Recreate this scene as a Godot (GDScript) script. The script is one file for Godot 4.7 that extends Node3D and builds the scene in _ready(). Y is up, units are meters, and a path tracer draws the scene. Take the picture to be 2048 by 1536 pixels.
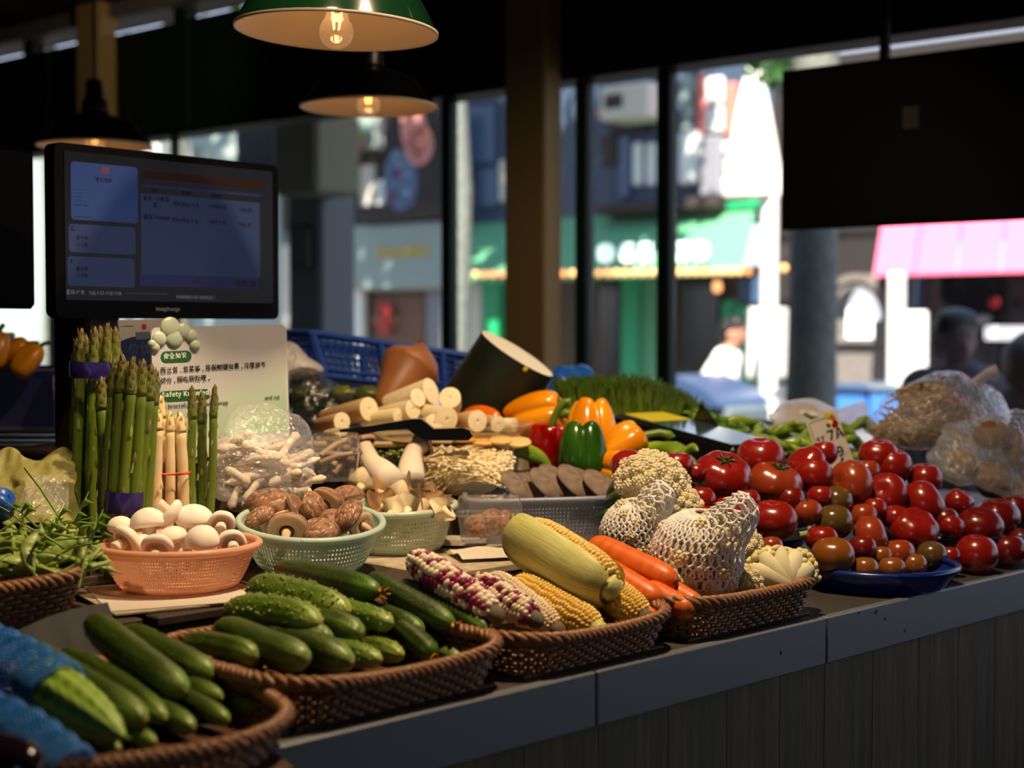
extends Node3D
# A covered market stall of vegetables on a counter that runs off to the right, with a street seen through the windows behind.
const F := 3000.0            # focal length in pixels of the 2048 x 1536 frame
const EYE := Vector3(0, 1.4, 0)
const TOP := 1.0             # height of the counter top
var look := Basis()
var stall := Transform3D()   # counter: x along the front edge, z out of the front, origin on the front edge
var shop := Transform3D()    # window wall: x along the wall, z into the room
var M := {}
var taken := {}
var rng := RandomNumberGenerator.new()


class G:                     # collects the triangles of one mesh
	var v := PackedVector3Array()
	var c := PackedColorArray()
	var uv := PackedVector2Array()
	var ix := PackedInt32Array()
	var col := Color.WHITE
	var xf := Transform3D.IDENTITY

	func put(p: Vector3, k: Color, t := Vector2.ZERO) -> void:
		v.append(xf * p)
		c.append(k)
		uv.append(t)

	func quad(a: int, b: int, d: int, e: int) -> void:   # a b d e counter-clockwise from outside
		ix.append_array([a, d, b, a, e, d])

	# f(u, v) -> point or [point, colour]; the outside is du x dv
	func grid(nu: int, nv: int, f: Callable, around := true) -> void:
		var base := v.size()
		var cols: int = nu if around else nu + 1
		for j in nv + 1:
			for i in cols:
				var r = f.call(float(i) / nu, float(j) / nv)
				if r is Array:
					put(r[0], r[1], Vector2(float(i) / nu, float(j) / nv))
				else:
					put(r, col, Vector2(float(i) / nu, float(j) / nv))
		for j in nv:
			for i in nu:
				var i2: int = (i + 1) % nu if around else i + 1
				quad(base + j * cols + i, base + j * cols + i2, base + (j + 1) * cols + i2, base + (j + 1) * cols + i)

	func quad_at(a: Vector3, b: Vector3, d: Vector3, e: Vector3) -> void:
		var n := v.size()
		put(a, col, Vector2(0, 0)); put(b, col, Vector2(1, 0)); put(d, col, Vector2(1, 1)); put(e, col, Vector2(0, 1))
		quad(n, n + 1, n + 2, n + 3)

	func box(lo: Vector3, hi: Vector3, bev := 0.0) -> void:
		if bev <= 0.0:
			for f in [[0, 1, 3, 2, 0], [4, 6, 7, 5, 0], [0, 4, 5, 1, 0], [2, 3, 7, 6, 0], [0, 2, 6, 4, 0], [1, 5, 7, 3, 0]]:
				var p := []
				for k in 4:
					var q: int = f[k]
					p.append(Vector3(hi.x if q & 4 else lo.x, hi.y if q & 2 else lo.y, hi.z if q & 1 else lo.z))
				quad_at(p[0], p[1], p[2], p[3])
			return
		# a bevelled box: three nested slabs joined as one prism with chamfered rings
		var b := minf(bev, 0.49 * minf(hi.x - lo.x, minf(hi.y - lo.y, hi.z - lo.z)))
		var ring := func(y: float, o: float) -> Array:
			var x0 := lo.x + o; var x1 := hi.x - o; var z0 := lo.z + o; var z1 := hi.z - o
			return [Vector3(x0 + b - o, y, z1), Vector3(x1 - b + o, y, z1), Vector3(x1, y, z1 - b + o), Vector3(x1, y, z0 + b - o), Vector3(x1 - b + o, y, z0), Vector3(x0 + b - o, y, z0), Vector3(x0, y, z0 + b - o), Vector3(x0, y, z1 - b + o)]
		var rings := [ring.call(lo.y, b * 0.999), ring.call(lo.y + b, 0.0), ring.call(hi.y - b, 0.0), ring.call(hi.y, b * 0.999)]
		for j in 3:
			for i in 8:
				quad_at(rings[j][i], rings[j][(i + 1) % 8], rings[j + 1][(i + 1) % 8], rings[j + 1][i])
		for e in [0, 3]:
			var r: Array = rings[e]
			if e == 3:
				quad_at(r[0], r[1], r[2], r[3]); quad_at(r[0], r[3], r[4], r[7]); quad_at(r[7], r[4], r[5], r[6])
			else:
				quad_at(r[3], r[2], r[1], r[0]); quad_at(r[7], r[4], r[3], r[0]); quad_at(r[6], r[5], r[4], r[7])

	# a tube through points with radii; colours may differ along it
	func tube(p: Array, r, n := 8, caps := true, cols = null) -> void:
		var base := v.size()
		var m := p.size()
		var up := Vector3.UP if absf((p[1] - p[0]).normalized().y) < 0.9 else Vector3.RIGHT
		for j in m:
			var t: Vector3 = ((p[j + 1] if j + 1 < m else p[j]) - (p[j - 1] if j > 0 else p[j])).normalized()
			var e1 := up.cross(t).normalized()
			var e2 := t.cross(e1)
			up = e2
			var rad: float = r[j] if r is Array else r
			var k: Color = cols[j] if cols != null else col
			for i in n:
				var a := TAU * i / n
				put(p[j] + (e1 * cos(a) + e2 * sin(a)) * rad, k, Vector2(float(i) / n, float(j) / m))
		for j in m - 1:
			for i in n:
				var i2 := (i + 1) % n
				quad(base + j * n + i, base + j * n + i2, base + (j + 1) * n + i2, base + (j + 1) * n + i)
		if caps:
			for e in 2:
				var j2: int = 0 if e == 0 else m - 1
				var cen := v.size()
				v.append(xf * p[j2]); c.append(cols[j2] if cols != null else col); uv.append(Vector2(0.5, e))
				for i in n:
					var a2: int = base + j2 * n + i
					var b2: int = base + j2 * n + (i + 1) % n
					ix.append_array([cen, a2, b2] if e == 0 else [cen, b2, a2])

	# profile of (radius, height) turned about y; bottom to top on the outside
	func lathe(prof: Array, n := 32, wob = null) -> void:
		var m := prof.size()
		grid(n, m - 1, func(u: float, t: float):
			var p: Vector2 = prof[int(round(t * (m - 1)))]
			var k: float = wob.call(u, t) if wob != null else 1.0
			return Vector3(sin(TAU * u) * p.x * k, p.y, cos(TAU * u) * p.x * k))

	func ball(at: Vector3, r: Vector3, nu := 12, nv := 8) -> void:
		grid(nu, nv, func(u: float, t: float):
			var e := PI * (t - 0.5)
			return at + Vector3(sin(TAU * u) * cos(e) * r.x, sin(e) * r.y, cos(TAU * u) * cos(e) * r.z))

	# a flat outline in x, y pushed from z0 to z1
	func slab(poly: PackedVector2Array, z0: float, z1: float) -> void:
		var q := poly
		if Geometry2D.is_polygon_clockwise(q):
			q = q.duplicate(); q.reverse()
		var tri := Geometry2D.triangulate_polygon(q)
		for e in 2:
			var b := v.size()
			for p in q:
				put(Vector3(p.x, p.y, z1 if e else z0), col, p)
			for t in range(0, tri.size(), 3):
				var a: Vector2 = q[tri[t]]
				var ccw: bool = (q[tri[t + 1]] - a).cross(q[tri[t + 2]] - a) > 0
				if ccw == (e == 1):
					ix.append_array([b + tri[t], b + tri[t + 2], b + tri[t + 1]])
				else:
					ix.append_array([b + tri[t], b + tri[t + 1], b + tri[t + 2]])
		for i in q.size():
			var a2: Vector2 = q[i]
			var b2: Vector2 = q[(i + 1) % q.size()]
			quad_at(Vector3(a2.x, a2.y, z0), Vector3(b2.x, b2.y, z0), Vector3(b2.x, b2.y, z1), Vector3(a2.x, a2.y, z1))

	func mesh() -> ArrayMesh:
		var n := PackedVector3Array()
		n.resize(v.size())
		for t in range(0, ix.size(), 3):
			var a := ix[t]; var b := ix[t + 1]; var d := ix[t + 2]
			var w := (v[d] - v[a]).cross(v[b] - v[a])
			n[a] += w; n[b] += w; n[d] += w
		for i in n.size():
			n[i] = n[i].normalized() if n[i].length_squared() > 1e-30 else Vector3.UP
		var arr := []
		arr.resize(Mesh.ARRAY_MAX)
		arr[Mesh.ARRAY_VERTEX] = v; arr[Mesh.ARRAY_NORMAL] = n; arr[Mesh.ARRAY_COLOR] = c; arr[Mesh.ARRAY_TEX_UV] = uv; arr[Mesh.ARRAY_INDEX] = ix
		var am := ArrayMesh.new()
		am.add_surface_from_arrays(Mesh.PRIMITIVE_TRIANGLES, arr)
		return am


# ---------------------------------------------------------------- naming and placing
func numbered(parent: Node, called: String) -> String:
	var key := str(parent.get_instance_id()) + called
	var n: int = taken.get(key, 0)
	taken[key] = n + 1
	return called if n == 0 else "%s_%03d" % [called, n]

func thing(called: String, label: String, category: String, group := "", at := Transform3D.IDENTITY) -> Node3D:
	var o := Node3D.new()
	o.name = numbered(self, called)
	o.transform = at
	add_child(o, true)
	return tag(o, label, category, group)

func tag(o: Node3D, label: String, category: String, group := "") -> Node3D:
	o.set_meta("label", label)
	o.set_meta("category", category)
	if group != "":
		o.set_meta("group", group)
	return o

func obj(called: String, g: G, m: Material, parent: Node = self) -> MeshInstance3D:
	return obj_mesh(called, g.mesh(), m, parent)

func obj_mesh(called: String, mesh: Mesh, m: Material, parent: Node = self) -> MeshInstance3D:
	var o := MeshInstance3D.new()
	o.name = numbered(parent, called)
	o.mesh = mesh
	o.material_override = m
	parent.add_child(o, true)
	return o

func struct(called: String, g: G, m: Material, label := "", at := Transform3D.IDENTITY) -> MeshInstance3D:
	var o := obj(called, g, m)
	o.transform = at
	o.set_meta("kind", "structure")
	if label != "":
		o.set_meta("label", label)
	return o

func dup(root: Node3D, called: String, at: Transform3D, label: String, category: String, group := "") -> Node3D:
	var r: Node3D = root.duplicate()
	r.name = numbered(self, called)
	r.transform = at
	r.remove_meta("group")
	add_child(r, true)
	return tag(r, label, category, group)

# hidden masters for copies are kept out of the tree and freed at the end
var masters := []
func master() -> Node3D:
	var o := Node3D.new()
	masters.append(o)
	return o

func ray(px: float, py: float) -> Vector3:
	return look * Vector3((px - 1024.0) / F, (768.0 - py) / F, -1.0)

func P(px: float, py: float, d: float) -> Vector3:          # the point d metres ahead on the sight line
	var r := ray(px, py)
	return EYE + r * (d / -r.z)

func on(px: float, py: float, y: float) -> Vector3:         # where the sight line meets a level
	var r := ray(px, py)
	return EYE + r * ((y - EYE.y) / r.y)

func W(px: float, py: float, q: float) -> Vector3:          # where it meets a plane along the window wall, in the wall's own axes
	var o := shop.affine_inverse() * EYE
	var r := shop.basis.inverse() * ray(px, py)
	return o + r * ((q - o.z) / r.z)

func facing(at: Vector3, yaw := 0.0, pitch := 0.0, roll := 0.0, s := 1.0) -> Transform3D:
	return Transform3D(Basis.from_euler(Vector3(deg_to_rad(pitch), deg_to_rad(yaw), deg_to_rad(roll))).scaled_local(Vector3(s, s, s)), at)

# x axis from a to b, turned by roll about it; the model is len0 long, thickness times k
func along(a: Vector3, b: Vector3, len0: float, k := 1.0, roll := 0.0) -> Transform3D:
	var x := (b - a).normalized()
	var z := x.cross(Vector3.UP).normalized() if absf(x.y) < 0.97 else x.cross(Vector3.RIGHT).normalized()
	var y := z.cross(x)
	var bs := Basis(x, y, z) * Basis(Vector3.RIGHT, roll)
	return Transform3D(bs.scaled_local(Vector3(a.distance_to(b) / len0, k, k)), a)

# ---------------------------------------------------------------- materials
func lin(h: String) -> Color:
	return Color(h).srgb_to_linear()

func mat(called: String, h: String, rough := 0.6, o := {}) -> StandardMaterial3D:
	var m := StandardMaterial3D.new()
	m.resource_name = called
	m.albedo_color = Color(h)
	m.roughness = rough
	m.metallic = o.get("metal", 0.0)
	m.metallic_specular = o.get("spec", 0.5)
	if o.get("vc", false):
		m.vertex_color_use_as_albedo = true
		m.albedo_color = Color.WHITE
	if o.has("alpha"):
		m.transparency = BaseMaterial3D.TRANSPARENCY_ALPHA
		m.albedo_color.a = o.alpha
	if o.has("emit"):
		m.emission_enabled = true
		m.emission = Color(h)
		m.emission_energy_multiplier = o.emit
	if o.has("sss"):
		m.subsurf_scatter_enabled = true
		m.subsurf_scatter_strength = o.sss
	if o.has("back"):
		m.backlight_enabled = true
		m.backlight = Color(o.back)
	if o.has("coat"):
		m.clearcoat_enabled = true
		m.clearcoat = o.coat
		m.clearcoat_roughness = 0.1
	if o.has("tex"):       # [low colour, high colour, frequency, world scale vector]
		var t := noise_tex(o.tex[2], o.get("oct", 4), [Color(o.tex[0]), Color(o.tex[1])])
		m.albedo_color = Color.WHITE
		m.albedo_texture = t
		m.uv1_triplanar = true
		m.uv1_scale = o.tex[3]
	if o.has("bump"):      # [frequency, strength, world scale]
		var n := NoiseTexture2D.new()
		n.width = 256; n.height = 256; n.seamless = true; n.as_normal_map = true; n.bump_strength = 8.0
		n.noise = fast(o.bump[0], 4)
		m.normal_enabled = true
		m.normal_texture = n
		m.normal_scale = o.bump[1]
		if not o.has("uv"):
			m.uv1_triplanar = true
			if not o.has("tex"):
				m.uv1_scale = o.bump[2]
	M[called] = m
	return m

func fast(freq: float, oct: int) -> FastNoiseLite:
	var f := FastNoiseLite.new()
	f.seed = int(freq * 1000.0) + 7
	f.frequency = freq
	f.fractal_octaves = oct
	return f

func noise_tex(freq: float, oct: int, ramp: Array) -> NoiseTexture2D:
	var n := NoiseTexture2D.new()
	n.width = 256; n.height = 256; n.seamless = true
	n.noise = fast(freq, oct)
	var g := Gradient.new()
	g.set_color(0, ramp[0])
	g.set_color(1, ramp[1])
	n.color_ramp = g
	return n

# ---------------------------------------------------------------- the scene
func _ready() -> void:
	rng.seed = 4711
	var pitch := atan(108.0 / F)
	look = Basis(Vector3.RIGHT, -pitch)
	var cam := Camera3D.new()
	cam.name = "camera"
	cam.transform = Transform3D(look, EYE)
	cam.fov = rad_to_deg(2.0 * atan(768.0 / F))
	cam.near = 0.05
	cam.far = 200.0
	var lens := CameraAttributesPhysical.new()
	lens.frustum_focal_length = 12.0 / (768.0 / F)
	lens.exposure_aperture = 2.8
	lens.frustum_focus_distance = 2.1
	lens.frustum_near = 0.05
	lens.frustum_far = 200.0
	cam.attributes = lens
	add_child(cam)
	cam.current = true
	var env := Environment.new()
	var sky := Sky.new()
	var sm := ProceduralSkyMaterial.new()
	sm.sky_top_color = Color(0.68, 0.77, 0.92)
	sm.sky_horizon_color = Color(0.93, 0.95, 1.0)
	sm.ground_bottom_color = Color(0.30, 0.30, 0.30)
	sm.ground_horizon_color = Color(0.60, 0.62, 0.64)
	sm.energy_multiplier = 2.0
	sky.sky_material = sm
	env.background_mode = Environment.BG_SKY
	env.sky = sky
	env.tonemap_mode = Environment.TONE_MAPPER_LINEAR
	env.tonemap_exposure = 1.0
	env.sdfgi_enabled = true
	env.ssao_enabled = true
	env.ssil_enabled = true
	var we := WorldEnvironment.new()
	we.name = "world"
	we.environment = env
	add_child(we)
	var wd := Vector3(0.76, 0, 0.65).normalized()
	shop = Transform3D(Basis(wd, Vector3.UP, wd.cross(Vector3.UP)), Vector3(0.085, 0, -5.0))
	var ud := Vector3(0.7154, 0, -0.6987).normalized()
	stall = Transform3D(Basis(ud, Vector3.UP, ud.cross(Vector3.UP)), Vector3(0.096, TOP, -1.74))
	var sun := DirectionalLight3D.new()
	sun.name = "sun"
	sun.light_color = Color(1.0, 0.95, 0.87)
	sun.light_energy = 6.5
	sun.light_angular_distance = 0.6
	sun.shadow_enabled = true
	sun.sky_mode = DirectionalLight3D.SKY_MODE_LIGHT_ONLY
	sun.look_at_from_position(Vector3.ZERO, -(shop.basis * Vector3(0.4, 1.0, 0.75)))
	add_child(sun)

	materials()
	room()
	pendants()
	street()
	counter()
	trays()
	back_tier()
	till()
	colanders()
	asparagus_and_sign()
	mushrooms()
	cucumbers()
	corn_and_carrots()
	cauliflowers()
	peppers()
	tomatoes()
	greens_and_bags()
	left_corner()
	for m in masters:
		m.free()

func anchor(o: Node3D, at: Vector3, frame: Transform3D) -> Transform3D:   # puts o at that place of a frame; returns what carries frame coordinates into o's own
	o.transform = frame * Transform3D(Basis(), at)
	return Transform3D(Basis(), -at)

# ---------------------------------------------------------------- room
func materials() -> void:
	mat("wall_green", "#0c1f17", 0.55, {"spec": 0.3})
	mat("cream", "#9c8658", 0.75)
	mat("ceiling", "#33211a", 0.8)
	mat("beam", "#6d6a68", 0.6)
	mat("floor", "#4a4845", 0.6, {"tex": ["#3c3a37", "#5a5753", 0.02, Vector3(0.6, 0.6, 0.6)]})
	mat("dark_board", "#050505", 0.6, {"spec": 0.3})
	mat("sticker", "#2b2a25", 0.7)
	mat("pane", "#ffffff", 0.02, {"alpha": 0.02})
	mat("black_metal", "#0d0d0d", 0.35)
	mat("shade_green", "#06200f", 0.12, {"coat": 0.6})
	mat("shade_black", "#0a0a0a", 0.10, {"coat": 0.6})
	mat("shade_inside", "#c9b7a0", 0.45)
	mat("bulb_glass", "#fff4e6", 0.02, {"alpha": 0.04})
	mat("filament", "#ffa452", 0.5, {"emit": 5.0})
	mat("steel", "#85888a", 0.42, {"metal": 0.6})
	mat("steel_bright", "#c9c9c6", 0.2, {"metal": 1.0})
	mat("plank_wood", "#7d7058", 0.65, {"tex": ["#54462e", "#7c6c4a", 0.012, Vector3(14, 0.9, 14)], "oct": 5})
	mat("plank_wood_grey", "#6f6a5b", 0.65, {"tex": ["#4a4430", "#6c634a", 0.012, Vector3(16, 0.8, 16)], "oct": 5})
	mat("counter_top", "#3a3631", 0.5)
	mat("crate_brown", "#4b3626", 0.75, {"tex": ["#2c1f15", "#48362a", 0.02, Vector3(8, 2, 8)]})
	mat("crate_pale", "#b9a98d", 0.8, {"tex": ["#9a8a70", "#c8baa0", 0.02, Vector3(6, 6, 6)]})
	mat("paper", "#cfc3b2", 0.85)
	mat("paper_grey", "#a99d90", 0.85)

func room() -> void:
	var g := G.new()
	g.box(Vector3(-9, -0.2, -0.15), Vector3(6.5, 0, 9))
	struct("floor", g, M.floor, "dark grey floor of the stall hall", shop)
	g = G.new()
	g.box(Vector3(-9, 2.78, -0.3), Vector3(6.5, 2.95, 9))
	struct("ceiling", g, M.ceiling, "dark red-brown ceiling above the stall", shop)
	g = G.new()
	g.box(Vector3(-9, 3.35, -1.9), Vector3(6.5, 3.42, 0.2))
	struct("roof_eave", g, M.ceiling, "deep roof eave over the pavement outside the windows", shop)
	# window wall: a low wall, a green header above the windows, posts, two cream pillars
	g = G.new()
	g.box(Vector3(-9, 0, -0.1), Vector3(6.5, 0.92, 0.1), 0.01)
	struct("wall_window", g, M.wall_green, "dark green low wall under the street windows", shop)
	g = G.new()
	g.box(Vector3(-9, 2.2, -0.07), Vector3(6.5, 2.655, 0.07), 0.008)
	var header := struct("wall_header", g, M.wall_green, "dark green header board above the windows", shop)
	for k in 30:
		var b := G.new()
		b.box(Vector3(-8.8 + k * 0.5, 2.215, 0.07), Vector3(-8.76 + k * 0.5, 2.645, 0.082), 0.003)
		obj("batten", b, M.wall_green, header)
	g = G.new()
	g.box(Vector3(-9, 2.715, -0.06), Vector3(6.5, 2.78, 0.12), 0.01)
	struct("trim_beam", g, M.beam, "grey beam along the slit of daylight under the ceiling", shop)
	var n := 1
	var posts := [-7.6, -6.2]
	for q in [[95.0, 115.0, 650.0], [338.0, 362.0, 300.0], [880.0, 918.0, 400.0], [1148.0, 1190.0, 400.0], [1311.0, 1356.0, 400.0]]:
		var a := W(q[0], q[2], 0.025).x
		var b := W(q[1], q[2], -0.025).x
		posts.append((a + b) * 0.5)
		g = G.new()
		g.box(Vector3(a, 0.92, -0.025), Vector3(b, 2.2, 0.025), 0.006)
		struct("trim_%d" % n, g, M.wall_green, "dark green window post", shop)
		n += 1
	for x in [1.75, 2.6, 3.4, 4.4]:
		posts.append(x)
		g = G.new()
		g.box(Vector3(x - 0.04, 0.92, -0.04), Vector3(x + 0.04, 2.2, 0.04), 0.006)
		struct("trim_%d" % n, g, M.wall_green, "dark green window post", shop)
		n += 1
	posts.sort()
	for k in posts.size() - 1:
		g = G.new()
		g.box(Vector3(posts[k] + 0.03, 0.92, -0.004), Vector3(posts[k + 1] - 0.03, 2.2, 0.0))
		struct("window_%d" % (k + 1), g, M.pane, "clear pane between two dark green posts", shop)
	for k in 14:      # short studs that hold the beam above the header
		g = G.new()
		g.box(Vector3(-8.7 + k * 1.13, 2.655, -0.03), Vector3(-8.62 + k * 1.13, 2.715, 0.03))
		obj("stud", g, M.wall_green, header)
	for q in [[1008.0, 1112.0, 400.0], [152.0, 205.0, 150.0]]:
		var a := W(q[0], q[2], 0.17).x
		var b := a + 0.168
		g = G.new()
		g.box(Vector3(a, 0, 0.08), Vector3(b, 2.78, 0.17), 0.006)
		struct("column", g, M.cream, "cream painted column standing before the window wall", shop)
	# the rest of the hall
	g = G.new()
	g.box(Vector3(-9.15, 0, -0.1), Vector3(-9, 2.78, 9))
	struct("wall_left", g, M.wall_green, "", shop)
	g = G.new()
	g.box(Vector3(6.5, 0, -0.1), Vector3(6.65, 2.78, 9))
	struct("wall_right", g, M.wall_green, "", shop)
	g = G.new()           # the hall opens to the outside behind the photographer
	g.box(Vector3(-9, 0, 8.85), Vector3(3.5, 2.78, 9))
	g.box(Vector3(5.2, 0, 8.85), Vector3(6.5, 2.78, 9))
	g.box(Vector3(3.5, 2.3, 8.85), Vector3(5.2, 2.78, 9))
	struct("wall_back", g, M.wall_green, "", shop)
	# the dark hanging board at the right
	var c0 := W(1562, 300, 0.32)
	var yb := W(1562, 461, 0.32).y
	var yt := W(1562, 142, 0.32).y
	var t := thing("hanging_board", "large flat black board hung before the windows, seen from its back", "board")
	var x1 := c0.x + 1.15
	var inv := anchor(t, Vector3((c0.x + x1) * 0.5, yb, 0.32), shop)
	g = G.new(); g.xf = inv
	g.box(Vector3(c0.x, yb, 0.28), Vector3(x1, yt, 0.32), 0.004)
	obj("panel", g, M.dark_board, t)
	for px in [1770.0, 2300.0]:
		var s := W(px, 100, 0.3).x
		g = G.new(); g.xf = inv
		g.box(Vector3(s - 0.012, yt - 0.01, 0.29), Vector3(s + 0.012, 2.78, 0.312), 0.003)
		obj("hanger", g, M.dark_board, t)
	var s0 := W(1806, 235, 0.321)
	var s1 := W(1837, 235, 0.321)
	g = G.new(); g.xf = inv
	g.box(Vector3(s0.x, W(1820, 257, 0.32).y, 0.3195), Vector3(s1.x, W(1820, 213, 0.32).y, 0.3215))
	obj("sticker", g, M.sticker, t).set_meta("label", "small pale square sticker")

func pendants() -> void:
	var spots := [
		[P(673, 62, 2.25), 0.151, "dark green enamel pendant lamp at the top of the picture, its bulb filaments glowing", true, 1.0],
		[P(737, 214, 3.33), 0.150, "black enamel pendant lamp hanging before the face poster", false, 1.0],
		[P(190, 292, 4.0), 0.150, "black enamel pendant lamp hanging behind the till screen", false, 1.0],
	]
	for p in spots:
		var t := thing("pendant_lamp", p[2], "pendant lamp", "enamel pendant lamps over the stall", Transform3D(Basis(), p[0]))
		if p[3]:
			t.rotation.z = -0.035
		var r: float = p[1]
		var out := [Vector2(r, 0), Vector2(r * 0.985, 0.006), Vector2(r * 0.72, 0.058)]
		if p[3]:
			out = [Vector2(r, 0), Vector2(r * 0.985, 0.006), Vector2(r * 0.70, 0.085), Vector2(r * 0.55, 0.11)]
		out.append_array([Vector2(r * 0.60, 0.068 if not p[3] else 0.112), Vector2(r * 0.27, 0.082 if not p[3] else 0.14), Vector2(r * 0.235, 0.09 if not p[3] else 0.148)])
		var top: float = out[-1].y
		var g := G.new()
		g.lathe(out, 48)
		obj("shade", g, M.shade_green if p[3] else M.shade_black, t)
		g = G.new()
		var inn := []
		for k in range(out.size() - 1, -1, -1):
			inn.append(Vector2(out[k].x - 0.003, out[k].y - 0.002 if k > 0 else out[k].y))
		g.lathe(inn, 48)
		g.lathe([Vector2(0.001, inn[0].y + 0.0001), Vector2(inn[0].x, inn[0].y)], 24)
		obj("shade_lining", g, M.shade_inside, t)
		g = G.new()
		g.lathe([Vector2(r - 0.003, 0.0), Vector2(r - 0.0015, -0.0025), Vector2(r + 0.001, -0.002), Vector2(r + 0.001, 0.002)], 48)
		obj("rim", g, M.shade_inside, t)
		g = G.new()
		g.lathe([Vector2(r * 0.235, top), Vector2(r * 0.22, top + 0.03), Vector2(0.024, top + 0.034), Vector2(0.022, top + 0.075), Vector2(0.018, top + 0.085), Vector2(0.003, top + 0.088)], 24)
		obj("neck", g, M.black_metal, t)
		g = G.new()
		g.tube([Vector3(0, top + 0.08, 0), Vector3(0, 2.78 - p[0].y, 0)], 0.0035, 8)
		obj("cord", g, M.black_metal, t)
		g = G.new()
		g.lathe([Vector2(0.0145, 0.046), Vector2(0.016, 0.06), Vector2(0.018, top + 0.005)], 16)
		obj("socket", g, M.black_metal, t)
		g = G.new()
		var low := -0.027 if p[3] else -0.022
		var bulb := []
		for k in 13:
			var e := k / 12.0 * 2.35
			bulb.append(Vector2(maxf(0.026 * sin(e), 0.0004), low + 0.026 * (1 - cos(e))))
		bulb.append(Vector2(0.0145, low + 0.058)); bulb.append(Vector2(0.0135, low + 0.075))
		g.lathe(bulb, 28)
		obj("bulb", g, M.bulb_glass, t)
		g = G.new()
		for k in 4:
			var a := TAU * k / 4.0 + 0.5
			g.tube([Vector3(cos(a) * 0.005, low + 0.029, sin(a) * 0.005), Vector3(cos(a) * 0.0095, low + 0.056, sin(a) * 0.0095)], 0.0011, 6)
		obj("filament", g, M.filament, t)
		var l := OmniLight3D.new()
		l.name = "bulb_light"
		l.position = Vector3(0, low + 0.042, 0)
		l.light_color = Color(1.0, 0.77, 0.52)
		l.light_energy = 0.006 * p[4]
		l.light_size = 0.012
		l.omni_range = 12.0
		l.omni_attenuation = 2.0
		l.shadow_enabled = true
		t.add_child(l)

	# track spotlights over the counter, above the picture
	for q in [[Vector3(0.20, 2.62, -1.88), Vector3(-0.02, 1.05, -2.1), 3.3, 48.0, "black track spotlight straight over the colanders"], [Vector3(-0.20, 2.62, -1.62), Vector3(-0.44, 1.32, -2.25), 1.3, 19.0, "black track spotlight aimed at the frosted sign"], [Vector3(0.62, 2.62, -2.75), Vector3(0.30, 1.3, -3.6), 1.0, 49.0, "black track spotlight aimed at the chives and the column"], [Vector3(-0.9, 2.62, -4.6), Vector3(-1.86, 2.3, -6.6), 0.6, 26.0, "black track spotlight aimed at the far cream column"]]:
		var t := thing("track_spotlight", q[4], "spotlight")
		t.transform = Transform3D(Basis(), q[0])
		var dir: Vector3 = (q[1] - q[0]).normalized()
		var bs := Basis.looking_at(dir, Vector3.RIGHT)
		var g := G.new()
		g.xf = Transform3D(bs * Basis(Vector3.RIGHT, PI / 2), Vector3.ZERO)
		g.lathe([Vector2(0.036, -0.015), Vector2(0.04, -0.015), Vector2(0.04, 0.1), Vector2(0.03, 0.12), Vector2(0.001, 0.12)], 24)
		obj("housing", g, M.black_metal, t)
		g = G.new(); g.xf = Transform3D(bs * Basis(Vector3.RIGHT, PI / 2), Vector3.ZERO)
		g.lathe([Vector2(0.0005, 0.0), Vector2(0.034, 0.0), Vector2(0.034, 0.004)], 24)
		obj("lamp_face", g, mat("spot_face", "#ffd2a0", 0.5, {"emit": 3.0}), t)
		g = G.new()
		g.tube([-dir * 0.09, Vector3(-dir.x * 0.09, 2.78 - q[0].y, -dir.z * 0.09)], 0.009, 8)
		obj("stem", g, M.black_metal, t)
		var l := SpotLight3D.new()
		l.name = "spot_light"
		l.transform = Transform3D(bs, dir * 0.03)
		l.light_color = Color(1.0, 0.87, 0.70)
		l.light_energy = q[2]
		l.light_size = 0.03
		l.spot_range = 12.0
		l.spot_attenuation = 2.0
		l.spot_angle = q[3]
		l.spot_angle_attenuation = 0.8
		l.shadow_enabled = true
		t.add_child(l)

# ---------------------------------------------------------------- street
func fb(px0: float, py0: float, px1: float, py1: float, q: float, depth: float) -> Array:
	var pm := (px0 + px1) * 0.5
	return [Vector3(W(px0, py0, q).x, W(pm, py1, q).y, q - depth), Vector3(W(px1, py0, q).x, W(pm, py0, q).y, q)]

# a thing made of boxes along the street: rows of [part, material, px0, py0, px1, py1, front, depth]
func boxes(called: String, label: String, cat: String, rows: Array, group := "", under: Node3D = null) -> Node3D:
	var t := under
	var inv := Transform3D.IDENTITY
	for r in rows:
		var b := fb(r[2], r[3], r[4], r[5], r[6], r[7])
		if t == null:
			t = thing(called, label, cat, group)
			anchor(t, Vector3((b[0].x + b[1].x) * 0.5, b[0].y, b[1].z), shop)
		inv = t.transform.affine_inverse() * shop
		var g := G.new(); g.xf = inv
		g.box(b[0], b[1], minf(0.02, r[7] * 0.3))
		obj(r[0], g, M[r[1]], t)
	return t

func text_part(s: String, size: float, depth: float, m: Material, parent: Node, at: Transform3D, called := "lettering", bold := true) -> MeshInstance3D:
	var tm := TextMesh.new()
	var f := SystemFont.new()
	f.font_names = PackedStringArray(["Droid Sans"])
	f.font_weight = 700 if bold else 400
	tm.font = f
	tm.text = s
	tm.font_size = 32
	tm.pixel_size = size / 23.0
	tm.depth = depth
	tm.horizontal_alignment = HORIZONTAL_ALIGNMENT_LEFT
	tm.vertical_alignment = VERTICAL_ALIGNMENT_CENTER
	var o := obj_mesh(called, tm, m, parent)
	o.transform = at
	return o

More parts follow.
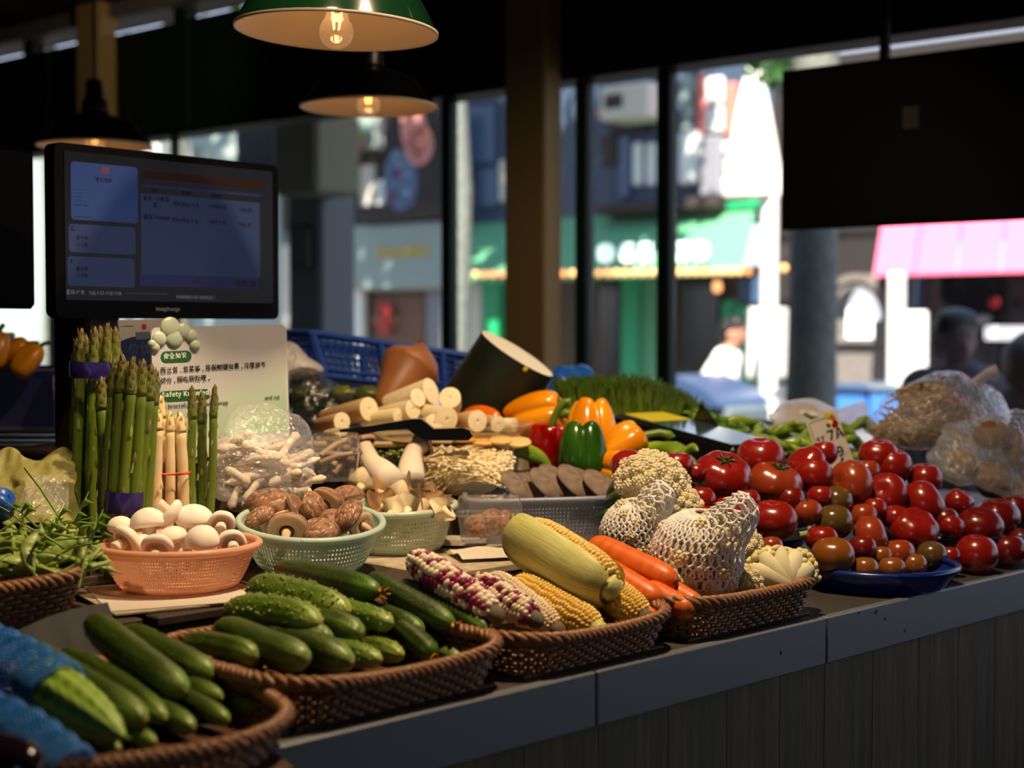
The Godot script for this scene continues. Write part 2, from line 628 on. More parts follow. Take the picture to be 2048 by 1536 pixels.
func street() -> void:
	mat("asphalt", "#5b5b5c", 0.9, {"tex": ["#4b4b4c", "#6c6c6c", 0.05, Vector3(2, 2, 2)]})
	mat("kerb", "#8d8a85", 0.85)
	mat("teal_grey", "#8fa09d", 0.6)
	mat("white_paint", "#dfe3e2", 0.6)
	mat("off_white", "#c9c5ba", 0.7)
	mat("dark_brown", "#2c2321", 0.7)
	mat("door_brown", "#6b4c37", 0.6)
	mat("grey_jamb", "#7b7d88", 0.6)
	mat("slate_blue", "#34465f", 0.6)
	mat("blue_pane", "#3d5577", 0.3)
	mat("mint", "#1f9a68", 0.5)
	mat("awning_green", "#569a74", 0.7, {"back": "#0a4a30"})
	mat("pink", "#e8688c", 0.8, {"back": "#70202e"})
	mat("pink_rail", "#d4766c", 0.6)
	mat("red_bit", "#b02a2a", 0.6)
	mat("stone_dark", "#1f1b1a", 0.85)
	mat("stone", "#8f8883", 0.85, {"tex": ["#5f5b59", "#7c7875", 0.03, Vector3(2, 2, 2)]})
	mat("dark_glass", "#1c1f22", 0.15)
	mat("shop_inside", "#3a2d26", 0.7)
	mat("grey_post", "#5d6a70", 0.5)
	mat("bark", "#4b504a", 0.9, {"tex": ["#565c58", "#8a8f85", 0.03, Vector3(3, 1.2, 3)]})
	mat("leaf", "#5f8a35", 0.6, {"back": "#5a8a20"})
	mat("leaf_dark", "#30552a", 0.6, {"back": "#2c5a18"})
	mat("parasol", "#f1efe9", 0.8, {"back": "#777770"})
	mat("bin_blue", "#3d78c8", 0.5)
	mat("car_blue", "#34496c", 0.3)
	mat("warm_bulb", "#ffb070", 0.5, {"emit": 2.2})
	mat("lit_sign", "#eaffff", 0.5, {"emit": 0.9})
	mat("lit_panel", "#f4f8ff", 0.5, {"emit": 1.15})
	mat("green_light", "#46ff9a", 0.5, {"emit": 0.8})
	mat("yellow_letter", "#c9b35a", 0.6)
	mat("skin", "#c48a70", 0.6)
	mat("skin_dark", "#5b4236", 0.6)
	mat("hair", "#0d0b0a", 0.5)
	mat("shirt_white", "#eeeae6", 0.8)
	mat("shirt_dark", "#26303d", 0.8)
	mat("poster_face", "#d98d84", 0.7)
	mat("poster_dark", "#1a1518", 0.7)
	mat("poster_purple", "#6d4a78", 0.7)
	mat("poster_blue", "#4c6688", 0.7)
	var g := G.new()
	g.box(Vector3(-30, -0.35, -26), Vector3(16, -0.15, -0.15))
	struct("road", g, M.asphalt, "grey street outside the windows", shop)
	g = G.new()
	g.box(Vector3(-30, -0.15, -8.0), Vector3(16, -0.03, -6.6), 0.02)
	struct("pavement", g, M.kerb, "pavement before the shops across the street", shop)
	# left building: pale shop front with a grey sign
	var a := boxes("shop_building", "shop with a pale grey sign and a brown door, dark upper floor", "building", [
		["wall", "off_white", 560, 480, 905, 760, -8, 0.6], ["upper_wall", "dark_brown", 560, 130, 905, 450, -8.05, 0.6],
		["pilaster", "white_paint", 668, 470, 722, 740, -7.82, 0.2], ["door", "door_brown", 735, 585, 850, 745, -7.95, 0.08], ["door_frame", "dark_brown", 700, 572, 735, 745, -7.9, 0.1],
		["door_frame", "grey_jamb", 850, 570, 885, 745, -7.88, 0.12], ["red_scroll", "red_bit", 757, 606, 778, 668, -7.86, 0.02], ["balcony", "dark_brown", 715, 405, 890, 440, -7.6, 0.4],
		["window", "blue_pane", 655, 210, 690, 300, -8.0, 0.05], ["window", "teal_grey", 690, 180, 760, 300, -8.0, 0.05], ["window_frame", "off_white", 752, 200, 762, 300, -7.98, 0.06],
		["shutter", "off_white", 718, 330, 745, 425, -7.95, 0.08], ["shutter", "white_paint", 748, 362, 770, 418, -7.95, 0.08], ["sill", "pink_rail", 672, 278, 716, 294, -7.9, 0.15],
	])
	var inv := a.transform.affine_inverse() * shop
	var b := fb(690, 446, 900, 578, -7.7, 0.3)
	g = G.new(); g.xf = inv
	g.box(b[0], b[1], 0.02)
	var sign := obj("sign_board", g, M.teal_grey, a)
	var lp := W(752, 505, -7.69)
	text_part("Hernette", 0.13, 0.02, M.yellow_letter, sign, inv * Transform3D(Basis(), lp))
	# poster on the upper floor: a plain face over a dark patterned coat
	var po := thing("poster", "upper floor poster of a face with dark hair and a patterned coat", "poster")
	var pb := fb(770, 225, 884, 408, -7.6, 0.03)
	var pinv := anchor(po, pb[0], shop)
	g = G.new(); g.xf = pinv
	g.box(pb[0], pb[1])
	obj("sheet", g, M.poster_dark, po)
	for e in [[828.0, 262.0, 26.0, 45.0, "poster_face", 0.5], [838.0, 292.0, 28.0, 28.0, "poster_face", 0.0], [800.0, 360.0, 34.0, 44.0, "poster_blue", 0.3], [795.0, 345.0, 14.0, 8.0, "poster_purple", 0.6], [818.0, 400.0, 10.0, 9.0, "poster_purple", 0.0], [783.0, 392.0, 10.0, 10.0, "poster_purple", 0.0]]:
		var cpt := W(e[0], e[1], -7.595)
		var k := W(e[0] + 10, e[1], -7.595).x - cpt.x
		var poly := PackedVector2Array()
		for i in 20:
			var q := Vector2(cos(TAU * i / 20.0) * e[2], sin(TAU * i / 20.0) * e[3]).rotated(e[5] * 0.5) * k / 10.0
			poly.append(Vector2(cpt.x, cpt.y) + q)
		g = G.new(); g.xf = pinv
		g.slab(poly, -7.6 + 0.001, -7.594 if e[4] == "poster_face" else -7.597)
		obj("print", g, M[e[4]], po)
	# middle building: slate blue upper floor over the green gelato shop
	a = boxes("shop_building", "slate blue upper floor over the green gelato shop front", "building", [
		["wall", "shop_inside", 905, 540, 1545, 760, -8.3, 0.4], ["upper_wall", "slate_blue", 905, 60, 1360, 440, -8.0, 0.7], ["upper_wall", "slate_blue", 1360, 60, 1545, 440, -8.0, 0.7],
		["shutter", "blue_pane", 930, 215, 985, 330, -7.94, 0.1], ["shutter", "blue_pane", 955, 335, 992, 415, -7.94, 0.1], ["window_pane", "off_white", 995, 320, 1008, 405, -7.95, 0.1],
		["pilaster", "grey_jamb", 919, 255, 935, 345, -7.93, 0.1], ["rail", "pink_rail", 1192, 212, 1316, 230, -7.6, 0.06], ["window_pane", "white_paint", 1263, 285, 1282, 372, -7.95, 0.06], ["window_pane", "white_paint", 1290, 285, 1309, 372, -7.95, 0.06],
		["shutter", "blue_pane", 1236, 272, 1256, 398, -7.93, 0.08], ["recess", "dark_brown", 1218, 240, 1298, 268, -7.96, 0.06], ["recess", "dark_brown", 1200, 270, 1236, 330, -7.96, 0.06],
		["sill", "dark_brown", 1190, 400, 1430, 424, -7.7, 0.3], ["window_pane", "teal_grey", 1360, 150, 1384, 260, -7.96, 0.06], ["window_frame", "pink_rail", 1392, 148, 1408, 268, -7.9, 0.1], ["window_pane", "white_paint", 1408, 154, 1444, 208, -7.93, 0.06],
		["window_pane", "white_paint", 1408, 214, 1444, 264, -7.93, 0.06], ["window_frame", "pink_rail", 1446, 165, 1470, 270, -7.9, 0.1], ["wall_panel", "white_paint", 1356, 262, 1394, 368, -7.85, 0.15], ["shutter", "grey_jamb", 1398, 272, 1440, 392, -7.8, 0.2],
		["wall_panel", "off_white", 1442, 282, 1500, 306, -7.85, 0.15], ["wall_panel", "off_white", 1446, 314, 1500, 345, -7.85, 0.15], ["wall_panel", "off_white", 1440, 352, 1500, 392, -7.85, 0.15],
		["jamb", "off_white", 918, 566, 962, 745, -8.0, 0.25], ["shop_column", "mint", 962, 560, 1000, 745, -8.0, 0.25], ["green_lamp", "green_light", 976, 640, 992, 690, -7.9, 0.05], ["shop_column", "mint", 1240, 552, 1276, 760, -8.0, 0.2],
		["shop_column", "awning_green", 1282, 552, 1312, 760, -8.05, 0.2], ["shop_column", "mint", 1441, 600, 1463, 800, -7.9, 0.2], ["shop_column", "mint", 1466, 612, 1488, 790, -7.85, 0.2], ["window_pane", "blue_pane", 1476, 556, 1522, 608, -7.95, 0.05],
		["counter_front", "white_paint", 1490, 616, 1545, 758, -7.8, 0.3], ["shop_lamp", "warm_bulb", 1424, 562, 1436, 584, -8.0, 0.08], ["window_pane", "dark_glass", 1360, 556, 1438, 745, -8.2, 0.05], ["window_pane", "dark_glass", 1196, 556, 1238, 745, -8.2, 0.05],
	])
	# air conditioner on the slate blue wall
	var ac := boxes("air_conditioner", "white air conditioner box on the slate blue wall", "air conditioner", [["body", "off_white", 1198, 168, 1296, 236, -7.4, 0.45], ["vent", "dark_brown", 1208, 188, 1242, 216, -7.38, 0.03]])
	ac.set_meta("category", "air conditioner")
	# green awning with lettering
	var aw := thing("awning", "green shop awning with white letters and a row of warm bulbs", "awning")
	var a0 := W(935, 440, -8.0); var a1 := W(1512, 412, -8.0)
	var c0 := W(912, 545, -7.1); var c1 := W(1484, 538, -7.1)
	var ainv := anchor(aw, c0, shop)
	g = G.new(); g.xf = ainv
	var yt := a1.y; var ybm := c1.y
	g.quad_at(Vector3(c0.x, ybm, -7.1), Vector3(c1.x, ybm, -7.1), Vector3(a1.x, yt, -8.0), Vector3(a0.x, yt, -8.0))
	g.quad_at(Vector3(a0.x, yt - 0.02, -8.0), Vector3(a1.x, yt - 0.02, -8.0), Vector3(c1.x, ybm - 0.02, -7.1), Vector3(c0.x, ybm - 0.02, -7.1))
	obj("canopy", g, M.awning_green, aw)
	g = G.new(); g.xf = ainv
	g.box(Vector3(c0.x, ybm - 0.05, -7.12), Vector3(c1.x, ybm, -7.09), 0.005)
	obj("valance", g, M.awning_green, aw)
	g = G.new(); g.xf = ainv
	g.box(Vector3(W(1416, 405, -7.98).x, yt - 0.03, -8.0), Vector3(a1.x + 0.06, yt + 0.07, -7.9), 0.01)
	obj("top_bar", g, M.mint, aw)
	for ch in [["O", 1196.0], ["G", 1240.0], ["E", 1279.0], ["L", 1312.0], ["A", 1330.0], ["T", 1356.0], ["O", 1384.0]]:
		text_part(ch[0], 0.165, 0.05, M.lit_sign, aw, ainv * Transform3D(Basis(), W(ch[1], 508 - (ch[1] - 1196) * 0.022, -7.05)))
	var lights := G.new()
	lights.ball(Vector3.ZERO, Vector3.ONE * 0.03, 8, 6)
	var lm := lights.mesh()
	for k in 34:
		var px := 916.0 + k * 17.6
		if px > 1510:
			continue
		obj_mesh("light_bulb", lm, M.warm_bulb, aw).position = ainv * W(px, 549 - k * 0.2, -7.06)
	var lone := thing("street_bulb", "single warm bulb glowing by the tree trunk", "bulb")
	lone.transform = Transform3D(Basis(), shop * W(1568, 536, -7.0))
	obj_mesh("globe", lm, M.warm_bulb, lone)
	g = G.new(); g.tube([Vector3(0, 0.02, 0), Vector3(0, 0.3, 0), shop.basis * Vector3(0, 0.36, -1.02)], 0.006, 6)
	obj("cord", g, M.black_metal, lone)
	lone = thing("street_bulb", "single warm bulb glowing by the pale shop pilaster", "bulb")
	lone.transform = Transform3D(Basis(), shop * W(673, 592, -7.69))
	obj_mesh("globe", lm, M.warm_bulb, lone)
	g = G.new(); g.tube([Vector3(0, 0.02, 0), Vector3(0, 0.3, 0)], 0.006, 6)
	obj("cord", g, M.black_metal, lone)
	# folded white parasol on a white post
	var um := thing("parasol", "tall folded white parasol beside the tree trunk", "parasol")
	var ub := W(1537, 760, -6.2)
	var uinv := anchor(um, Vector3(ub.x, -0.15, -6.2), shop)
	var px_m := (W(1547, 760, -6.2).x - ub.x) / 10.0
	var at_u := W(1522, 260, -6.2)
	var top_y := W(1497, 128, -6.2).y; var low_y := W(1520, 392, -6.2).y
	g = G.new()
	var prof := []
	for k in 13:
		var f := k / 12.0
		prof.append(Vector2(px_m * (7.0 + 48.0 * pow(1.0 - f, 0.72)) * (1.0 if k > 0 else 0.92), lerpf(low_y, top_y, f)))
	g.xf = uinv * Transform3D(Basis(), Vector3(at_u.x - px_m * 16, 0, -6.2))
	g.lathe(prof, 32, func(u: float, _t: float): return 1.0 + 0.06 * sin(u * TAU * 8.0))
	obj("canopy", g, M.parasol, um)
	g = G.new(); g.xf = uinv
	g.tube([Vector3(ub.x, -0.15, -6.2), Vector3(ub.x, low_y + 0.1, -6.2)], px_m * 15, 12)
	obj("post", g, M.white_paint, um)
	# right building: dark stone, an arch, a pink awning
	a = boxes("shop_building", "dark stone building with an arched window and a pink awning", "building", [
		["upper_wall", "stone_dark", 1545, 60, 2500, 470, -8.0, 0.7], ["wall", "stone_dark", 1545, 460, 1792, 600, -8.0, 0.6], ["stone_base", "stone", 1640, 688, 1790, 860, -7.85, 0.6],
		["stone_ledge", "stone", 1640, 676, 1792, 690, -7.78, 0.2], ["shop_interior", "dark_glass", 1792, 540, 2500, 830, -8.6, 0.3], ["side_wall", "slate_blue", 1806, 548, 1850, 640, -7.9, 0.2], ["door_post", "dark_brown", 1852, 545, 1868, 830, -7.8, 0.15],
		["tube_lamp", "lit_panel", 1968, 652, 2100, 680, -8.2, 0.05], ["shelf_lamp", "lit_panel", 1872, 640, 1902, 657, -8.25, 0.04], ["shelf", "teal_grey", 1905, 630, 1965, 645, -8.3, 0.2], ["red_box", "red_bit", 1976, 595, 1992, 615, -8.3, 0.1],
	])
	inv = a.transform.affine_inverse() * shop
	g = G.new(); g.xf = inv                       # the arch ring of stone
	var ac0 := W(1716, 640, -7.85)
	var ro := (W(1786, 640, -7.85).x - ac0.x)
	for ring in 2:
		for k in 16:
			var t0 := PI * k / 16.0
			var t1 := PI * (k + 0.96) / 16.0
			var r0 := ro * (0.74 if ring == 0 else 0.90); var r1 := ro * (0.88 if ring == 0 else 1.06)
			var yk := 1.15
			var o3 := func(tt: float, rr: float, z: float) -> Vector3: return Vector3(ac0.x + cos(tt) * rr, ac0.y + sin(tt) * rr * yk, z)
			var z1 := -7.8 + ring * 0.03
			g.quad_at(o3.call(t0, r0, z1), o3.call(t0, r1, z1), o3.call(t1, r1, z1), o3.call(t1, r0, z1))
			g.quad_at(o3.call(t0, r1, z1), o3.call(t0, r1, -8.1), o3.call(t1, r1, -8.1), o3.call(t1, r1, z1))
			g.quad_at(o3.call(t1, r0, z1), o3.call(t1, r0, -8.1), o3.call(t0, r0, -8.1), o3.call(t0, r0, z1))
	for sx in [-1.0, 1.0]:
		g.box(Vector3(ac0.x + sx * ro * 0.87 - 0.12, W(1716, 690, -7.85).y, -8.1), Vector3(ac0.x + sx * ro * 0.87 + 0.12, ac0.y, -7.8), 0.01)
	obj("arch", g, M.stone, a)
	var poly := PackedVector2Array()
	poly.append(Vector2(ac0.x - ro * 0.45, W(1716, 678, -7.85).y)); poly.append(Vector2(ac0.x + ro * 0.74, W(1716, 678, -7.85).y))
	for k in 13:
		var tt := PI * k / 12.0
		poly.append(Vector2(ac0.x + ro * (0.145 + 0.595 * cos(tt)), ac0.y + sin(tt) * ro * 0.95))
	g = G.new(); g.xf = inv
	g.slab(poly, -7.98, -7.92)
	obj("lit_window", g, M.lit_panel, a)
	var pk := thing("awning", "pink shop awning in broad panels", "awning")
	var p0 := W(1762, 452, -8.0); var p1 := W(2500, 418, -8.0); var p2 := W(1746, 548, -7.2); var p3 := W(2500, 545, -7.2)
	inv = anchor(pk, p2, shop)
	for k in 8:
		var f0 := k / 8.0 + 0.002; var f1 := (k + 1) / 8.0 - 0.002
		g = G.new(); g.xf = inv
		var ta := p0.lerp(p1, f0); var tb := p0.lerp(p1, f1); var ba := p2.lerp(p3, f0); var bb := p2.lerp(p3, f1)
		ta.y = p0.y + 0.02; tb.y = ta.y; ba.y = p2.y; bb.y = p2.y
		g.quad_at(ba, bb, tb, ta)
		var dn := Vector3(0, -0.02, 0)
		g.quad_at(ta + dn, tb + dn, bb + dn, ba + dn)
		g.quad_at(ba + dn, bb + dn, bb, ba)
		obj("awning_panel", g, M.pink, pk)
	boxes("display_board", "white board on a white post under the pink awning", "board", [["board", "white_paint", 1800, 622, 1852, 800, -7.0, 0.05], ["post", "white_paint", 1774, 545, 1800, 790, -7.0, 0.12]])
	boxes("storage_bin", "light blue bin before the stone base, beside the trunk", "bin", [["body", "bin_blue", 1664, 785, 1728, 850, -6.5, 0.5], ["lid", "car_blue", 1662, 768, 1730, 787, -6.47, 0.56]])
	boxes("storage_bin", "teal blue bin before the stone base, farther from the trunk", "bin", [["body", "bin_blue", 1736, 782, 1792, 850, -6.5, 0.5], ["lid", "grey_post", 1734, 772, 1794, 784, -6.47, 0.56]])
	# pavement things: scooter, parked car
	var sc := thing("scooter", "dark parked scooter beside the tree trunk", "scooter")
	inv = anchor(sc, Vector3(W(1520, 800, -5.6).x, -0.15, -5.6), shop)
	var so := W(1520, 790, -5.6)
	for w in [-0.42, 0.42]:
		g = G.new(); g.xf = inv * Transform3D(Basis(Vector3.RIGHT, PI / 2), Vector3(so.x + w, 0.1, -5.6))
		g.lathe([Vector2(0.12, -0.04), Vector2(0.24, -0.05), Vector2(0.25, 0.0), Vector2(0.24, 0.05), Vector2(0.12, 0.04)], 20)
		obj("wheel", g, M.black_metal, sc)
	g = G.new(); g.xf = inv
	g.box(Vector3(so.x - 0.55, 0.22, -5.72), Vector3(so.x + 0.1, 0.5, -5.48), 0.08)
	g.box(Vector3(so.x - 0.1, 0.1, -5.7), Vector3(so.x + 0.35, 0.2, -5.5), 0.04)
	obj("body", g, M.shirt_dark, sc)
	g = G.new(); g.xf = inv
	g.box(Vector3(so.x - 0.55, 0.5, -5.75), Vector3(so.x + 0.05, 0.62, -5.45), 0.05)
	obj("seat", g, M.black_metal, sc)
	g = G.new(); g.xf = inv
	g.tube([Vector3(so.x + 0.42, 0.1, -5.6), Vector3(so.x + 0.3, 0.75, -5.6), Vector3(so.x + 0.26, 0.95, -5.6)], 0.045, 8)
	g.tube([Vector3(so.x + 0.25, 0.95, -5.9), Vector3(so.x + 0.25, 0.95, -5.3)], 0.02, 8)
	obj("handlebar", g, M.grey_post, sc)
	g = G.new(); g.xf = inv
	g.ball(Vector3(so.x + 0.36, 0.78, -5.55), Vector3(0.1, 0.1, 0.07), 12, 8)
	obj("headlamp", g, M.off_white, sc)
	var cart := thing("cart", "low pale blue covered cart before the gelato shop", "cart")
	var co := W(1395, 760, -5.4)
	inv = anchor(cart, Vector3(co.x, -0.15, -5.4), shop)
	g = G.new(); g.xf = inv
	var yc := W(1400, 752, -5.4).y
	poly = PackedVector2Array()
	for e in [[1322.0, 815.0], [1458.0, 815.0], [1446.0, 800.0], [1422.0, 780.0], [1390.0, 762.0], [1366.0, 752.0], [1340.0, 750.0], [1326.0, 760.0]]:
		var ep := W(e[0], e[1], -5.4)
		poly.append(Vector2(ep.x, ep.y))
	g.slab(poly, -6.0, -5.3)
	obj("cover", g, M.car_blue, cart)
	g = G.new(); g.xf = inv
	g.box(Vector3(co.x - 0.5, 0.2, -5.95), Vector3(co.x + 0.3, W(1400, 812, -5.4).y, -5.35), 0.03)
	obj("body", g, M.grey_post, cart)
	for w in [-0.35, 0.2]:
		for z in [-5.97, -5.33]:
			g = G.new(); g.xf = inv * Transform3D(Basis(Vector3.RIGHT, PI / 2), Vector3(co.x + w, 0.1, z))
			g.lathe([Vector2(0.02, -0.04), Vector2(0.24, -0.04), Vector2(0.25, 0.0), Vector2(0.24, 0.04), Vector2(0.02, 0.04)], 20)
			obj("wheel", g, M.black_metal, cart)
	# street post and cream box at the left window
	boxes("street_pole", "thick blue-grey pole with a pale cream box, outside the wide window", "pole", [["pole", "grey_post", 572, 380, 640, 860, -1.2, 0.25], ["cream_box", "sign_cream", 545, 225, 632, 388, -1.0, 0.3], ["clamp", "dark_glass", 575, 450, 612, 540, -1.15, 0.1]] if mat("sign_cream", "#8f9275", 0.8) else [])
	boxes("notice_board", "dark grey sign panel hanging behind the cream box", "board", [["panel", "grey_post", 470, 250, 548, 345, -1.6, 0.04], ["frame", "slate_blue", 462, 240, 552, 250, -1.58, 0.06]])
	boxes("far_building", "pale far building seen past the till at the left", "building", [["wall", "teal_grey", -500, 120, 560, 690, -8.2, 0.5], ["blue_base", "bin_blue", 30, 705, 120, 760, -7.9, 0.2], ["pale_board", "white_paint", 118, 630, 165, 760, -7.8, 0.2], ["awning_box", "white_paint", 280, 285, 345, 330, -7.8, 0.3], ["stone_base", "stone", -500, 690, 560, 800, -8.1, 0.5]])
	trees()
	people()

func leaf_mesh() -> ArrayMesh:
	var g := G.new()
	g.grid(2, 4, func(u: float, t: float):
		var w := 0.5 * sin(PI * clampf(t * 0.96 + 0.02, 0, 1))
		return Vector3((u - 0.5) * 2 * w * 0.7, t, 0.12 * absf(u - 0.5) * 2 - 0.15 * t * t), false)
	return g.mesh()

func foliage(parent: Node3D, inv: Transform3D, blobs: Array, n: int, size: float, m: Material) -> void:
	var mm := MultiMesh.new()
	mm.transform_format = MultiMesh.TRANSFORM_3D
	mm.mesh = leaf_mesh()
	mm.instance_count = n
	for i in n:
		var b: Array = blobs[i % blobs.size()]
		var d := Vector3(rng.randfn(), rng.randfn(), rng.randfn()).normalized() * pow(rng.randf(), 0.4)
		var at: Vector3 = b[0] + d * b[1]
		var bs := Basis.from_euler(Vector3(rng.randf_range(-1.2, 1.2), rng.randf() * TAU, rng.randf_range(-1, 1))).scaled_local(Vector3.ONE * size * rng.randf_range(0.6, 1.2))
		mm.set_instance_transform(i, inv * Transform3D(bs, at))
	var o := MultiMeshInstance3D.new()
	o.name = numbered(parent, "foliage")
	o.multimesh = mm
	o.material_override = m
	o.set_meta("kind", "stuff")
	parent.add_child(o, true)

func trees() -> void:
	var t := thing("tree", "tree with a thick mottled grey-green trunk beside the parasol", "tree")
	var c := W(1613, 700, -3.0)
	var inv := anchor(t, Vector3(c.x, -0.15, -3.0), shop)
	var g := G.new(); g.xf = inv
	var pts := []
	var rad := []
	for k in 14:
		var f := k / 13.0
		pts.append(Vector3(c.x + 0.02 * sin(f * 7.0) + 0.5 * f * f, -0.15 + 6.0 * f, -3.0 + 0.5 * f * f))
		rad.append(0.136 - 0.05 * f + 0.06 * pow(1 - f, 12))
	g.tube(pts, rad, 16)
	obj("trunk", g, M.bark, t)
	g = G.new(); g.xf = inv
	var lf := W(1545, 150, -3.0)
	g.tube([Vector3(c.x + 0.05, 2.9, -3), Vector3(lf.x, lf.y + 0.12, -3.0), Vector3(lf.x - 0.1, lf.y - 0.05, -3.0)], [0.03, 0.015, 0.006], 6)
	obj("branch", g, M.bark, t)
	foliage(t, inv, [[Vector3(lf.x, lf.y + 0.03, -3.0), Vector3(0.14, 0.16, 0.14)], [Vector3(c.x + 1.3, 6.2, -1.8), Vector3(1.2, 0.9, 1.1)]], 120, 0.10, M.leaf_dark)
	var list := [[W(606, 600, -5.2).x, -5.2, 5.6, 0.75, 0.35], [W(899, 600, -5.0).x, -5.0, 5.9, 1.5, 0.35], [W(350, 600, -5.2).x, -5.2, 5.6, 2.2, -0.3], [W(100, 600, -5.2).x, -5.2, 5.8, 2.4, 0.0]]
	var names := ["street tree crown shading the pale shop", "street tree shading the gelato shop", "street tree shading the far pale building", "street tree at the far end of the row"]
	for k in list.size():
		var q: Array = list[k]
		t = thing("tree", names[k], "tree", "shade trees along the far kerb")
		inv = anchor(t, Vector3(q[0], -0.15, q[1]), shop)
		g = G.new(); g.xf = inv
		g.tube([Vector3(q[0], -0.15, q[1]), Vector3(q[0] + 0.1, 2.5, q[1]), Vector3(q[0], 4.0, q[1]), Vector3(q[0], q[2], q[1])], [0.13, 0.11, 0.1, 0.05], 12)
		obj("trunk", g, M.bark, t)
		foliage(t, inv, [[Vector3(q[0] + q[4], q[2], q[1]), Vector3(q[3], 1.3, 1.7)], [Vector3(q[0] + q[4] + 0.8, q[2] + 0.6, q[1] + 0.4), Vector3(q[3] * 0.7, 1.0, 1.3)]], 1500, 0.24, M.leaf)
	# climbing plants by the upper windows of the pale shop
	t = thing("window_plant", "green potted plants on the sill of the upper floor", "plant")
	var w0 := W(672, 300, -7.75)
	inv = anchor(t, w0, shop)
	g = G.new(); g.xf = inv
	g.box(w0 + Vector3(-0.2, -0.12, -0.1), w0 + Vector3(0.35, 0.0, 0.08), 0.02)
	obj("planter", g, M.door_brown, t)
	foliage(t, inv, [[w0 + Vector3(0.05, 0.1, 0), Vector3(0.3, 0.13, 0.12)]], 160, 0.1, M.leaf)

# a body as one skin: bones are [from, to, radius, radius]; blended and meshed with surface nets
func skin_of(bones: Array, cell: float, blend := 0.03) -> ArrayMesh:
	var lo := Vector3.INF; var hi := -Vector3.INF
	for b in bones:
		var r: float = maxf(b[2], b[3]) + cell * 2
		for e in 2:
			lo = lo.min(b[e] - Vector3.ONE * r); hi = hi.max(b[e] + Vector3.ONE * r)
	var n := Vector3i((hi - lo) / cell) + Vector3i.ONE * 2
	var f := PackedFloat32Array()
	f.resize(n.x * n.y * n.z)
	f.fill(1.0)
	for b in bones:
		var r2: float = maxf(b[2], b[3]) + blend + cell * 2
		var l0 := Vector3i((b[0].min(b[1]) - Vector3.ONE * r2 - lo) / cell).clamp(Vector3i.ZERO, n - Vector3i.ONE)
		var l1 := Vector3i((b[0].max(b[1]) + Vector3.ONE * r2 - lo) / cell).clamp(Vector3i.ZERO, n - Vector3i.ONE)
		var ba: Vector3 = b[1] - b[0]
		var bl := maxf(ba.length_squared(), 1e-9)
		for z in range(l0.z, l1.z + 1):
			for y in range(l0.y, l1.y + 1):
				for x in range(l0.x, l1.x + 1):
					var p := lo + Vector3(x, y, z) * cell
					var h := clampf((p - b[0]).dot(ba) / bl, 0, 1)
					var d: float = (p - b[0] - ba * h).length() - lerpf(b[2], b[3], h)
					var id := (z * n.y + y) * n.x + x
					var o := f[id]
					var k := clampf(0.5 + 0.5 * (o - d) / blend, 0, 1)
					f[id] = lerpf(o, d, k) - blend * k * (1 - k)
	var g := G.new()
	var at := {}
	var cor := [Vector3i(0, 0, 0), Vector3i(1, 0, 0), Vector3i(0, 1, 0), Vector3i(1, 1, 0), Vector3i(0, 0, 1), Vector3i(1, 0, 1), Vector3i(0, 1, 1), Vector3i(1, 1, 1)]
	for z in n.z - 1:
		for y in n.y - 1:
			for x in n.x - 1:
				var base := (z * n.y + y) * n.x + x
				var neg := 0
				for c8 in 8:
					var q: Vector3i = cor[c8]
					if f[base + (q.z * n.y + q.y) * n.x + q.x] < 0:
						neg += 1
				if neg == 0 or neg == 8:
					continue
				var sum := Vector3.ZERO
				var cnt := 0
				for c8 in 8:
					for ax in 3:
						if (c8 >> ax) & 1:
							continue
						var q0: Vector3i = cor[c8]; var q1: Vector3i = cor[c8 | (1 << ax)]
						var a := f[base + (q0.z * n.y + q0.y) * n.x + q0.x]; var b2 := f[base + (q1.z * n.y + q1.y) * n.x + q1.x]
						if (a < 0) != (b2 < 0):
							sum += Vector3(q0).lerp(Vector3(q1), a / (a - b2))
							cnt += 1
				at[base] = g.v.size()
				g.put(lo + (Vector3(x, y, z) + sum / cnt) * cell, Color.WHITE)
	var step := [1, n.x, n.x * n.y]
	for base in at:
		for ax in 3:
			var e: int = base + step[ax]
			if (f[base] < 0) == (f[e] < 0):
				continue
			var s1: int = step[(ax + 1) % 3]; var s2: int = step[(ax + 2) % 3]
			if at.has(base - s1) and at.has(base - s2) and at.has(base - s1 - s2):
				var q4 := [at[base], at[base - s1], at[base - s1 - s2], at[base - s2]]
				if f[base] < 0:
					g.quad(q4[0], q4[1], q4[2], q4[3])
				else:
					g.quad(q4[3], q4[2], q4[1], q4[0])
	return g.mesh()

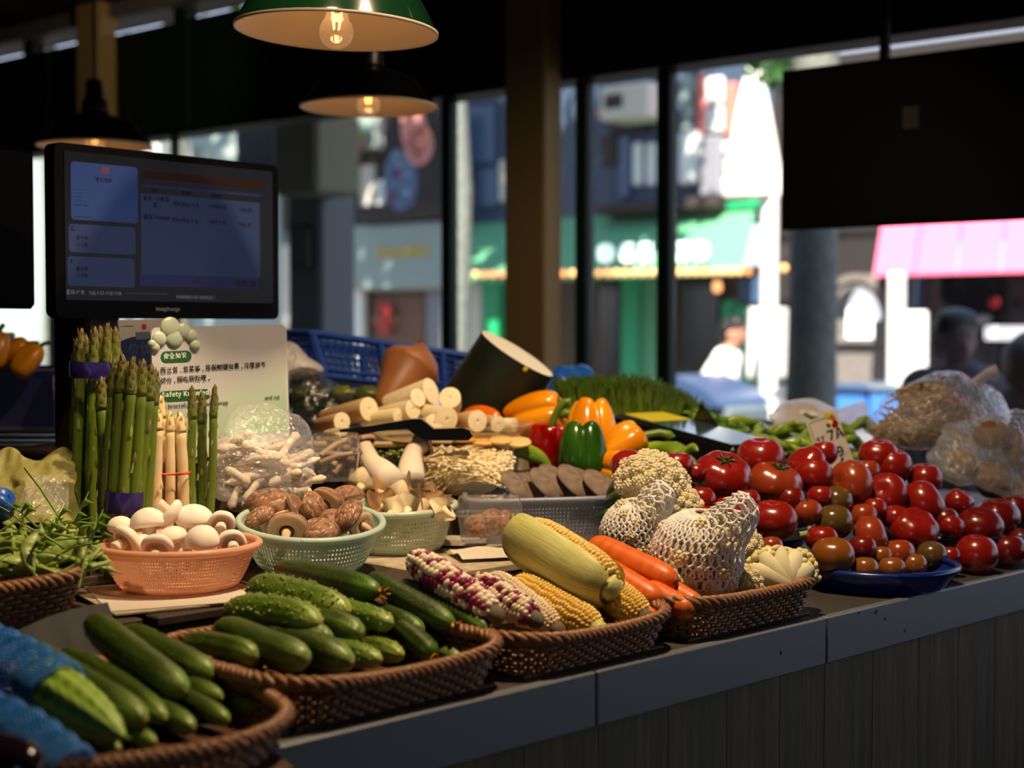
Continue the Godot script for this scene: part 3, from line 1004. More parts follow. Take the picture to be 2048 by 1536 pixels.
func person(label: String, feet: Vector3, yaw: float, h: float, cloth: Material, flesh: Material, lean := 0.0) -> void:
	var t := thing("person", label, "person", "", shop * Transform3D(Basis(Vector3.UP, yaw), feet))
	var k := h / 1.7
	var v := func(x: float, y: float, z: float) -> Vector3: return Vector3(x, y + 0.0, z + lean * maxf(y - 0.9, 0.0)) * k
	var bones := [
		[v.call(0, 0.95, 0), v.call(0, 1.2, 0.0), 0.15, 0.15], [v.call(-0.06, 1.2, 0), v.call(0.06, 1.38, 0), 0.15, 0.12], [v.call(-0.15, 1.4, 0), v.call(0.15, 1.4, 0), 0.075, 0.075],
		[v.call(-0.19, 1.39, 0), v.call(-0.24, 1.12, 0.02), 0.062, 0.048], [v.call(-0.24, 1.12, 0.02), v.call(-0.2, 0.9, 0.14), 0.046, 0.034],
		[v.call(0.19, 1.39, 0), v.call(0.24, 1.12, 0.02), 0.062, 0.048], [v.call(0.24, 1.12, 0.02), v.call(0.2, 0.9, 0.14), 0.046, 0.034],
		[v.call(-0.09, 0.93, 0), v.call(-0.1, 0.5, 0.01), 0.1, 0.065], [v.call(-0.1, 0.5, 0.01), v.call(-0.1, 0.08, 0), 0.062, 0.045], [v.call(0.09, 0.93, 0), v.call(0.1, 0.5, 0.01), 0.1, 0.065], [v.call(0.1, 0.5, 0.01), v.call(0.1, 0.08, 0), 0.062, 0.045],
		[v.call(-0.1, 0.04, -0.03), v.call(-0.1, 0.035, 0.16), 0.04, 0.035], [v.call(0.1, 0.04, -0.03), v.call(0.1, 0.035, 0.16), 0.04, 0.035],
	]
	var cl := obj_mesh("clothing", skin_of(bones, 0.022), cloth, t)
	cl.set_meta("label", "clothes")
	var head := [[v.call(0, 1.4, 0), v.call(0, 1.52, 0.01), 0.055, 0.055], [v.call(0, 1.6, 0.0), v.call(0, 1.63, 0.01), 0.085, 0.088], [v.call(0, 1.55, 0.04), v.call(0, 1.58, 0.04), 0.055, 0.06], [v.call(0, 1.585, 0.09), v.call(0, 1.565, 0.115), 0.012, 0.014],
		[v.call(-0.09, 1.6, 0), v.call(-0.092, 1.57, 0), 0.018, 0.012], [v.call(0.09, 1.6, 0), v.call(0.092, 1.57, 0), 0.018, 0.012], [v.call(-0.02, 1.535, 0.085), v.call(0.02, 1.535, 0.085), 0.012, 0.012]]
	for s in [-1.0, 1.0]:
		head.append([v.call(s * 0.2, 0.9, 0.14), v.call(s * 0.19, 0.83, 0.2), 0.032, 0.03])
		for fi in 4:
			head.append([v.call(s * 0.19 + (fi - 1.5) * 0.017, 0.83, 0.2), v.call(s * 0.19 + (fi - 1.5) * 0.019, 0.775 + absf(fi - 1.3) * 0.006, 0.225), 0.0095, 0.008])
		head.append([v.call(s * 0.18, 0.87, 0.17), v.call(s * 0.145, 0.83, 0.205), 0.011, 0.009])
	obj_mesh("body", skin_of(head, 0.011, 0.018), flesh, t)
	var hair := [[v.call(0, 1.635, -0.02), v.call(0, 1.66, 0.0), 0.094, 0.085], [v.call(0, 1.57, -0.045), v.call(0, 1.62, -0.03), 0.075, 0.085], [v.call(-0.05, 1.68, 0.03), v.call(0.05, 1.68, 0.03), 0.05, 0.05]]
	obj_mesh("hair", skin_of(hair, 0.014, 0.03), M.hair, t)

func people() -> void:
	person("person with dark hair in dark clothes just outside the window, behind the bags", Vector3(W(1908, 740, -2.3).x, -0.15, -2.3), 0.9, 1.6, M.shirt_dark, M.skin_dark)
	person("person in a dark navy jacket at the picture edge, outside the window", Vector3(W(2062, 740, -2.0).x, -0.15, -2.0), 2.6, 1.5, M.shirt_dark, M.skin_dark)
	person("person in a white shirt before the gelato shop, leaning forward", Vector3(W(1424, 740, -6.4).x, -0.15, -6.4), 1.9, 1.62, M.shirt_white, M.skin, 0.25)

# ---------------------------------------------------------------- the counter and what stands behind the goods
func hit(frame: Transform3D, px: float, py: float, z: float) -> Vector3:   # sight line against the plane z of a frame, in the frame's axes
	var o := frame.affine_inverse() * EYE
	var r := frame.basis.inverse() * ray(px, py)
	return o + r * ((z - o.z) / r.z)

func st(u: float, y: float, v: float) -> Vector3:                          # a place over the counter: along, up, inwards
	return stall * Vector3(u, y, -v)

func counter() -> void:
	var t := thing("market_counter", "long counter with a steel front edge over grey-brown vertical boards", "counter")
	t.transform = stall * Transform3D(Basis(), Vector3(0.3, -TOP, -0.6))
	var inv := t.transform.affine_inverse() * stall
	var g := G.new(); g.xf = inv
	g.box(Vector3(-1.4, -0.06, -2.0), Vector3(2.1, 0.0, -0.004), 0.003)
	obj("worktop", g, M.counter_top, t)
	g = G.new(); g.xf = inv
	g.box(Vector3(-1.38, -TOP, -1.95), Vector3(2.08, -0.06, -0.05))
	obj("carcass", g, M.dark_brown, t)
	var seams := [-1.4, hit(stall, 1190, 1400, 0.0).x, hit(stall, 1650, 1280, 0.0).x, 1.45, 2.1]
	for k in 4:
		g = G.new(); g.xf = inv
		g.box(Vector3(seams[k] + (0.0012 if k else 0.0), -0.064, -0.012), Vector3(seams[k + 1] - 0.0012, 0.0015, 0.003), 0.002)
		obj("edge_panel", g, M.steel, t)
	var x := -1.4
	var k2 := 0
	while x < 2.02:
		var w: float = [0.062, 0.045, 0.075, 0.05, 0.068][k2 % 5]
		g = G.new(); g.xf = inv
		g.box(Vector3(x, -TOP + 0.02, -0.05), Vector3(x + w - 0.0003, -0.064, -0.022 - 0.0004 * (k2 % 2)), 0.0004)
		obj("plank", g, M.plank_wood if (k2 * 7) % 3 else M.plank_wood_grey, t)
		x += w
		k2 += 1
	mat("scuff", "#1c1c1c", 0.8)
	for e in [[1752.0, 1224.0, 7.0, 2.5, 0.5], [1770.0, 1238.0, 5.0, 2.0, -0.6], [1810.0, 1262.0, 6.0, 1.5, -0.8], [1562.0, 1306.0, 4.0, 3.0, 1.2], [1718.0, 1226.0, 4.0, 2.0, 0.2]]:
		g = G.new(); g.xf = inv
		var c := hit(stall, e[0], e[1], 0.0033)
		var poly := PackedVector2Array()
		for i in 9:
			poly.append(Vector2(c.x, c.y) + Vector2(cos(TAU * i / 9.0) * e[2], sin(TAU * i / 9.0) * e[3] * (1 + 0.4 * (i % 2))).rotated(e[4]) * 0.0007)
		g.slab(poly, 0.0029, 0.0034)
		obj("scuff_mark", g, M.scuff, t)

func ring_path(w: float, d: float, rc: float, n: int) -> Array:    # rounded rectangle: [point, outward normal], evenly spaced
	var raw := []
	for c in 4:
		var cx: float = (w / 2 - rc) * (1 if c == 0 or c == 3 else -1)
		var cz: float = (d / 2 - rc) * (1 if c < 2 else -1)
		for k in 9:
			var a := -PI / 2 * c + PI / 2 * (1 - k / 8.0)
			a = PI / 2 * (c + k / 8.0)
			raw.append(Vector2(cx + cos(a) * rc, cz + sin(a) * rc))
	var pts := PackedVector2Array(raw)
	var total := 0.0
	for i in pts.size():
		total += pts[i].distance_to(pts[(i + 1) % pts.size()])
	var out := []
	var i0 := 0
	var acc := 0.0
	for k in n:
		var want := total * k / n
		while acc + pts[i0].distance_to(pts[(i0 + 1) % pts.size()]) < want:
			acc += pts[i0].distance_to(pts[(i0 + 1) % pts.size()])
			i0 += 1
		var a := pts[i0]; var b := pts[(i0 + 1) % pts.size()]
		var p := a.lerp(b, (want - acc) / maxf(a.distance_to(b), 1e-6))
		var tn := (b - a).normalized()
		out.append([p, Vector2(tn.y, -tn.x)])
	return out

# a wicker tray: rope rim, woven strands over stakes, a base; x along the counter, z towards the front
func tray(label: String, at: Transform3D, w: float, d: float, h: float, rows: int, sag: float, flare := 0.02, rc := 0.045) -> Node3D:
	var t := thing("wicker_tray", label, "wicker basket", "wicker trays along the counter front", at)
	var n := int((w + d) * 2 / 0.0062 / 4) * 4
	var path := ring_path(w - 2 * flare, d - 2 * flare, rc, n)
	var spot := func(i: int, f: float, o: float) -> Vector3:
		var p: Array = path[i % n]
		var corner: float = pow(absf(p[0].x) / (w / 2), 4) * pow(absf(p[0].y) / (d / 2), 4)
		var hh: float = h + 0.010 * corner - sag * (1 - pow(absf(p[0].x) / (w / 2), 2)) * (1.0 if p[0].y > 0 else 0.0)
		var q: Vector2 = p[0] + p[1] * (flare * f + o)
		return Vector3(q.x, hh * f + 0.003, q.y)
	var g := G.new()
	for k in rows:
		var pts := []
		for i in n + 1:
			var s := [1.0, 0.0, -1.0, 0.0]
			pts.append(spot.call(i, (k + 0.3) / rows, 0.0023 * s[(i + 2 * (k % 2)) % 4]))
		g.tube(pts, 0.46 * h / rows, 5, false)
	obj("weave", g, M.wicker, t).set_meta("kind", "stuff")
	g = G.new()
	for i in range(0, n, 2):
		g.tube([spot.call(i, 0.0, 0.0), spot.call(i, 0.98, 0.0)], 0.0019, 5, false)
	obj("stakes", g, M.wicker_dark, t).set_meta("kind", "stuff")
	var rim := G.new()
	var m := n * 2
	for sidx in 3:
		var pts := []
		for i in m + 1:
			var a: Vector3 = spot.call(i / 2, 1.0, 0.0)
			var b: Vector3 = spot.call(i / 2 + 1, 1.0, 0.0)
			var c := a.lerp(b, 0.5 * (i % 2))
			var nn: Vector2 = path[(i / 2) % n][1]
			var ph := TAU * (i / 11.0 + sidx / 3.0)
			pts.append(c + Vector3(nn.x, 0, nn.y) * cos(ph) * 0.0044 + Vector3.UP * (sin(ph) * 0.0044 + 0.003))
		rim.tube(pts, 0.0042, 6, false)
	obj("rim", rim, M.wicker, t)
	g = G.new()
	g.box(Vector3(-w / 2 + flare, 0, -d / 2 + flare), Vector3(w / 2 - flare, 0.004, d / 2 - flare), 0.001)
	obj("base", g, M.wicker_dark, t)
	return t

func trays() -> void:
	mat("wicker", "#8a5c36", 0.42, {"bump": [0.08, 0.3, Vector3(40, 40, 40)]})
	mat("wicker_dark", "#4c3019", 0.5)
	mat("lining", "#1a1c1e", 0.75)
	mat("basin_blue", "#10256e", 0.25)
	mat("basin_dark", "#141c33", 0.3)
	mat("basin_green", "#9db79a", 0.4)
	var flat := func(u: float, v: float, y := 0.0, turn := 0.0) -> Transform3D: return stall * Transform3D(Basis(Vector3.UP, turn), Vector3(u, y, -v))
	var turn := stall.basis * Basis(Vector3.UP, -0.30)
	var near_at := Transform3D(turn, on(598, 1402, TOP + 0.040) - turn * Vector3(0.226, 0.040, 0.078))
	tray("wicker tray of cucumbers nearest the camera, with a dark liner", near_at, 0.42, 0.38, 0.032, 6, 0.003, 0.02, 0.10)
	tray("wicker tray heaped with cucumbers and courgettes, in front of the colanders", flat.call(-0.268, 0.150), 0.315, 0.28, 0.046, 8, 0.010)
	tray("wicker tray holding the corn cobs and the carrots", flat.call(0.038, 0.165), 0.29, 0.31, 0.044, 8, 0.008)
	tray("wicker tray holding the cauliflowers, next to the blue basin", flat.call(0.346, 0.175), 0.31, 0.33, 0.046, 8, 0.003)
	tray("wicker tray of pea pods behind the cucumber tray", flat.call(-0.60, 0.62, 0.052, 0.04), 0.42, 0.36, 0.05, 8, 0.003)
	# dark liner standing up at the back of the nearest tray
	var t := thing("tray_liner", "dark grey plastic sheet lining the back of the nearest cucumber tray", "liner")
	var a := P(-40, 1300, 1.62); var b := P(215, 1215, 1.75)
	t.position = (a + b) * 0.5 - Vector3(0, 0.03, 0)
	var g := G.new(); g.xf = Transform3D(Basis(), -t.position)
	var away := Vector3(-0.5, 0, -0.6).normalized() * 0.03
	g.grid(20, 8, func(u: float, v: float):
		var top := a.lerp(b, u) + Vector3(0, 0.012 * sin(u * 2.6), 0)
		return top.lerp(top + Vector3(0.05, -0.075, 0.075), v * v) + Vector3(0, 0.004 * sin(u * 21.0) * v, 0), false)
	g.grid(20, 8, func(u: float, v: float):
		var top := a.lerp(b, 1.0 - u) + Vector3(0, 0.012 * sin((1.0 - u) * 2.6), 0)
		return top.lerp(top + Vector3(0.05, -0.075, 0.075), v * v) + Vector3(-0.001, 0.004 * sin((1.0 - u) * 21.0) * v - 0.001, -0.001), false)
	obj("sheet", g, M.lining, t)
	# plastic basins of the tomatoes
	basin("round blue plastic basin of small tomatoes beside the cauliflower tray", st(0.76, 0.0, 0.095), 0.125, 0.033, M.basin_blue)
	basin("dark basin of tomatoes at the edge of the picture, beyond the blue basin", st(1.115, 0.0, 0.17), 0.155, 0.05, M.basin_dark)
	basin("dark blue basin with a pale green rim under the large tomatoes", st(0.72, 0.03, 0.38), 0.165, 0.045, M.basin_blue, M.basin_green)

func basin(label: String, at: Vector3, r: float, h: float, m: Material, rim_m: Material = null) -> void:
	var t := thing("basin", label, "basin", "", Transform3D(Basis(), at))
	var g := G.new()
	g.lathe([Vector2(0.001, 0.0), Vector2(r * 0.78, 0.0), Vector2(r * 0.82, 0.004), Vector2(r * 0.97, h - 0.004)], 56)
	g.lathe([Vector2(r * 0.95, h - 0.004), Vector2(r * 0.80, 0.008), Vector2(r * 0.76, 0.004), Vector2(0.001, 0.004)], 56)
	obj("bowl", g, m, t)
	g = G.new()
	var ring := []
	for k in 57:
		ring.append(Vector3(sin(TAU * k / 56.0), 0, cos(TAU * k / 56.0)) * r * 0.97 + Vector3(0, h, 0))
	g.tube(ring, 0.0055, 8, false)
	obj("rim", g, rim_m if rim_m else m, t)

func riser(called: String, label: String, u0: float, u1: float, v0: float, v1: float, y0: float, y1: float, m: Material, slats := 3) -> void:
	var t := thing(called, label, "crate", "", stall * Transform3D(Basis(), Vector3((u0 + u1) / 2, y0, -(v0 + v1) / 2)))
	var inv := t.transform.affine_inverse() * stall
	var g := G.new(); g.xf = inv
	g.box(Vector3(u0, y1 - 0.012, -v1), Vector3(u1, y1, -v0), 0.002)
	obj("lid", g, m, t)
	for k in slats:
		var a := lerpf(y0, y1 - 0.012, k / float(slats)); var b := lerpf(y0, y1 - 0.012, (k + 0.9) / slats)
		g = G.new(); g.xf = inv
		g.box(Vector3(u0 + 0.004, a, -v0 - 0.012), Vector3(u1 - 0.004, b, -v0 - 0.003), 0.001)
		obj("slat", g, m, t)
	g = G.new(); g.xf = inv
	g.box(Vector3(u0 + 0.006, y0, -v1 + 0.004), Vector3(u1 - 0.006, y1 - 0.013, -v0 - 0.014))
	obj("body", g, M.dark_brown, t)

func back_tier() -> void:
	riser("display_crate", "low brown crate carrying the orange and green colanders", -0.33, 0.115, 0.415, 0.70, 0.0, 0.052, M.crate_brown, 2)
	riser("display_crate", "low brown crate under the pea pod tray", -1.0, -0.34, 0.43, 0.90, 0.0, 0.05, M.crate_brown, 2)
	riser("display_crate", "pale crate under the blue-grey colander, seen behind the corn", 0.125, 0.78, 0.415, 0.70, 0.0, 0.052, M.crate_pale, 1)
	riser("display_crate", "brown crate under the king oyster and enoki mushrooms", -0.05, 0.80, 0.705, 0.93, 0.0, 0.105, M.crate_brown, 2)
	riser("display_crate", "dark crate under the asparagus and the sign", -0.335, -0.055, 0.705, 0.95, 0.0, 0.06, M.crate_brown, 2)
	riser("display_crate", "tall crate under the winter melon, squash and bamboo shoots", 0.25, 1.0, 0.96, 1.88, 0.0, 0.19, M.crate_brown, 3)
	riser("display_crate", "tall crate under the till", -0.17, 0.24, 0.98, 1.27, 0.0, 0.19, M.crate_brown, 3)
	riser("display_crate", "crate under the green chillies and the price tag", 0.82, 1.7, 0.62, 0.955, 0.0, 0.13, M.crate_brown, 2)
	riser("display_crate", "crate under the tied bags of beancurd strips", 1.01, 2.02, 0.96, 1.6, 0.0, 0.16, M.crate_brown, 2)
	riser("display_crate", "small crate under the clear tray with the black scoop", 0.26, 0.70, 0.80, 0.955, 0.105, 0.183, M.crate_pale, 2)
	# papers: a card under the orange colander, sheets by the corn
	var t := thing("cardboard_sheet", "stack of card and paper sheets under the orange colander", "cardboard")
	var c := on(330, 1190, TOP + 0.053)
	t.position = c
	t.rotation.y = 0.55
	var g := G.new()
	g.box(Vector3(-0.10, 0.0, -0.09), Vector3(0.112, 0.003, 0.112), 0.0006)
	obj("card", g, M.crate_pale, t)
	g = G.new(); g.xf = Transform3D(Basis(Vector3.UP, -0.12), Vector3(0, 0.0031, 0.004))
	g.box(Vector3(-0.09, 0.0, -0.09), Vector3(0.095, 0.0012, 0.105))
	obj("sheet", g, M.paper, t)
	for q in [[985.0, 1108.0, 0.3, 0.12, 0.09, "creased white paper on the pale crate behind the striped corn"], [905.0, 1085.0, -0.2, 0.11, 0.08, "grey paper sheet on the crate between the colanders and the corn"]]:
		t = thing("paper_sheet", q[5], "paper")
		t.position = on(q[0], q[1], TOP + 0.057)
		t.rotation.y = q[2]
		g = G.new()
		g.grid(14, 10, func(u: float, v: float):
			return Vector3((u - 0.5) * q[3], 0.004 + 0.003 * sin(u * 9 + v * 4) * sin(v * 7) - 0.012 * pow(maxf(0.0, 0.25 - v), 1.0), (0.5 - v) * q[4]), false)
		g.grid(14, 10, func(u: float, v: float):
			return Vector3((0.5 - u) * q[3], 0.0034 + 0.003 * sin((1 - u) * 9 + v * 4) * sin(v * 7) - 0.012 * pow(maxf(0.0, 0.25 - v), 1.0), (0.5 - v) * q[4]), false)
		obj("sheet", g, M.paper if q[2] > 0 else M.paper_grey, t)

# ---------------------------------------------------------------- lettering made of strokes
const HAN := {
	"安": "7093 2724e4e7 744bcf b69c2f 19e9", "全": "7018 71e8 48b8 4bbb 787f 2fdf", "知": "4123 3484 1888 545a1f 7a9f a4aea4e4ee aded", "识": "2143 26565e7c 7278 72d2d8 78d8 9a6f bbef",
	"西": "11e1 252fdfd525 61654b a1abdb", "兰": "4163 c1a4 26d6 3aca 1fef", "花": "13e3 5056 a0a6 582d 4a4f d88b 878ededb", "菜": "12e2 5054 a0a4 c536 4859 7889 1aea 797f 7a1f 7aef",
	"等": "3115 3272 a185 a2e2 7479 36c6 19e9 1bfb a9af7f 4c6e", "用": "31391f 31d1dfbf 35d5 3ada 818f", "保": "5018 353f 7176 71d1d6 76d6 59f9 a6af a95e a9fe", "鲜": "3014 225244 141a6a6414 1767 444a 0e7d 91a3 e1c3 84f4 88e8 7cfc b4bf",
	"膜": "120f 11515f 1555 1959 72f2 9094 d0d4 85e5ea8a85 87e7 6cfc ba6f bbff", "包": "4015 33d3dcbb 36969a3a 363ededb", "裹": "7071 11e1 33c3c83833 35c5 1aea 737b 4c4f7e 7aef", "冷": "1232 1e3a 9145 91e5 8698 5ada9e 8dbf",
	"藏": "12e2 5054 a0a4 35280f 35e5 b4bcef d88f 585e 58a8 5b9b 5eae", "前": "4153 b193 14e4 272f 27777f 2a7a 2d7d a7ac d6df", "不": "12e2 8219 828f 96eb", "切": "1865 414d7b 82e2decd b27f",
	"分": "6117 91e7 37b7bf9e 673f", "现": "1161 1656 1d6b 313c 818a 81e1ea b4a97f badedc", "吃": "131b5b5313 9075 84e4 78d87defec", "处": "4015 32721f 33630f 378eff b0bd b5f8", "理": "1151 1656 0c5a 313b 71e1e88871 74e4 a1af 8bdb 6fff",
	"、": "6c8f", "，": "6c7e5f", "。": "6c8c8e6e6c", "元": "42b2 16e6 665b1f 969eeeeb", "千": "b133 17e7 828f", "克": "7074 12d2 4549 45a5a9 49a9 691f 999eeeeb", "番": "c021 13e3 707a 747a 74e8 741a 3a3f 3acacf 3ccc 3fcf 7a7f",
	"茄": "12e2 5004 a0a4 1767675d 451f 979e97d7de 9ede", "青": "13d3 26c6 19e9 7079 3b3f 3bbbbf 3dbd", "红": "411545195 1959 1e6c 83e3 b3be 7efe", "营": "12e2 5054 a0a4 28 25e5e8 57595 57a7a959 4b4fcfcb4b", "业": "515e 919e 1439 e4b9 1efe",
	"执": "1454 313f1e 1a58 72c2cdfefb a0a86f 78ab", "照": "121a5a5212 1656 81e1d6 a177 888cdcd888 1e1f 5e5f 9e9f dedf", "价": "5018 353f a065 a1f6 878c6f c7cf", "优": "4018 353f 65f5 a0a95f baaeedfdfb d1e3", "商": "7072 12e2 5364 a394 252f 25d5dfbf 6769 a7b9 6b6e9e9b6b", "名": "7035 62c25d 4a4f 4acacf 4fcf",
	"单": "4153 b193 33393 33c3c939 36c6 1ced 737f", "数": "1373 404a 1165 7115 1a7a 3979 2f7a 90 9065 84f4 8bff d47f", "量": "31c1c535 3353 17e7 39c9cd39 1fef 797f 2ddd", "小": "818e6d 4519 b5ea", "计": "2143 16464d6b 84f4 b0bf", "摊": "1454 313e1d 1a57 70 7fb0 84f4",
}

func glyphs(s: String, size: float, m: Material, parent: Node, at: Transform3D, called := "lettering", bold := 0.10) -> float:
	var g := G.new()
	g.xf = at
	var x := 0.0
	for ch in s:
		for stroke in (HAN.get(ch, "") as String).split(" ", false):
			var pts := []
			for k in range(0, stroke.length() - 1, 2):
				pts.append(Vector2(x + stroke.substr(k, 1).hex_to_int() / 15.0 * size * 0.94, -(stroke.substr(k + 1, 1).hex_to_int() / 15.0 - 0.5) * size * 0.94))
			for k in pts.size() - 1:
				var a: Vector2 = pts[k]; var b: Vector2 = pts[k + 1]
				if a.distance_to(b) < 1e-6:
					continue
				var dv := (b - a).normalized() * size * bold * 0.35
				var nv := Vector2(-dv.y, dv.x).normalized() * size * bold * 0.5
				var q := [a - dv - nv, b + dv - nv, b + dv + nv, a - dv + nv]
				var z := 0.0001 * (k % 2)
				g.quad_at(Vector3(q[0].x, q[0].y, z), Vector3(q[1].x, q[1].y, z), Vector3(q[2].x, q[2].y, z), Vector3(q[3].x, q[3].y, z))
		x += size * (1.06 if not ch in "、，。" else 0.8)
	obj(called, g, m, parent)
	return x

func round_rect(x0: float, y0: float, x1: float, y1: float, r: float) -> PackedVector2Array:
	var p := PackedVector2Array()
	for c in 4:
		var cx := x1 - r if c == 0 or c == 3 else x0 + r
		var cy := y1 - r if c < 2 else y0 + r
		for k in 6:
			var a := PI / 2 * (c + k / 5.0)
			p.append(Vector2(cx + cos(a) * r, cy + sin(a) * r))
	return p

func till() -> void:
	mat("till_black", "#060607", 0.5, {"spec": 0.2})
	mat("screen_dark", "#0b0809", 0.25, {"emit": 0.5, "spec": 0.3})
	mat("screen_blue", "#2a3c6c", 0.4, {"emit": 0.42, "spec": 0.2})
	mat("screen_slate", "#2b3656", 0.4, {"emit": 0.42, "spec": 0.2})
	mat("screen_violet", "#272a4e", 0.4, {"emit": 0.42, "spec": 0.2})
	mat("screen_brown", "#281510", 0.4, {"emit": 0.42, "spec": 0.2})
	mat("screen_ink", "#0a0b14", 0.6)
	mat("screen_red", "#4a2436", 0.5, {"emit": 0.8})
	mat("screen_grey", "#55565c", 0.5, {"emit": 0.6})
	mat("print_silver", "#8d8d8d", 0.5)
	mat("stand_brown", "#2b2016", 0.6)
	var tl := P(108, 284, 2.33); var tr := P(556, 338, 2.67)
	var x := Vector3(tr.x - tl.x, 0, tr.z - tl.z)
	var w := x.length()
	x = x.normalized()
	var bs := Basis(x, Vector3.UP, x.cross(Vector3.UP))
	var h := 0.272
	var base := Vector3((tl.x + tr.x) * 0.5, TOP + 0.06, (tl.z + tr.z) * 0.5)
	var fr := Transform3D(bs, base)
	var t := thing("till_screen", "black till with a lit dark blue price screen, standing behind the asparagus", "till", "", fr)
	var cy := 1.555 - base.y
	var g := G.new()
	g.slab(round_rect(-w / 2, cy - h / 2, w / 2, cy + h / 2, 0.012), -0.028, 0.0)
	obj("casing", g, M.till_black, t)
	# the rear screen turned to the seller
	g = G.new()
	g.xf = Transform3D(Basis(Vector3.UP, 0.25), Vector3(-w / 2 - 0.02, cy + 0.01, -0.17))
	g.box(Vector3(-0.24, -0.13, -0.015), Vector3(0.1, 0.135, 0.015), 0.008)
	obj("rear_screen", g, M.till_black, t)
	g = G.new()
	var sx0 := hit(fr, 166, 660, -0.06).x
	g.box(Vector3(sx0, 0.132, -0.15), Vector3(hit(fr, 236, 660, -0.06).x, cy - h / 2 + 0.03, -0.05), 0.006)
	g.box(Vector3(sx0 - 0.06, 0.131, -0.22), Vector3(sx0 + 0.14, 0.145, 0.0), 0.004)
	obj("stand", g, M.stand_brown, t)
	g = G.new()
	g.slab(round_rect(-w / 2 + 0.017, cy - h / 2 + 0.028, w / 2 - 0.014, cy + h / 2 - 0.012, 0.003), 0.0, 0.0012)
	var scr := obj("display", g, M.screen_dark, t)
	var L := func(px: float, py: float) -> Vector3: return hit(fr, px, py, 0.0014)
	var pane := func(called: String, m: Material, x0: float, y0: float, x1: float, y1: float, r: float, z := 0.0) -> void:
		var a: Vector3 = L.call(x0, y0); var b: Vector3 = L.call(x1, y1)
		var q := G.new()
		q.slab(round_rect(a.x, b.y, b.x, a.y, r), 0.0011, 0.0016 + z)
		obj(called, q, m, scr)
	pane.call("licence_card", M.screen_blue, 141, 322, 276, 447, 0.006)
	pane.call("pay_card", M.screen_slate, 137, 447, 271, 510, 0.006)
	pane.call("pay_card", M.screen_slate, 135, 512, 270, 575, 0.006)
	pane.call("header_bar", M.screen_brown, 284, 340, 526, 378, 0.0005)
	pane.call("column_bar", M.screen_violet, 284, 368, 521, 394, 0.0005, 0.0002)
	pane.call("list_area", M.screen_slate, 281, 386, 520, 556, 0.0005)
	pane.call("total_bar", M.screen_violet, 279, 548, 516, 578, 0.0005, 0.0002)
	pane.call("emblem", M.screen_red, 202, 333, 218, 349, 0.004, 0.0003)
	var put_h := func(s: String, px: float, py: float, size: float, m: Material) -> void:
		glyphs(s, size, m, scr, Transform3D(Basis(), L.call(px, py) + Vector3(0, 0, 0.0008)), "lettering", 0.11)
	var put_t := func(s: String, px: float, py: float, size: float, m: Material) -> void:
		text_part(s, size, 0.0003, m, scr, Transform3D(Basis(), L.call(px, py) + Vector3(0, 0, 0.0008)), "lettering", true)
	put_h.call("营业执照", 190, 358, 0.0075, M.screen_ink)
	for k in 4:
		put_t.call("-- --- ----", 150, 378 + k * 7, 0.003, M.screen_violet)
	put_t.call("-----  ---", 148, 408, 0.006, M.screen_ink)
	put_t.call("-------------------", 146, 432, 0.004, M.screen_ink)
	for k in 2:
		put_t.call("2." if k == 0 else "3.", 141 - k * 2, 456 + k * 65, 0.007, M.screen_ink)
		put_h.call("番价单", 152, 475 + k * 62, 0.007, M.screen_ink)
		put_h.call("小计数", 152, 489 + k * 62, 0.007, M.screen_ink)
	put_h.call("商名", 303, 379, 0.0065, M.screen_ink)
	put_h.call("商单价", 364, 385, 0.0065, M.screen_ink)
	put_h.call("商数量", 424, 391, 0.0065, M.screen_ink)
	put_h.call("小计", 484, 396, 0.0065, M.screen_ink)
	put_h.call("青菜", 286, 395, 0.0088, M.screen_ink)
	put_t.call("-", 307, 396, 0.008, M.screen_ink)
	put_h.call("小青菜", 311, 397, 0.0088, M.screen_ink)
	put_h.call("菜", 306, 410, 0.0088, M.screen_ink)
	put_t.call("¥20.00", 346, 407, 0.0063, M.screen_ink)
	put_h.call("元千克", 373, 410, 0.0085, M.screen_ink)
	put_t.call("1.010", 416, 412, 0.0063, M.screen_ink)
	put_h.call("千克", 437, 414, 0.0085, M.screen_ink)
	put_t.call("¥20.20", 479, 419, 0.0063, M.screen_ink)
	put_h.call("番茄", 287, 433, 0.0088, M.screen_ink)
	put_t.call("-Tomato", 306, 434, 0.0060, M.screen_ink)
	put_t.call("¥15.00", 344, 439, 0.0063, M.screen_ink)
	put_h.call("元千克", 371, 442, 0.0085, M.screen_ink)
	put_t.call("1.010", 414, 443, 0.0063, M.screen_ink)
	put_h.call("千克", 436, 445, 0.0085, M.screen_ink)
	put_t.call("¥15.15", 478, 449, 0.0063, M.screen_ink)
	put_h.call("小计", 386, 562, 0.008, M.screen_ink)
	put_t.call("¥35.35", 472, 567, 0.0105, M.screen_ink)
	put_h.call("番茄", 132, 584, 0.0075, M.screen_grey)
	put_t.call("-", 148, 584, 0.007, M.screen_grey)
	put_h.call("摊单", 152, 584, 0.0075, M.screen_grey)
	put_t.call("116-117-118-119", 176, 586, 0.0058, M.screen_grey)
	pane.call("divider", M.screen_grey, 251, 586.5, 338, 588, 0.0002)
	put_t.call("POWERED BY HENGJIE |", 352, 594, 0.0052, M.screen_grey)
	put_t.call("HongOrange", 311, 618, 0.0058, M.print_silver)

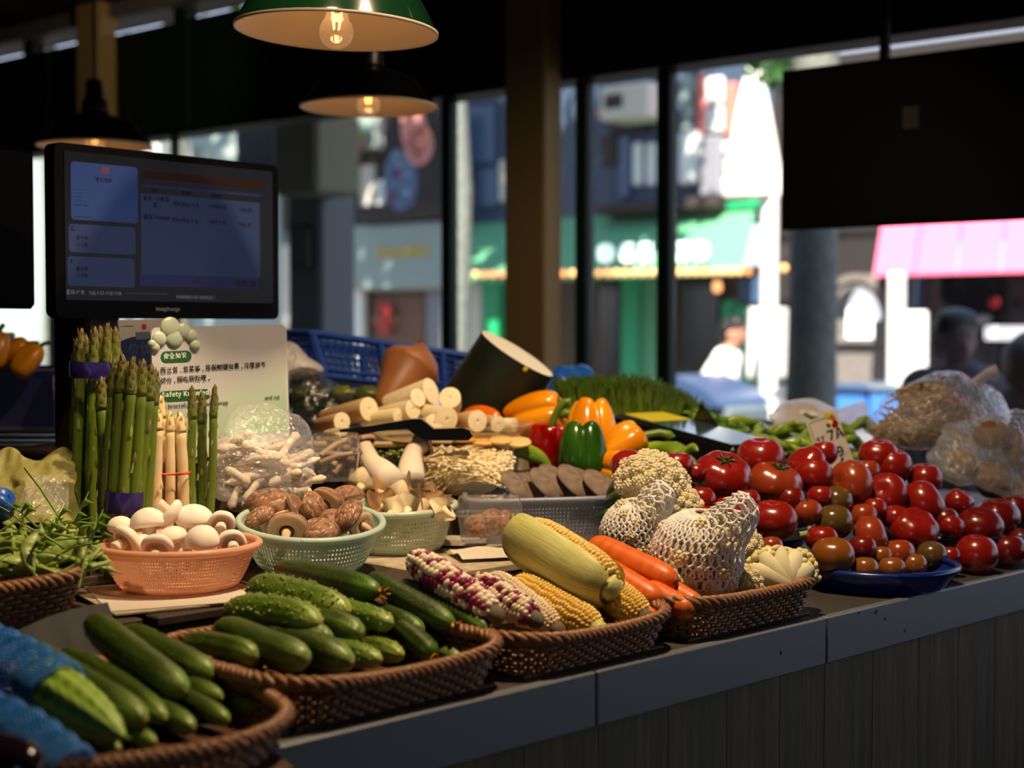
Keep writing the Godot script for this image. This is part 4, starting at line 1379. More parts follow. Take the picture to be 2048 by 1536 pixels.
# ---------------------------------------------------------------- colanders, asparagus, mushrooms
# a plastic colander: holed double wall, rolled rim, foot; sq > 2 makes it squarer, ks stretches it
func colander(label: String, at: Transform3D, rt: float, rb: float, h: float, m: Material, rows := 16, n := 204, sq := 2.0, ks := Vector2.ONE) -> Node3D:
	var t := thing("colander", label, "colander", "", at)
	var nv := rows
	var shape := func(u: float, r: float, y: float) -> Vector3:
		var c := cos(TAU * u); var s := sin(TAU * u)
		var k := pow(pow(absf(c), sq) + pow(absf(s), sq), -1.0 / sq)
		return Vector3(s * r * k * ks.x, y, c * r * k * ks.y)
	var g := G.new()
	for side in 2:
		var base := g.v.size()
		for j in nv + 1:
			var f := j / float(nv)
			var r := lerpf(rb, rt, pow(f, 0.62)) - 0.0016 * side
			for i in n:
				g.put(shape.call(float(i) / n, r, h * f), Color.WHITE)
		for j in nv:
			for i in n:
				if i % 2 == 1 and j % 2 == 1 and j < nv - 3 and j > 1:
					continue
				var i2 := (i + 1) % n
				var q := [base + j * n + i, base + j * n + i2, base + (j + 1) * n + i2, base + (j + 1) * n + i]
				if side == 0:
					g.quad(q[0], q[1], q[2], q[3])
				else:
					g.quad(q[3], q[2], q[1], q[0])
	g.grid(n, 1, func(u: float, f: float): return shape.call(u, 0.0008 + (rb - 0.0008) * f, 0.0))
	obj("bowl", g, m, t)
	g = G.new()
	var ring := []
	for i in 73:
		ring.append(shape.call(i / 72.0, rt + 0.003, h + 0.001))
	g.tube(ring, 0.0052, 10, false)
	obj("rim", g, m, t)
	g = G.new()
	ring = []
	for i in 49:
		ring.append(shape.call(i / 48.0, rb * 0.97, 0.001))
	g.tube(ring, 0.003, 6, false)
	obj("foot", g, m, t)
	return t

func colanders() -> void:
	mat("orange_plastic", "#f2c2a0", 0.3, {"back": "#e4bc9c"})
	mat("mint_plastic", "#c2d6c8", 0.3, {"back": "#a0b4a6"})
	mat("mint_pale", "#c6d2c2", 0.3, {"back": "#a0a898"})
	mat("greyblue_plastic", "#8b94ac", 0.35, {"back": "#606880"})
	var o := P(358, 1100, 2.0)
	colander("orange plastic colander of white button mushrooms on the card", Transform3D(Basis(), Vector3(o.x, TOP + 0.0575, o.z)), 0.103, 0.074, 0.055, M.orange_plastic, 24, 320)
	o = P(618, 1050, 2.15)
	colander("mint green plastic colander of shiitake mushrooms", Transform3D(Basis.from_euler(Vector3(0.14, 0, -0.045)), Vector3(o.x, TOP + 0.062, o.z - 0.01)), 0.1, 0.072, 0.062, M.mint_plastic, 18, 210)
	o = P(800, 1028, 2.36)
	colander("pale green plastic colander of curled brown oyster mushrooms", Transform3D(Basis.from_euler(Vector3(0.05, 0, 0.02)), Vector3(o.x, TOP + 0.056, o.z)), 0.086, 0.064, 0.066, M.mint_pale, 20, 190)
	o = P(1082, 996, 2.5)
	colander("blue-grey square plastic colander under the flat grey mushroom caps", Transform3D(Basis.from_euler(Vector3(0.0, 0.05, 0.02)), Vector3(o.x, TOP + 0.058, o.z)), 0.1, 0.084, 0.066, M.greyblue_plastic, 22, 260, 5.0, Vector2(1.22, 0.86))

# ---- asparagus
func spear(len: float, r: float, white: bool, sd: int) -> Array:
	rng.seed = sd
	var body := G.new()
	var tip := G.new()
	var cg := func(f: float) -> Color:
		if white:
			return lin("#e9cfa0").lerp(lin("#d9a868"), clampf(1 - f * 1.6, 0, 1) * 0.5)
		return lin("#8a9a4c").lerp(lin("#64781c"), clampf(f * 2.2, 0, 1)).lerp(lin("#5d6a26"), clampf(f * 3.0 - 2.0, 0, 1))
	var pts := []; var rad := []; var cols := []
	var bend := rng.randf_range(-0.004, 0.004)
	var tl := 0.05 if not white else 0.03
	for k in 17:
		var f := k / 16.0
		pts.append(Vector3(bend * sin(f * PI), f * (len - tl), 0))
		rad.append(r * (1.05 - 0.18 * f) * (1.0 + 0.03 * sin(k * 1.7)))
		cols.append(cg.call(f * 0.85))
	body.tube(pts, rad, 12, true, cols)
	var scale := func(g: G, y: float, a: float, rr: float, s: float, k: Color) -> void:
		g.col = k
		var out := Vector3(cos(a), 0, sin(a))
		var side := Vector3(-sin(a), 0, cos(a))
		var b := out * (rr - 0.0008) + Vector3(0, y, 0)
		g.col = k
		g.grid(4, 4, func(u: float, v: float):
			var w := (1.0 - v) * sqrt(v + 0.25) * 1.25
			var x := (u - 0.5) * w * s
			return b + side * x + Vector3.UP * v * s * 1.7 + out * (0.0012 + sin(v * PI * 0.8) * s * 0.18 - x * x / maxf(rr, 0.003) * 0.5), false)
		g.col = Color.WHITE
	var nb := 11 if not white else 3
	for k in nb:
		var f := 0.25 + 0.72 * k / nb
		scale.call(body, f * (len - tl), k * 2.4 + rng.randf() * 0.5, r * (1.05 - 0.18 * f), r * 0.95, (lin("#a3b060") if k % 3 else lin("#9a8a5a")) if not white else lin("#ecd7ae"))
	var tr: float = rad[-1]
	pts = []; rad = []; cols = []
	for k in 9:
		var f := k / 8.0
		pts.append(Vector3(0, len - tl + tl * f, 0))
		rad.append(tr * (1.0 + 0.12 * sin(f * PI)) * pow(maxf(1.0 - f, 0.0), 0.45) + 0.0006)
		cols.append(lin("#6f7a2c").lerp(lin("#6b5a34"), f) if not white else lin("#ead39c"))
	tip.tube(pts, rad, 12, true, cols)
	var nt := 22 if not white else 10
	for k in nt:
		var f := pow(k / float(nt), 0.85) * 0.86
		var rr := tr * (1.0 + 0.12 * sin(f * PI)) * pow(1.0 - f, 0.45)
		scale.call(tip, len - tl + tl * f, k * 2.399, rr, tr * (1.05 - 0.45 * f), lin("#76843a").lerp(lin("#7b6440"), f * f + rng.randf() * 0.35) if not white else lin("#efdcb2").lerp(lin("#d8c070"), f))
	return [body.mesh(), tip.mesh()]

# a bunch: rows of [top px, top py, foot px, foot py, depth]
func bunch(label: String, rows: Array, kinds: Array, len0: float, group := "") -> Node3D:
	var t := thing("asparagus_bunch", label, "asparagus", group)
	for q in rows:
		q[4] += 0.11
	var c := P(rows[0][2], rows[0][3], rows[0][4])
	t.position = c
	for k in rows.size():
		var q: Array = rows[k]
		var foot := P(q[2], q[3], q[4])
		var top := P(q[0], q[1], q[4] + (q[5] if q.size() > 5 else 0.0))
		var d := top - foot
		var y := d.normalized()
		var x := y.cross(Vector3.FORWARD).normalized()
		var bs := Basis(x, y, x.cross(y)) * Basis(Vector3.UP, k * 1.3)
		var ks: Array = kinds[k % kinds.size()]
		var th := 1.0 + 0.12 * sin(k * 2.1)
		var b := obj_mesh("spear", ks[0], M.veg, t)
		b.transform = Transform3D(bs.scaled_local(Vector3(th, d.length() / len0, th)), foot - c)
		obj_mesh("tip", ks[1], M.veg, b)
	return t

func band(t: Node3D, called: String, cen: Vector3, up: Vector3, rx: float, rz: float, h: float, m: Material, yaw := 0.0) -> MeshInstance3D:
	var g := G.new()
	var y := up.normalized()
	var x := (Vector3(cos(yaw), 0, sin(yaw)) - y * y.dot(Vector3(cos(yaw), 0, sin(yaw)))).normalized()
	g.xf = Transform3D(Basis(x, y, x.cross(y)), cen - t.position)
	g.grid(40, 6, func(u: float, v: float):
		var w := 1.0 + 0.025 * sin(u * TAU * 7.0) * sin(v * 5.0)
		var e := 0.0012 * sin(v * PI)
		return Vector3(sin(TAU * u) * (rx * w + e), (v - 0.5) * h, cos(TAU * u) * (rz * w + e)))
	return obj(called, g, m, t)

func asparagus_and_sign() -> void:
	mat("veg", "#ffffff", 0.42, {"vc": true})
	mat("cuke", "#ffffff", 0.36, {"vc": true, "bump": [0.06, 0.5, Vector3(16, 16, 16)]})
	mat("veg_dull", "#ffffff", 0.7, {"vc": true})
	mat("veg_gloss", "#ffffff", 0.2, {"vc": true})
	mat("purple_tape", "#2c2166", 0.3)
	mat("tape_print", "#6a62a8", 0.5)
	mat("rubber_red", "#d8432f", 0.5)
	var green := [spear(0.30, 0.0092, false, 11), spear(0.30, 0.0088, false, 12), spear(0.30, 0.0096, false, 13)]
	var white := [spear(0.2, 0.0084, true, 21), spear(0.2, 0.0088, true, 22)]
	var t := bunch("tall bunch of thick green asparagus with a purple tape below its tips", [
		[163, 655, 155, 1150, 2.07], [190, 652, 182, 1150, 2.06], [214, 645, 210, 1150, 2.06], [231, 652, 232, 1150, 2.07], [172, 668, 166, 1150, 2.10], [200, 650, 195, 1150, 2.10], [222, 655, 222, 1150, 2.10], [203, 752, 207, 1150, 2.03], [155, 672, 148, 1150, 2.09]], green, 0.30)
	band(t, "tape", P(188, 740, 2.18), P(186, 640, 2.18) - P(184, 760, 2.18), 0.034, 0.029, 0.024, M.purple_tape)
	t = bunch("bunch of green asparagus leaning over, purple tape near its foot", [
		[229, 716, 212, 1160, 1.98], [246, 708, 225, 1160, 1.97], [266, 712, 240, 1160, 1.96], [287, 716, 252, 1160, 1.97], [304, 726, 262, 1160, 1.98], [313, 738, 272, 1160, 1.99], [256, 722, 232, 1160, 1.99], [277, 730, 247, 1160, 2.0], [296, 742, 258, 1160, 2.0]], green, 0.30)
	var up := P(271, 712, 2.09) - P(240, 1160, 2.09)
	band(t, "tape", P(248, 1003, 2.085), up, 0.0255, 0.026, 0.030, M.purple_tape)
	t = bunch("bunch of white asparagus tied with a red rubber band", [
		[322, 790, 318, 1090, 2.04], [309, 826, 300, 1090, 2.02], [341, 822, 334, 1090, 2.02], [360, 824, 366, 1090, 2.03], [316, 818, 312, 1090, 2.0], [350, 840, 352, 1090, 2.05], [330, 832, 328, 1090, 2.06]], white, 0.2)
	band(t, "rubber_band", P(334, 945, 2.14), Vector3.UP, 0.0345, 0.028, 0.0034, M.rubber_red)
	bunch("three thin green asparagus spears standing apart beside the white bunch", [[384, 770, 390, 1090, 2.04], [404, 782, 404, 1090, 2.06], [430, 768, 414, 1090, 2.05]], [spear(0.24, 0.0072, false, 14), spear(0.24, 0.0068, false, 15)], 0.24)

	# the frosted sign
	var tex := GradientTexture2D.new()
	var gr := Gradient.new()
	gr.set_color(0, Color("#cbc9ca")); gr.set_color(1, Color("#9fc49a"))
	gr.add_point(0.5, Color("#c9c8c8"))
	tex.gradient = gr
	tex.width = 64; tex.height = 64
	tex.fill_from = Vector2(0.35, 1.0); tex.fill_to = Vector2(0.75, 0.0)
	var sg := mat("sign_face", "#ffffff", 0.3)
	sg.albedo_texture = tex
	sg.uv1_scale = Vector3(1.0 / 0.232, 1.0 / 0.18, 1)
	sg.uv1_offset = Vector3(0.5, 0.5, 0)
	mat("sign_edge", "#b4bfa8", 0.3)
	mat("sign_green", "#1f5a2c", 0.5)
	mat("sign_ink", "#14110f", 0.6)
	mat("sign_white", "#e4ead8", 0.6)
	mat("sign_soft", "#6a6f62", 0.6)
	var x := (P(572, 756, 2.34) - P(300, 756, 2.2))
	x.y = 0.0
	x = x.normalized()
	var fr := Transform3D(Basis(x, Vector3.UP, x.cross(Vector3.UP)) * Basis(Vector3.BACK, 0.026), Vector3.ZERO)
	fr.origin = P(436, 756, 2.27)
	t = thing("shop_sign", "frosted pale green sign about food safety with a broccoli shape on its corner", "sign", "", fr)
	var a := hit(fr, 302, 668, 0); var b := hit(fr, 573, 862, 0); var c := hit(fr, 573, 648, 0)
	var g := G.new()
	g.slab(round_rect(a.x, b.y - 0.03, c.x, c.y, 0.012), -0.006, 0.0)
	obj("board", g, sg, t)
	g = G.new()
	var lobes := [[320, 678, 16.0], [342, 655, 22.0], [368, 662, 17.0], [311, 694, 11.0], [384, 672, 14.0], [350, 676, 20.0], [306, 688, 9.0], [391, 690, 12.0]]
	for e in lobes:
		var p := hit(fr, e[0], e[1], 0.003)
		var r: float = e[2] * 2.2 / 3000.0
		g.ball(Vector3(p.x, p.y, 0.0), Vector3(r, r, 0.006), 20, 10)
	obj("broccoli_shape", g, M.sign_edge, t)
	var pill := func(x0: float, y0: float, x1: float, y1: float) -> void:
		var p0 := hit(fr, x0, y0, 0.0); var p1 := hit(fr, x1, y1, 0.0)
		var q := G.new()
		q.slab(round_rect(p0.x, p1.y, p1.x, p0.y, (p0.y - p1.y) * 0.49), 0.0, 0.0008)
		obj("pill", q, M.sign_green, t)
	pill.call(321, 703, 383, 723)
	pill.call(318, 783, 421, 798)
	var gl := func(s: String, px: float, py: float, size: float, m: Material) -> void:
		glyphs(s, size, m, t, Transform3D(Basis(Vector3.BACK, 0.012), hit(fr, px, py, 0.0012)), "lettering", 0.12)
	gl.call("安全知识", 327, 712, 0.0089, M.sign_white)
	gl.call("西兰花、花菜等，用保鲜膜包裹，冷藏前不", 321, 741, 0.0091, M.sign_ink)
	gl.call("切分，现吃现处理。", 321, 761, 0.0091, M.sign_ink)
	text_part("Safety Knowledge", 0.0074, 0.0004, M.sign_white, t, Transform3D(Basis(Vector3.BACK, 0.0), hit(fr, 324, 790, 0.0011)))
	text_part("For broccoli, cauliflower, wrap", 0.0060, 0.0003, M.sign_ink, t, Transform3D(Basis(Vector3.BACK, 0.0), hit(fr, 318, 814, 0.0009)), "lettering", false)
	text_part("and cut", 0.0055, 0.0003, M.sign_ink, t, Transform3D(Basis(), hit(fr, 530, 796, 0.0009)), "lettering", false)
	# the blue and white flyer behind
	mat("flyer_white", "#b8afa8", 0.6)
	mat("flyer_blue", "#1d2d58", 0.5)
	mat("flyer_red", "#b5202a", 0.5)
	mat("flyer_line", "#5a6480", 0.6)
	fr.origin = P(280, 690, 2.36)
	t = thing("flyer", "blue and white price flyer standing behind the frosted sign", "flyer", "", fr)
	a = hit(fr, 236, 640, 0); b = hit(fr, 345, 780, 0)
	g = G.new()
	g.box(Vector3(a.x, b.y, -0.003), Vector3(b.x, a.y, 0.0), 0.0008)
	obj("card", g, M.flyer_white, t)
	g = G.new()
	var poly := PackedVector2Array([Vector2(a.x + 0.001, b.y + 0.001), Vector2(b.x - 0.001, b.y + 0.001)])
	for k in 13:
		var f := 1.0 - k / 12.0
		var yy := hit(fr, 290, 682 - 10 * sin(f * 4.2), 0).y
		poly.append(Vector2(lerpf(a.x + 0.001, b.x - 0.001, f), yy))
	g.slab(poly, 0.0, 0.0006)
	obj("blue_wave", g, M.flyer_blue, t)
	g = G.new()
	var p0 := hit(fr, 271, 664, 0); var p1 := hit(fr, 310, 678, 0)
	g.slab(round_rect(p0.x, p1.y, p1.x, p0.y, 0.001), 0.0004, 0.0009)
	obj("blue_block", g, M.flyer_line, t)
	g = G.new()
	p0 = hit(fr, 288, 653, 0)
	g.slab(round_rect(p0.x - 0.004, p0.y - 0.004, p0.x + 0.004, p0.y + 0.004, 0.003), 0.0, 0.0008)
	obj("red_emblem", g, M.flyer_red, t)
	g = G.new()
	p0 = hit(fr, 301, 716, 0); p1 = hit(fr, 319, 760, 0)
	g.slab(round_rect(p0.x, p1.y, p1.x, p0.y, 0.003), 0.0007, 0.0012)
	obj("red_tag", g, M.flyer_red, t)
	text_part("- ------", 0.006, 0.0003, M.sign_ink, t, Transform3D(Basis(), hit(fr, 242, 652, 0.0004)))
	glyphs("价优", 0.019, M.flyer_line, t, Transform3D(Basis(), hit(fr, 256, 698, 0.001)), "lettering", 0.05)

# ---- mushrooms
func button_master() -> Array:
	var out := []
	for k in 3:
		var cap := G.new()
		var prof := []
		var deep: float = [0.78, 0.92, 0.66][k]
		for j in 15:
			var e := j / 14.0
			var a := lerpf(-0.62, PI / 2, e)
			prof.append(Vector2(maxf(cos(a), 0.001) * (1.0 if a > 0 else 0.99), sin(a) * (deep if a > 0 else 0.42)))
		prof.push_front(Vector2(0.62, -0.20))
		prof.push_front(Vector2(0.30, -0.16))
		cap.grid(28, prof.size() - 1, func(u: float, v: float):
			var j := int(round(v * (prof.size() - 1)))
			var p: Vector2 = prof[j]
			var w := 1.0 + 0.03 * sin(TAU * u * 2 + k) + 0.02 * sin(TAU * u * 5 + k * 2.0)
			var n := 0.5 + 0.5 * sin(u * 23.0 + v * 9.0 + k)
			var c := lin("#f0e4d6").lerp(lin("#dcc4aa"), 0.25 * n * n)
			if j < 2:
				c = lin("#b3927a")
			return [Vector3(sin(TAU * u) * p.x * w, p.y, cos(TAU * u) * p.x * w), c])
		var stem := G.new()
		stem.col = lin("#e3d2bf")
		stem.lathe([Vector2(0.001, -0.95), Vector2(0.34, -0.93), Vector2(0.42, -0.82), Vector2(0.38, -0.55), Vector2(0.36, -0.15)], 20)
		out.append([cap.mesh(), stem.mesh()])
	return out

func tilted(at: Vector3, s: float, tilt: float, toward: float, spin := 0.0) -> Transform3D:   # leans by tilt towards the compass angle toward (0 = camera, 90 = right)
	var ax := Vector3(cos(deg_to_rad(toward)), 0, -sin(deg_to_rad(toward)))
	return Transform3D((Basis(ax, deg_to_rad(tilt)) * Basis(Vector3.UP, spin)).scaled_local(Vector3.ONE * s), at)

func mushrooms() -> void:
	var bm := button_master()
	var rows := [[241, 1063, 23, 2.02, 10, 0, "white button mushroom at the far side of the orange colander, beside the asparagus"], [297, 1058, 31, 2.02, -15, 30, "large pale button mushroom standing at the back of the orange colander"],
		[338, 1034, 26, 2.03, 130, 100, "knobbly upturned button mushroom at the top of the orange colander"], [387, 1048, 33, 2.04, 5, 0, "biggest white button mushroom, topmost in the orange colander"], [443, 1058, 24, 2.02, 72, 185, "button mushroom with its stalk turned to the camera, next to the green colander"],
		[252, 1090, 28, 1.97, 62, 140, "button mushroom lying with its gills and stem showing at the rim of the orange colander"], [343, 1088, 28, 1.99, -20, 90, "tilted white button mushroom in the middle of the orange colander"], [405, 1092, 30, 1.96, 12, 0, "round white button mushroom in front, under the biggest one"],
		[314, 1104, 28, 1.94, 50, 180, "button mushroom turned upside down at the front of the orange colander"], [464, 1096, 25, 1.97, 70, 200, "half hidden button mushroom at the rim towards the green colander"], [286, 1104, 24, 1.99, 20, 60, "small white button mushroom sunk at the front rim, beside the upside down one"], [372, 1096, 26, 2.05, 0, 0, "white button mushroom buried beneath the biggest one"]]
	for k in rows.size():
		var q: Array = rows[k]
		var t := thing("button_mushroom", q[6], "mushroom", "white button mushrooms in the orange colander", tilted(P(q[0], q[1] - 9, q[3]), 1.2 * q[2] * q[3] / F, q[4], q[5], k * 0.9))
		obj_mesh("cap", bm[k % 3][0], M.veg_dull, t)
		obj_mesh("stem", bm[k % 3][1], M.veg_dull, t)
	# shiitake
	var sh := []
	var fn := fast(1.0, 2)
	for k in 3:
		var cap := G.new()
		cap.grid(48, 26, func(u: float, v: float):
			var a := TAU * u
			var e := v * 1.25 - 0.25       # below zero: the rolled underside
			var r: float; var y: float
			if e < 0:
				r = lerpf(0.93, 0.35, -e * 4.0); y = -0.16 - 0.05 * sin(-e * 4.0 * PI)
			else:
				r = cos(e * PI / 2); y = 0.62 * sin(e * PI / 2) * (0.9 + 0.1 * k) - 0.14 * pow(1 - e, 3)
			var w := 1.0 + 0.07 * sin(a * 2 + k * 2.0) + 0.04 * sin(a * 3 + k)
			var p := Vector3(sin(a) * r * w, y, cos(a) * r * w)
			var n := fn.get_noise_3d(p.x * 2.3 + k * 9.0, p.y * 2.3, p.z * 2.3)
			var crack := clampf(1.0 - absf(n) * 13.0, 0, 1) * (0.85 if k < 2 else 0.35)
			var c := lin("#6f4831").lerp(lin("#93694c"), clampf(0.5 + n * 1.5, 0, 1)).lerp(lin("#e6c8a8"), crack)
			if e < 0:
				c = lin("#dcbb98")
			elif e > 0:
				p *= 1.0 - 0.05 * crack
			return [p, c])
		var gills := G.new()
		for i in 34:
			var a := TAU * i / 34.0
			gills.col = lin("#d9b592")
			gills.quad_at(Vector3(sin(a) * 0.25, -0.2, cos(a) * 0.25), Vector3(sin(a + 0.03) * 0.9, -0.17, cos(a + 0.03) * 0.9), Vector3(sin(a) * 0.9, -0.10, cos(a) * 0.9), Vector3(sin(a - 0.02) * 0.25, -0.08, cos(a - 0.02) * 0.25))
		var stem := G.new()
		var cc := [lin("#b98d6a"), lin("#cda17c"), lin("#d8b28e"), lin("#d8b896")]
		stem.tube([Vector3(0.18, -1.0, 0.05), Vector3(0.12, -0.75, 0.03), Vector3(0.03, -0.4, 0), Vector3(0, -0.1, 0)], [0.15, 0.2, 0.21, 0.24], 14, true, cc)
		sh.append([cap.mesh(), gills.mesh(), stem.mesh()])
	rows = [[541, 1010, 39, 2.2, 12, 0, 0, "large dark cracked shiitake at the back of the mint colander, by the bag"], [586, 1030, 30, 2.17, 85, 110, 1, "shiitake on its side with a pale stalk in the middle of the mint colander"], [624, 1022, 31, 2.16, 78, 80, 1, "brown shiitake standing on edge at the centre of the mint colander"], [655, 1012, 31, 2.2, 70, 140, 2, "shiitake at the back of the mint colander next to the oyster mushrooms"],
		[690, 1004, 33, 2.24, -25, 60, 2, "brown shiitake topping the back rim of the mint colander"], [695, 1040, 31, 2.13, 52, 300, 1, "shiitake with a curved brown cap near the far rim of the mint colander"], [722, 1054, 25, 2.13, 80, 235, 2, "shiitake lying with its stalk out over the mint rim"], [639, 1066, 33, 2.10, 16, 0, 0, "pale cracked shiitake at the front rim of the mint colander"],
		[575, 1066, 34, 2.09, 75, 175, 1, "upturned shiitake showing gills and stalk at the front of the mint colander"], [520, 1040, 26, 2.14, 30, 300, 1, "brown shiitake half hidden under the large cracked one"], [668, 1046, 26, 2.14, 20, 40, 2, "small shiitake wedged between the two brown caps"]]
	for k in rows.size():
		var q: Array = rows[k]
		var t := thing("shiitake_mushroom", q[7], "mushroom", "shiitake in the mint green colander", tilted(P(q[0], q[1] - 4, q[3]), 1.28 * q[2] * q[3] / F, q[4], q[5], k * 1.7))
		obj_mesh("cap", sh[q[6]][0], M.veg_dull, t)
		obj_mesh("gills", sh[q[6]][1], M.veg_dull, t)
		obj_mesh("stem", sh[q[6]][2], M.veg_dull, t)
	# curled brown oyster mushrooms
	var oy := []
	for k in 3:
		var cap := G.new()
		for side in 2:
			cap.grid(36, 9, func(u0: float, v: float):
				var u := u0 if side == 0 else 1.0 - u0
				var a := TAU * u
				var r := 0.12 + 0.88 * v
				var wave := 0.34 * sin(a * 3 + k * 1.3) + 0.14 * sin(a * 5 + k)
				var y := 0.35 * r * r + wave * r * r - 0.25 * pow(r, 4) * (1 + sin(a + k)) - side * 0.06 * (1.0 - 0.7 * r)
				var c := lin("#684528").lerp(lin("#96703f"), 0.5 + 0.5 * sin(a * 2 + r * 4)) if side == 0 else lin("#f0deb8").lerp(lin("#d8bb8c"), 0.25 + 0.25 * sin(a * 26.0))
				return [Vector3(sin(a) * r * (1 + 0.12 * sin(a * 2 + k)), y, cos(a) * r), c])
		var stem := G.new()
		stem.tube([Vector3(0.3, -0.95, 0.1), Vector3(0.25, -0.6, 0.05), Vector3(0.1, -0.25, 0), Vector3(0, 0.02, 0)], [0.16, 0.21, 0.22, 0.30], 12, true, [lin("#f0dfbc"), lin("#ead8b6"), lin("#ead8b6"), lin("#e2cda2")])
		oy.append([cap.mesh(), stem.mesh()])
	rows = [[765, 1014, 30, 2.36, 75, 190, "curled oyster mushroom with a long cream stalk, nearest the mint colander"], [783, 1032, 28, 2.335, 80, 150, "oyster mushroom bent round its pale stalk at the front of the pale green colander"], [815, 1024, 28, 2.3, 70, 200, "oyster mushroom with its pale underside up in the middle of the pale green colander"], [858, 1012, 33, 2.34, 60, 20, "largest dark brown oyster mushroom at the far rim of the pale green colander"],
		[887, 1022, 24, 2.3, 75, 230, "brown oyster mushroom hanging over the far rim of the pale green colander"], [845, 1028, 22, 2.33, 70, 180, "small oyster mushroom showing its pale stub in front of the largest one"], [826, 1036, 24, 2.32, 85, 170, "pale oyster mushroom at the front rim of the pale green colander"], [722, 975, 26, 2.42, 60, 170, "oyster mushroom behind the mint colander, next to the plastic box"],
		[766, 986, 30, 2.42, 40, 20, "brown oyster mushroom topping the heap below the king oysters"], [828, 984, 30, 2.42, 50, 330, "flat brown oyster mushroom below the second king oyster"], [796, 1000, 26, 2.38, 65, 160, "oyster mushroom tucked in the heart of the pale green colander"], [872, 990, 22, 2.4, 45, 60, "thin golden brown oyster mushroom beside the enoki"]]
	for k in rows.size():
		var q: Array = rows[k]
		var t := thing("oyster_mushroom", q[6], "mushroom", "curled brown oyster mushrooms", tilted(P(q[0], q[1] - 3, q[3]), 1.22 * q[2] * q[3] / F, q[4] if k % 3 else 48, q[5] if k % 3 else 20.0 + k * 9.0, k * 2.1))
		obj_mesh("cap", oy[k % 3][0], M.veg_dull, t)
		obj_mesh("stem", oy[k % 3][1], M.veg_dull, t)
	# king oysters
	for q in [[[722, 888, 2.52], [742, 925, 2.5], [772, 955, 2.47], [783, 968, 2.45], 27.0, "king oyster mushroom leaning across, behind the shiitake"], [[846, 888, 2.55], [826, 905, 2.53], [822, 945, 2.5], [826, 968, 2.48], 25.0, "king oyster mushroom standing with its tan cap beside the enoki"]]:
		var base := P(q[3][0], q[3][1], q[3][2])
		var t := thing("king_oyster_mushroom", q[5], "mushroom", "", Transform3D(Basis(), base))
		var pts := []; var rad := []; var cols := []
		var cv := Curve3D.new()
		for k in [3, 2, 1, 0]:
			cv.add_point(P(q[k][0], q[k][1], q[k][2]) - base)
		var r0: float = q[4] * 2.5 / F
		for k in 15:
			var f := k / 14.0
			pts.append(cv.sample_baked(f * cv.get_baked_length(), true))
			rad.append(r0 * (0.75 + 0.35 * sin(clampf(f * 1.25 + 0.2, 0, 1) * PI)) * (0.55 if k == 0 else 1.0))
			cols.append(lin("#dccfbf").lerp(lin("#d0bca4"), f))
		var g := G.new()
		g.tube(pts, rad, 18, true, cols)
		obj("stem", g, M.veg_dull, t)
		var dir: Vector3 = (pts[14] - pts[12]).normalized()
		g = G.new()
		var xx := dir.cross(Vector3.FORWARD).normalized()
		g.xf = Transform3D(Basis(xx, dir, xx.cross(dir)), pts[14])
		g.grid(24, 10, func(u: float, v: float):
			var e := lerpf(-0.5, PI / 2, v)
			return [Vector3(sin(TAU * u) * cos(e) * 1.12, sin(e) * 0.38, cos(TAU * u) * cos(e) * 1.12) * r0 * (1 + 0.06 * sin(TAU * u * 3)), lin("#c9a080").lerp(lin("#a0755a"), v)])
		obj("cap", g, M.veg_dull, t)
	# brown beech mushrooms in a clear box
	var bt := thing("beech_mushroom_bunch", "bunch of striped brown beech mushrooms packed in clear plastic", "mushrooms", "", Transform3D(Basis(), P(672, 955, 2.44)))
	rng.seed = 5
	for k in 26:
		var foot := P(636 + rng.randf() * 44, 905 + rng.randf() * 50, 2.42 + rng.randf() * 0.07) - bt.position
		var tip := P(690 + rng.randf() * 26, 872 + rng.randf() * 62, 2.42 + rng.randf() * 0.07) - bt.position
		var g := G.new()
		g.col = lin("#b59a82").lerp(lin("#8b6d57"), rng.randf())
		g.tube([foot, foot.lerp(tip, 0.5) + Vector3(0, 0.004, 0.003), tip], [0.0055, 0.0048, 0.0035], 8)
		obj("stem", g, M.veg_dull, bt)
		g = G.new()
		g.col = lin("#5d4534").lerp(lin("#84664e"), rng.randf())
		g.ball(tip, Vector3(0.0085, 0.0065, 0.0085), 10, 7)
		obj("cap", g, M.veg_dull, bt)
	mat("clear_plastic", "#f4f4f4", 0.06, {"alpha": 0.07})
	mat("film", "#efefef", 0.14, {"alpha": 0.13, "bump": [0.05, 1.0, Vector3(7, 7, 7)]})
	mat("film_milky", "#e6dfda", 0.24, {"alpha": 0.5, "bump": [0.03, 0.8, Vector3(7, 7, 7)]})
	mat("film_dark", "#26282c", 0.2, {"alpha": 0.45, "bump": [0.03, 0.7, Vector3(7, 7, 7)]})
	plastic_box("clear ribbed plastic box over the beech mushrooms", P(672, 958, 2.40), 0.075, 0.072, 0.10, 0.1)
	# enoki
	var en := thing("enoki_mushroom_bunch", "tangled heap of thin pale enoki mushrooms with tiny round caps", "mushrooms", "", Transform3D(Basis(), P(930, 1000, 2.55)))
	var gs := G.new(); var gc := G.new()
	rng.seed = 6
	for k in 700:
		var f := rng.randf()
		var lowr := rng.randf() * rng.randf()
		var tip := P(860 + 165 * sqrt(f) + rng.randfn() * 7, 891 + 12 * rng.randf() + 100 * lowr * (0.4 + 0.6 * f), 2.63 - 0.15 * lowr - 0.03 * rng.randf()) - en.position
		var foot := P(845 + 70 * rng.randf(), 910 + 75 * rng.randf(), 2.62 - 0.10 * rng.randf()) - en.position
		var mid := foot.lerp(tip, 0.5) + Vector3(rng.randf_range(-0.006, 0.006), rng.randf_range(0.0, 0.014), rng.randf_range(0, 0.012))
		gs.col = lin("#f4e6bc").lerp(lin("#e8d098"), rng.randf())
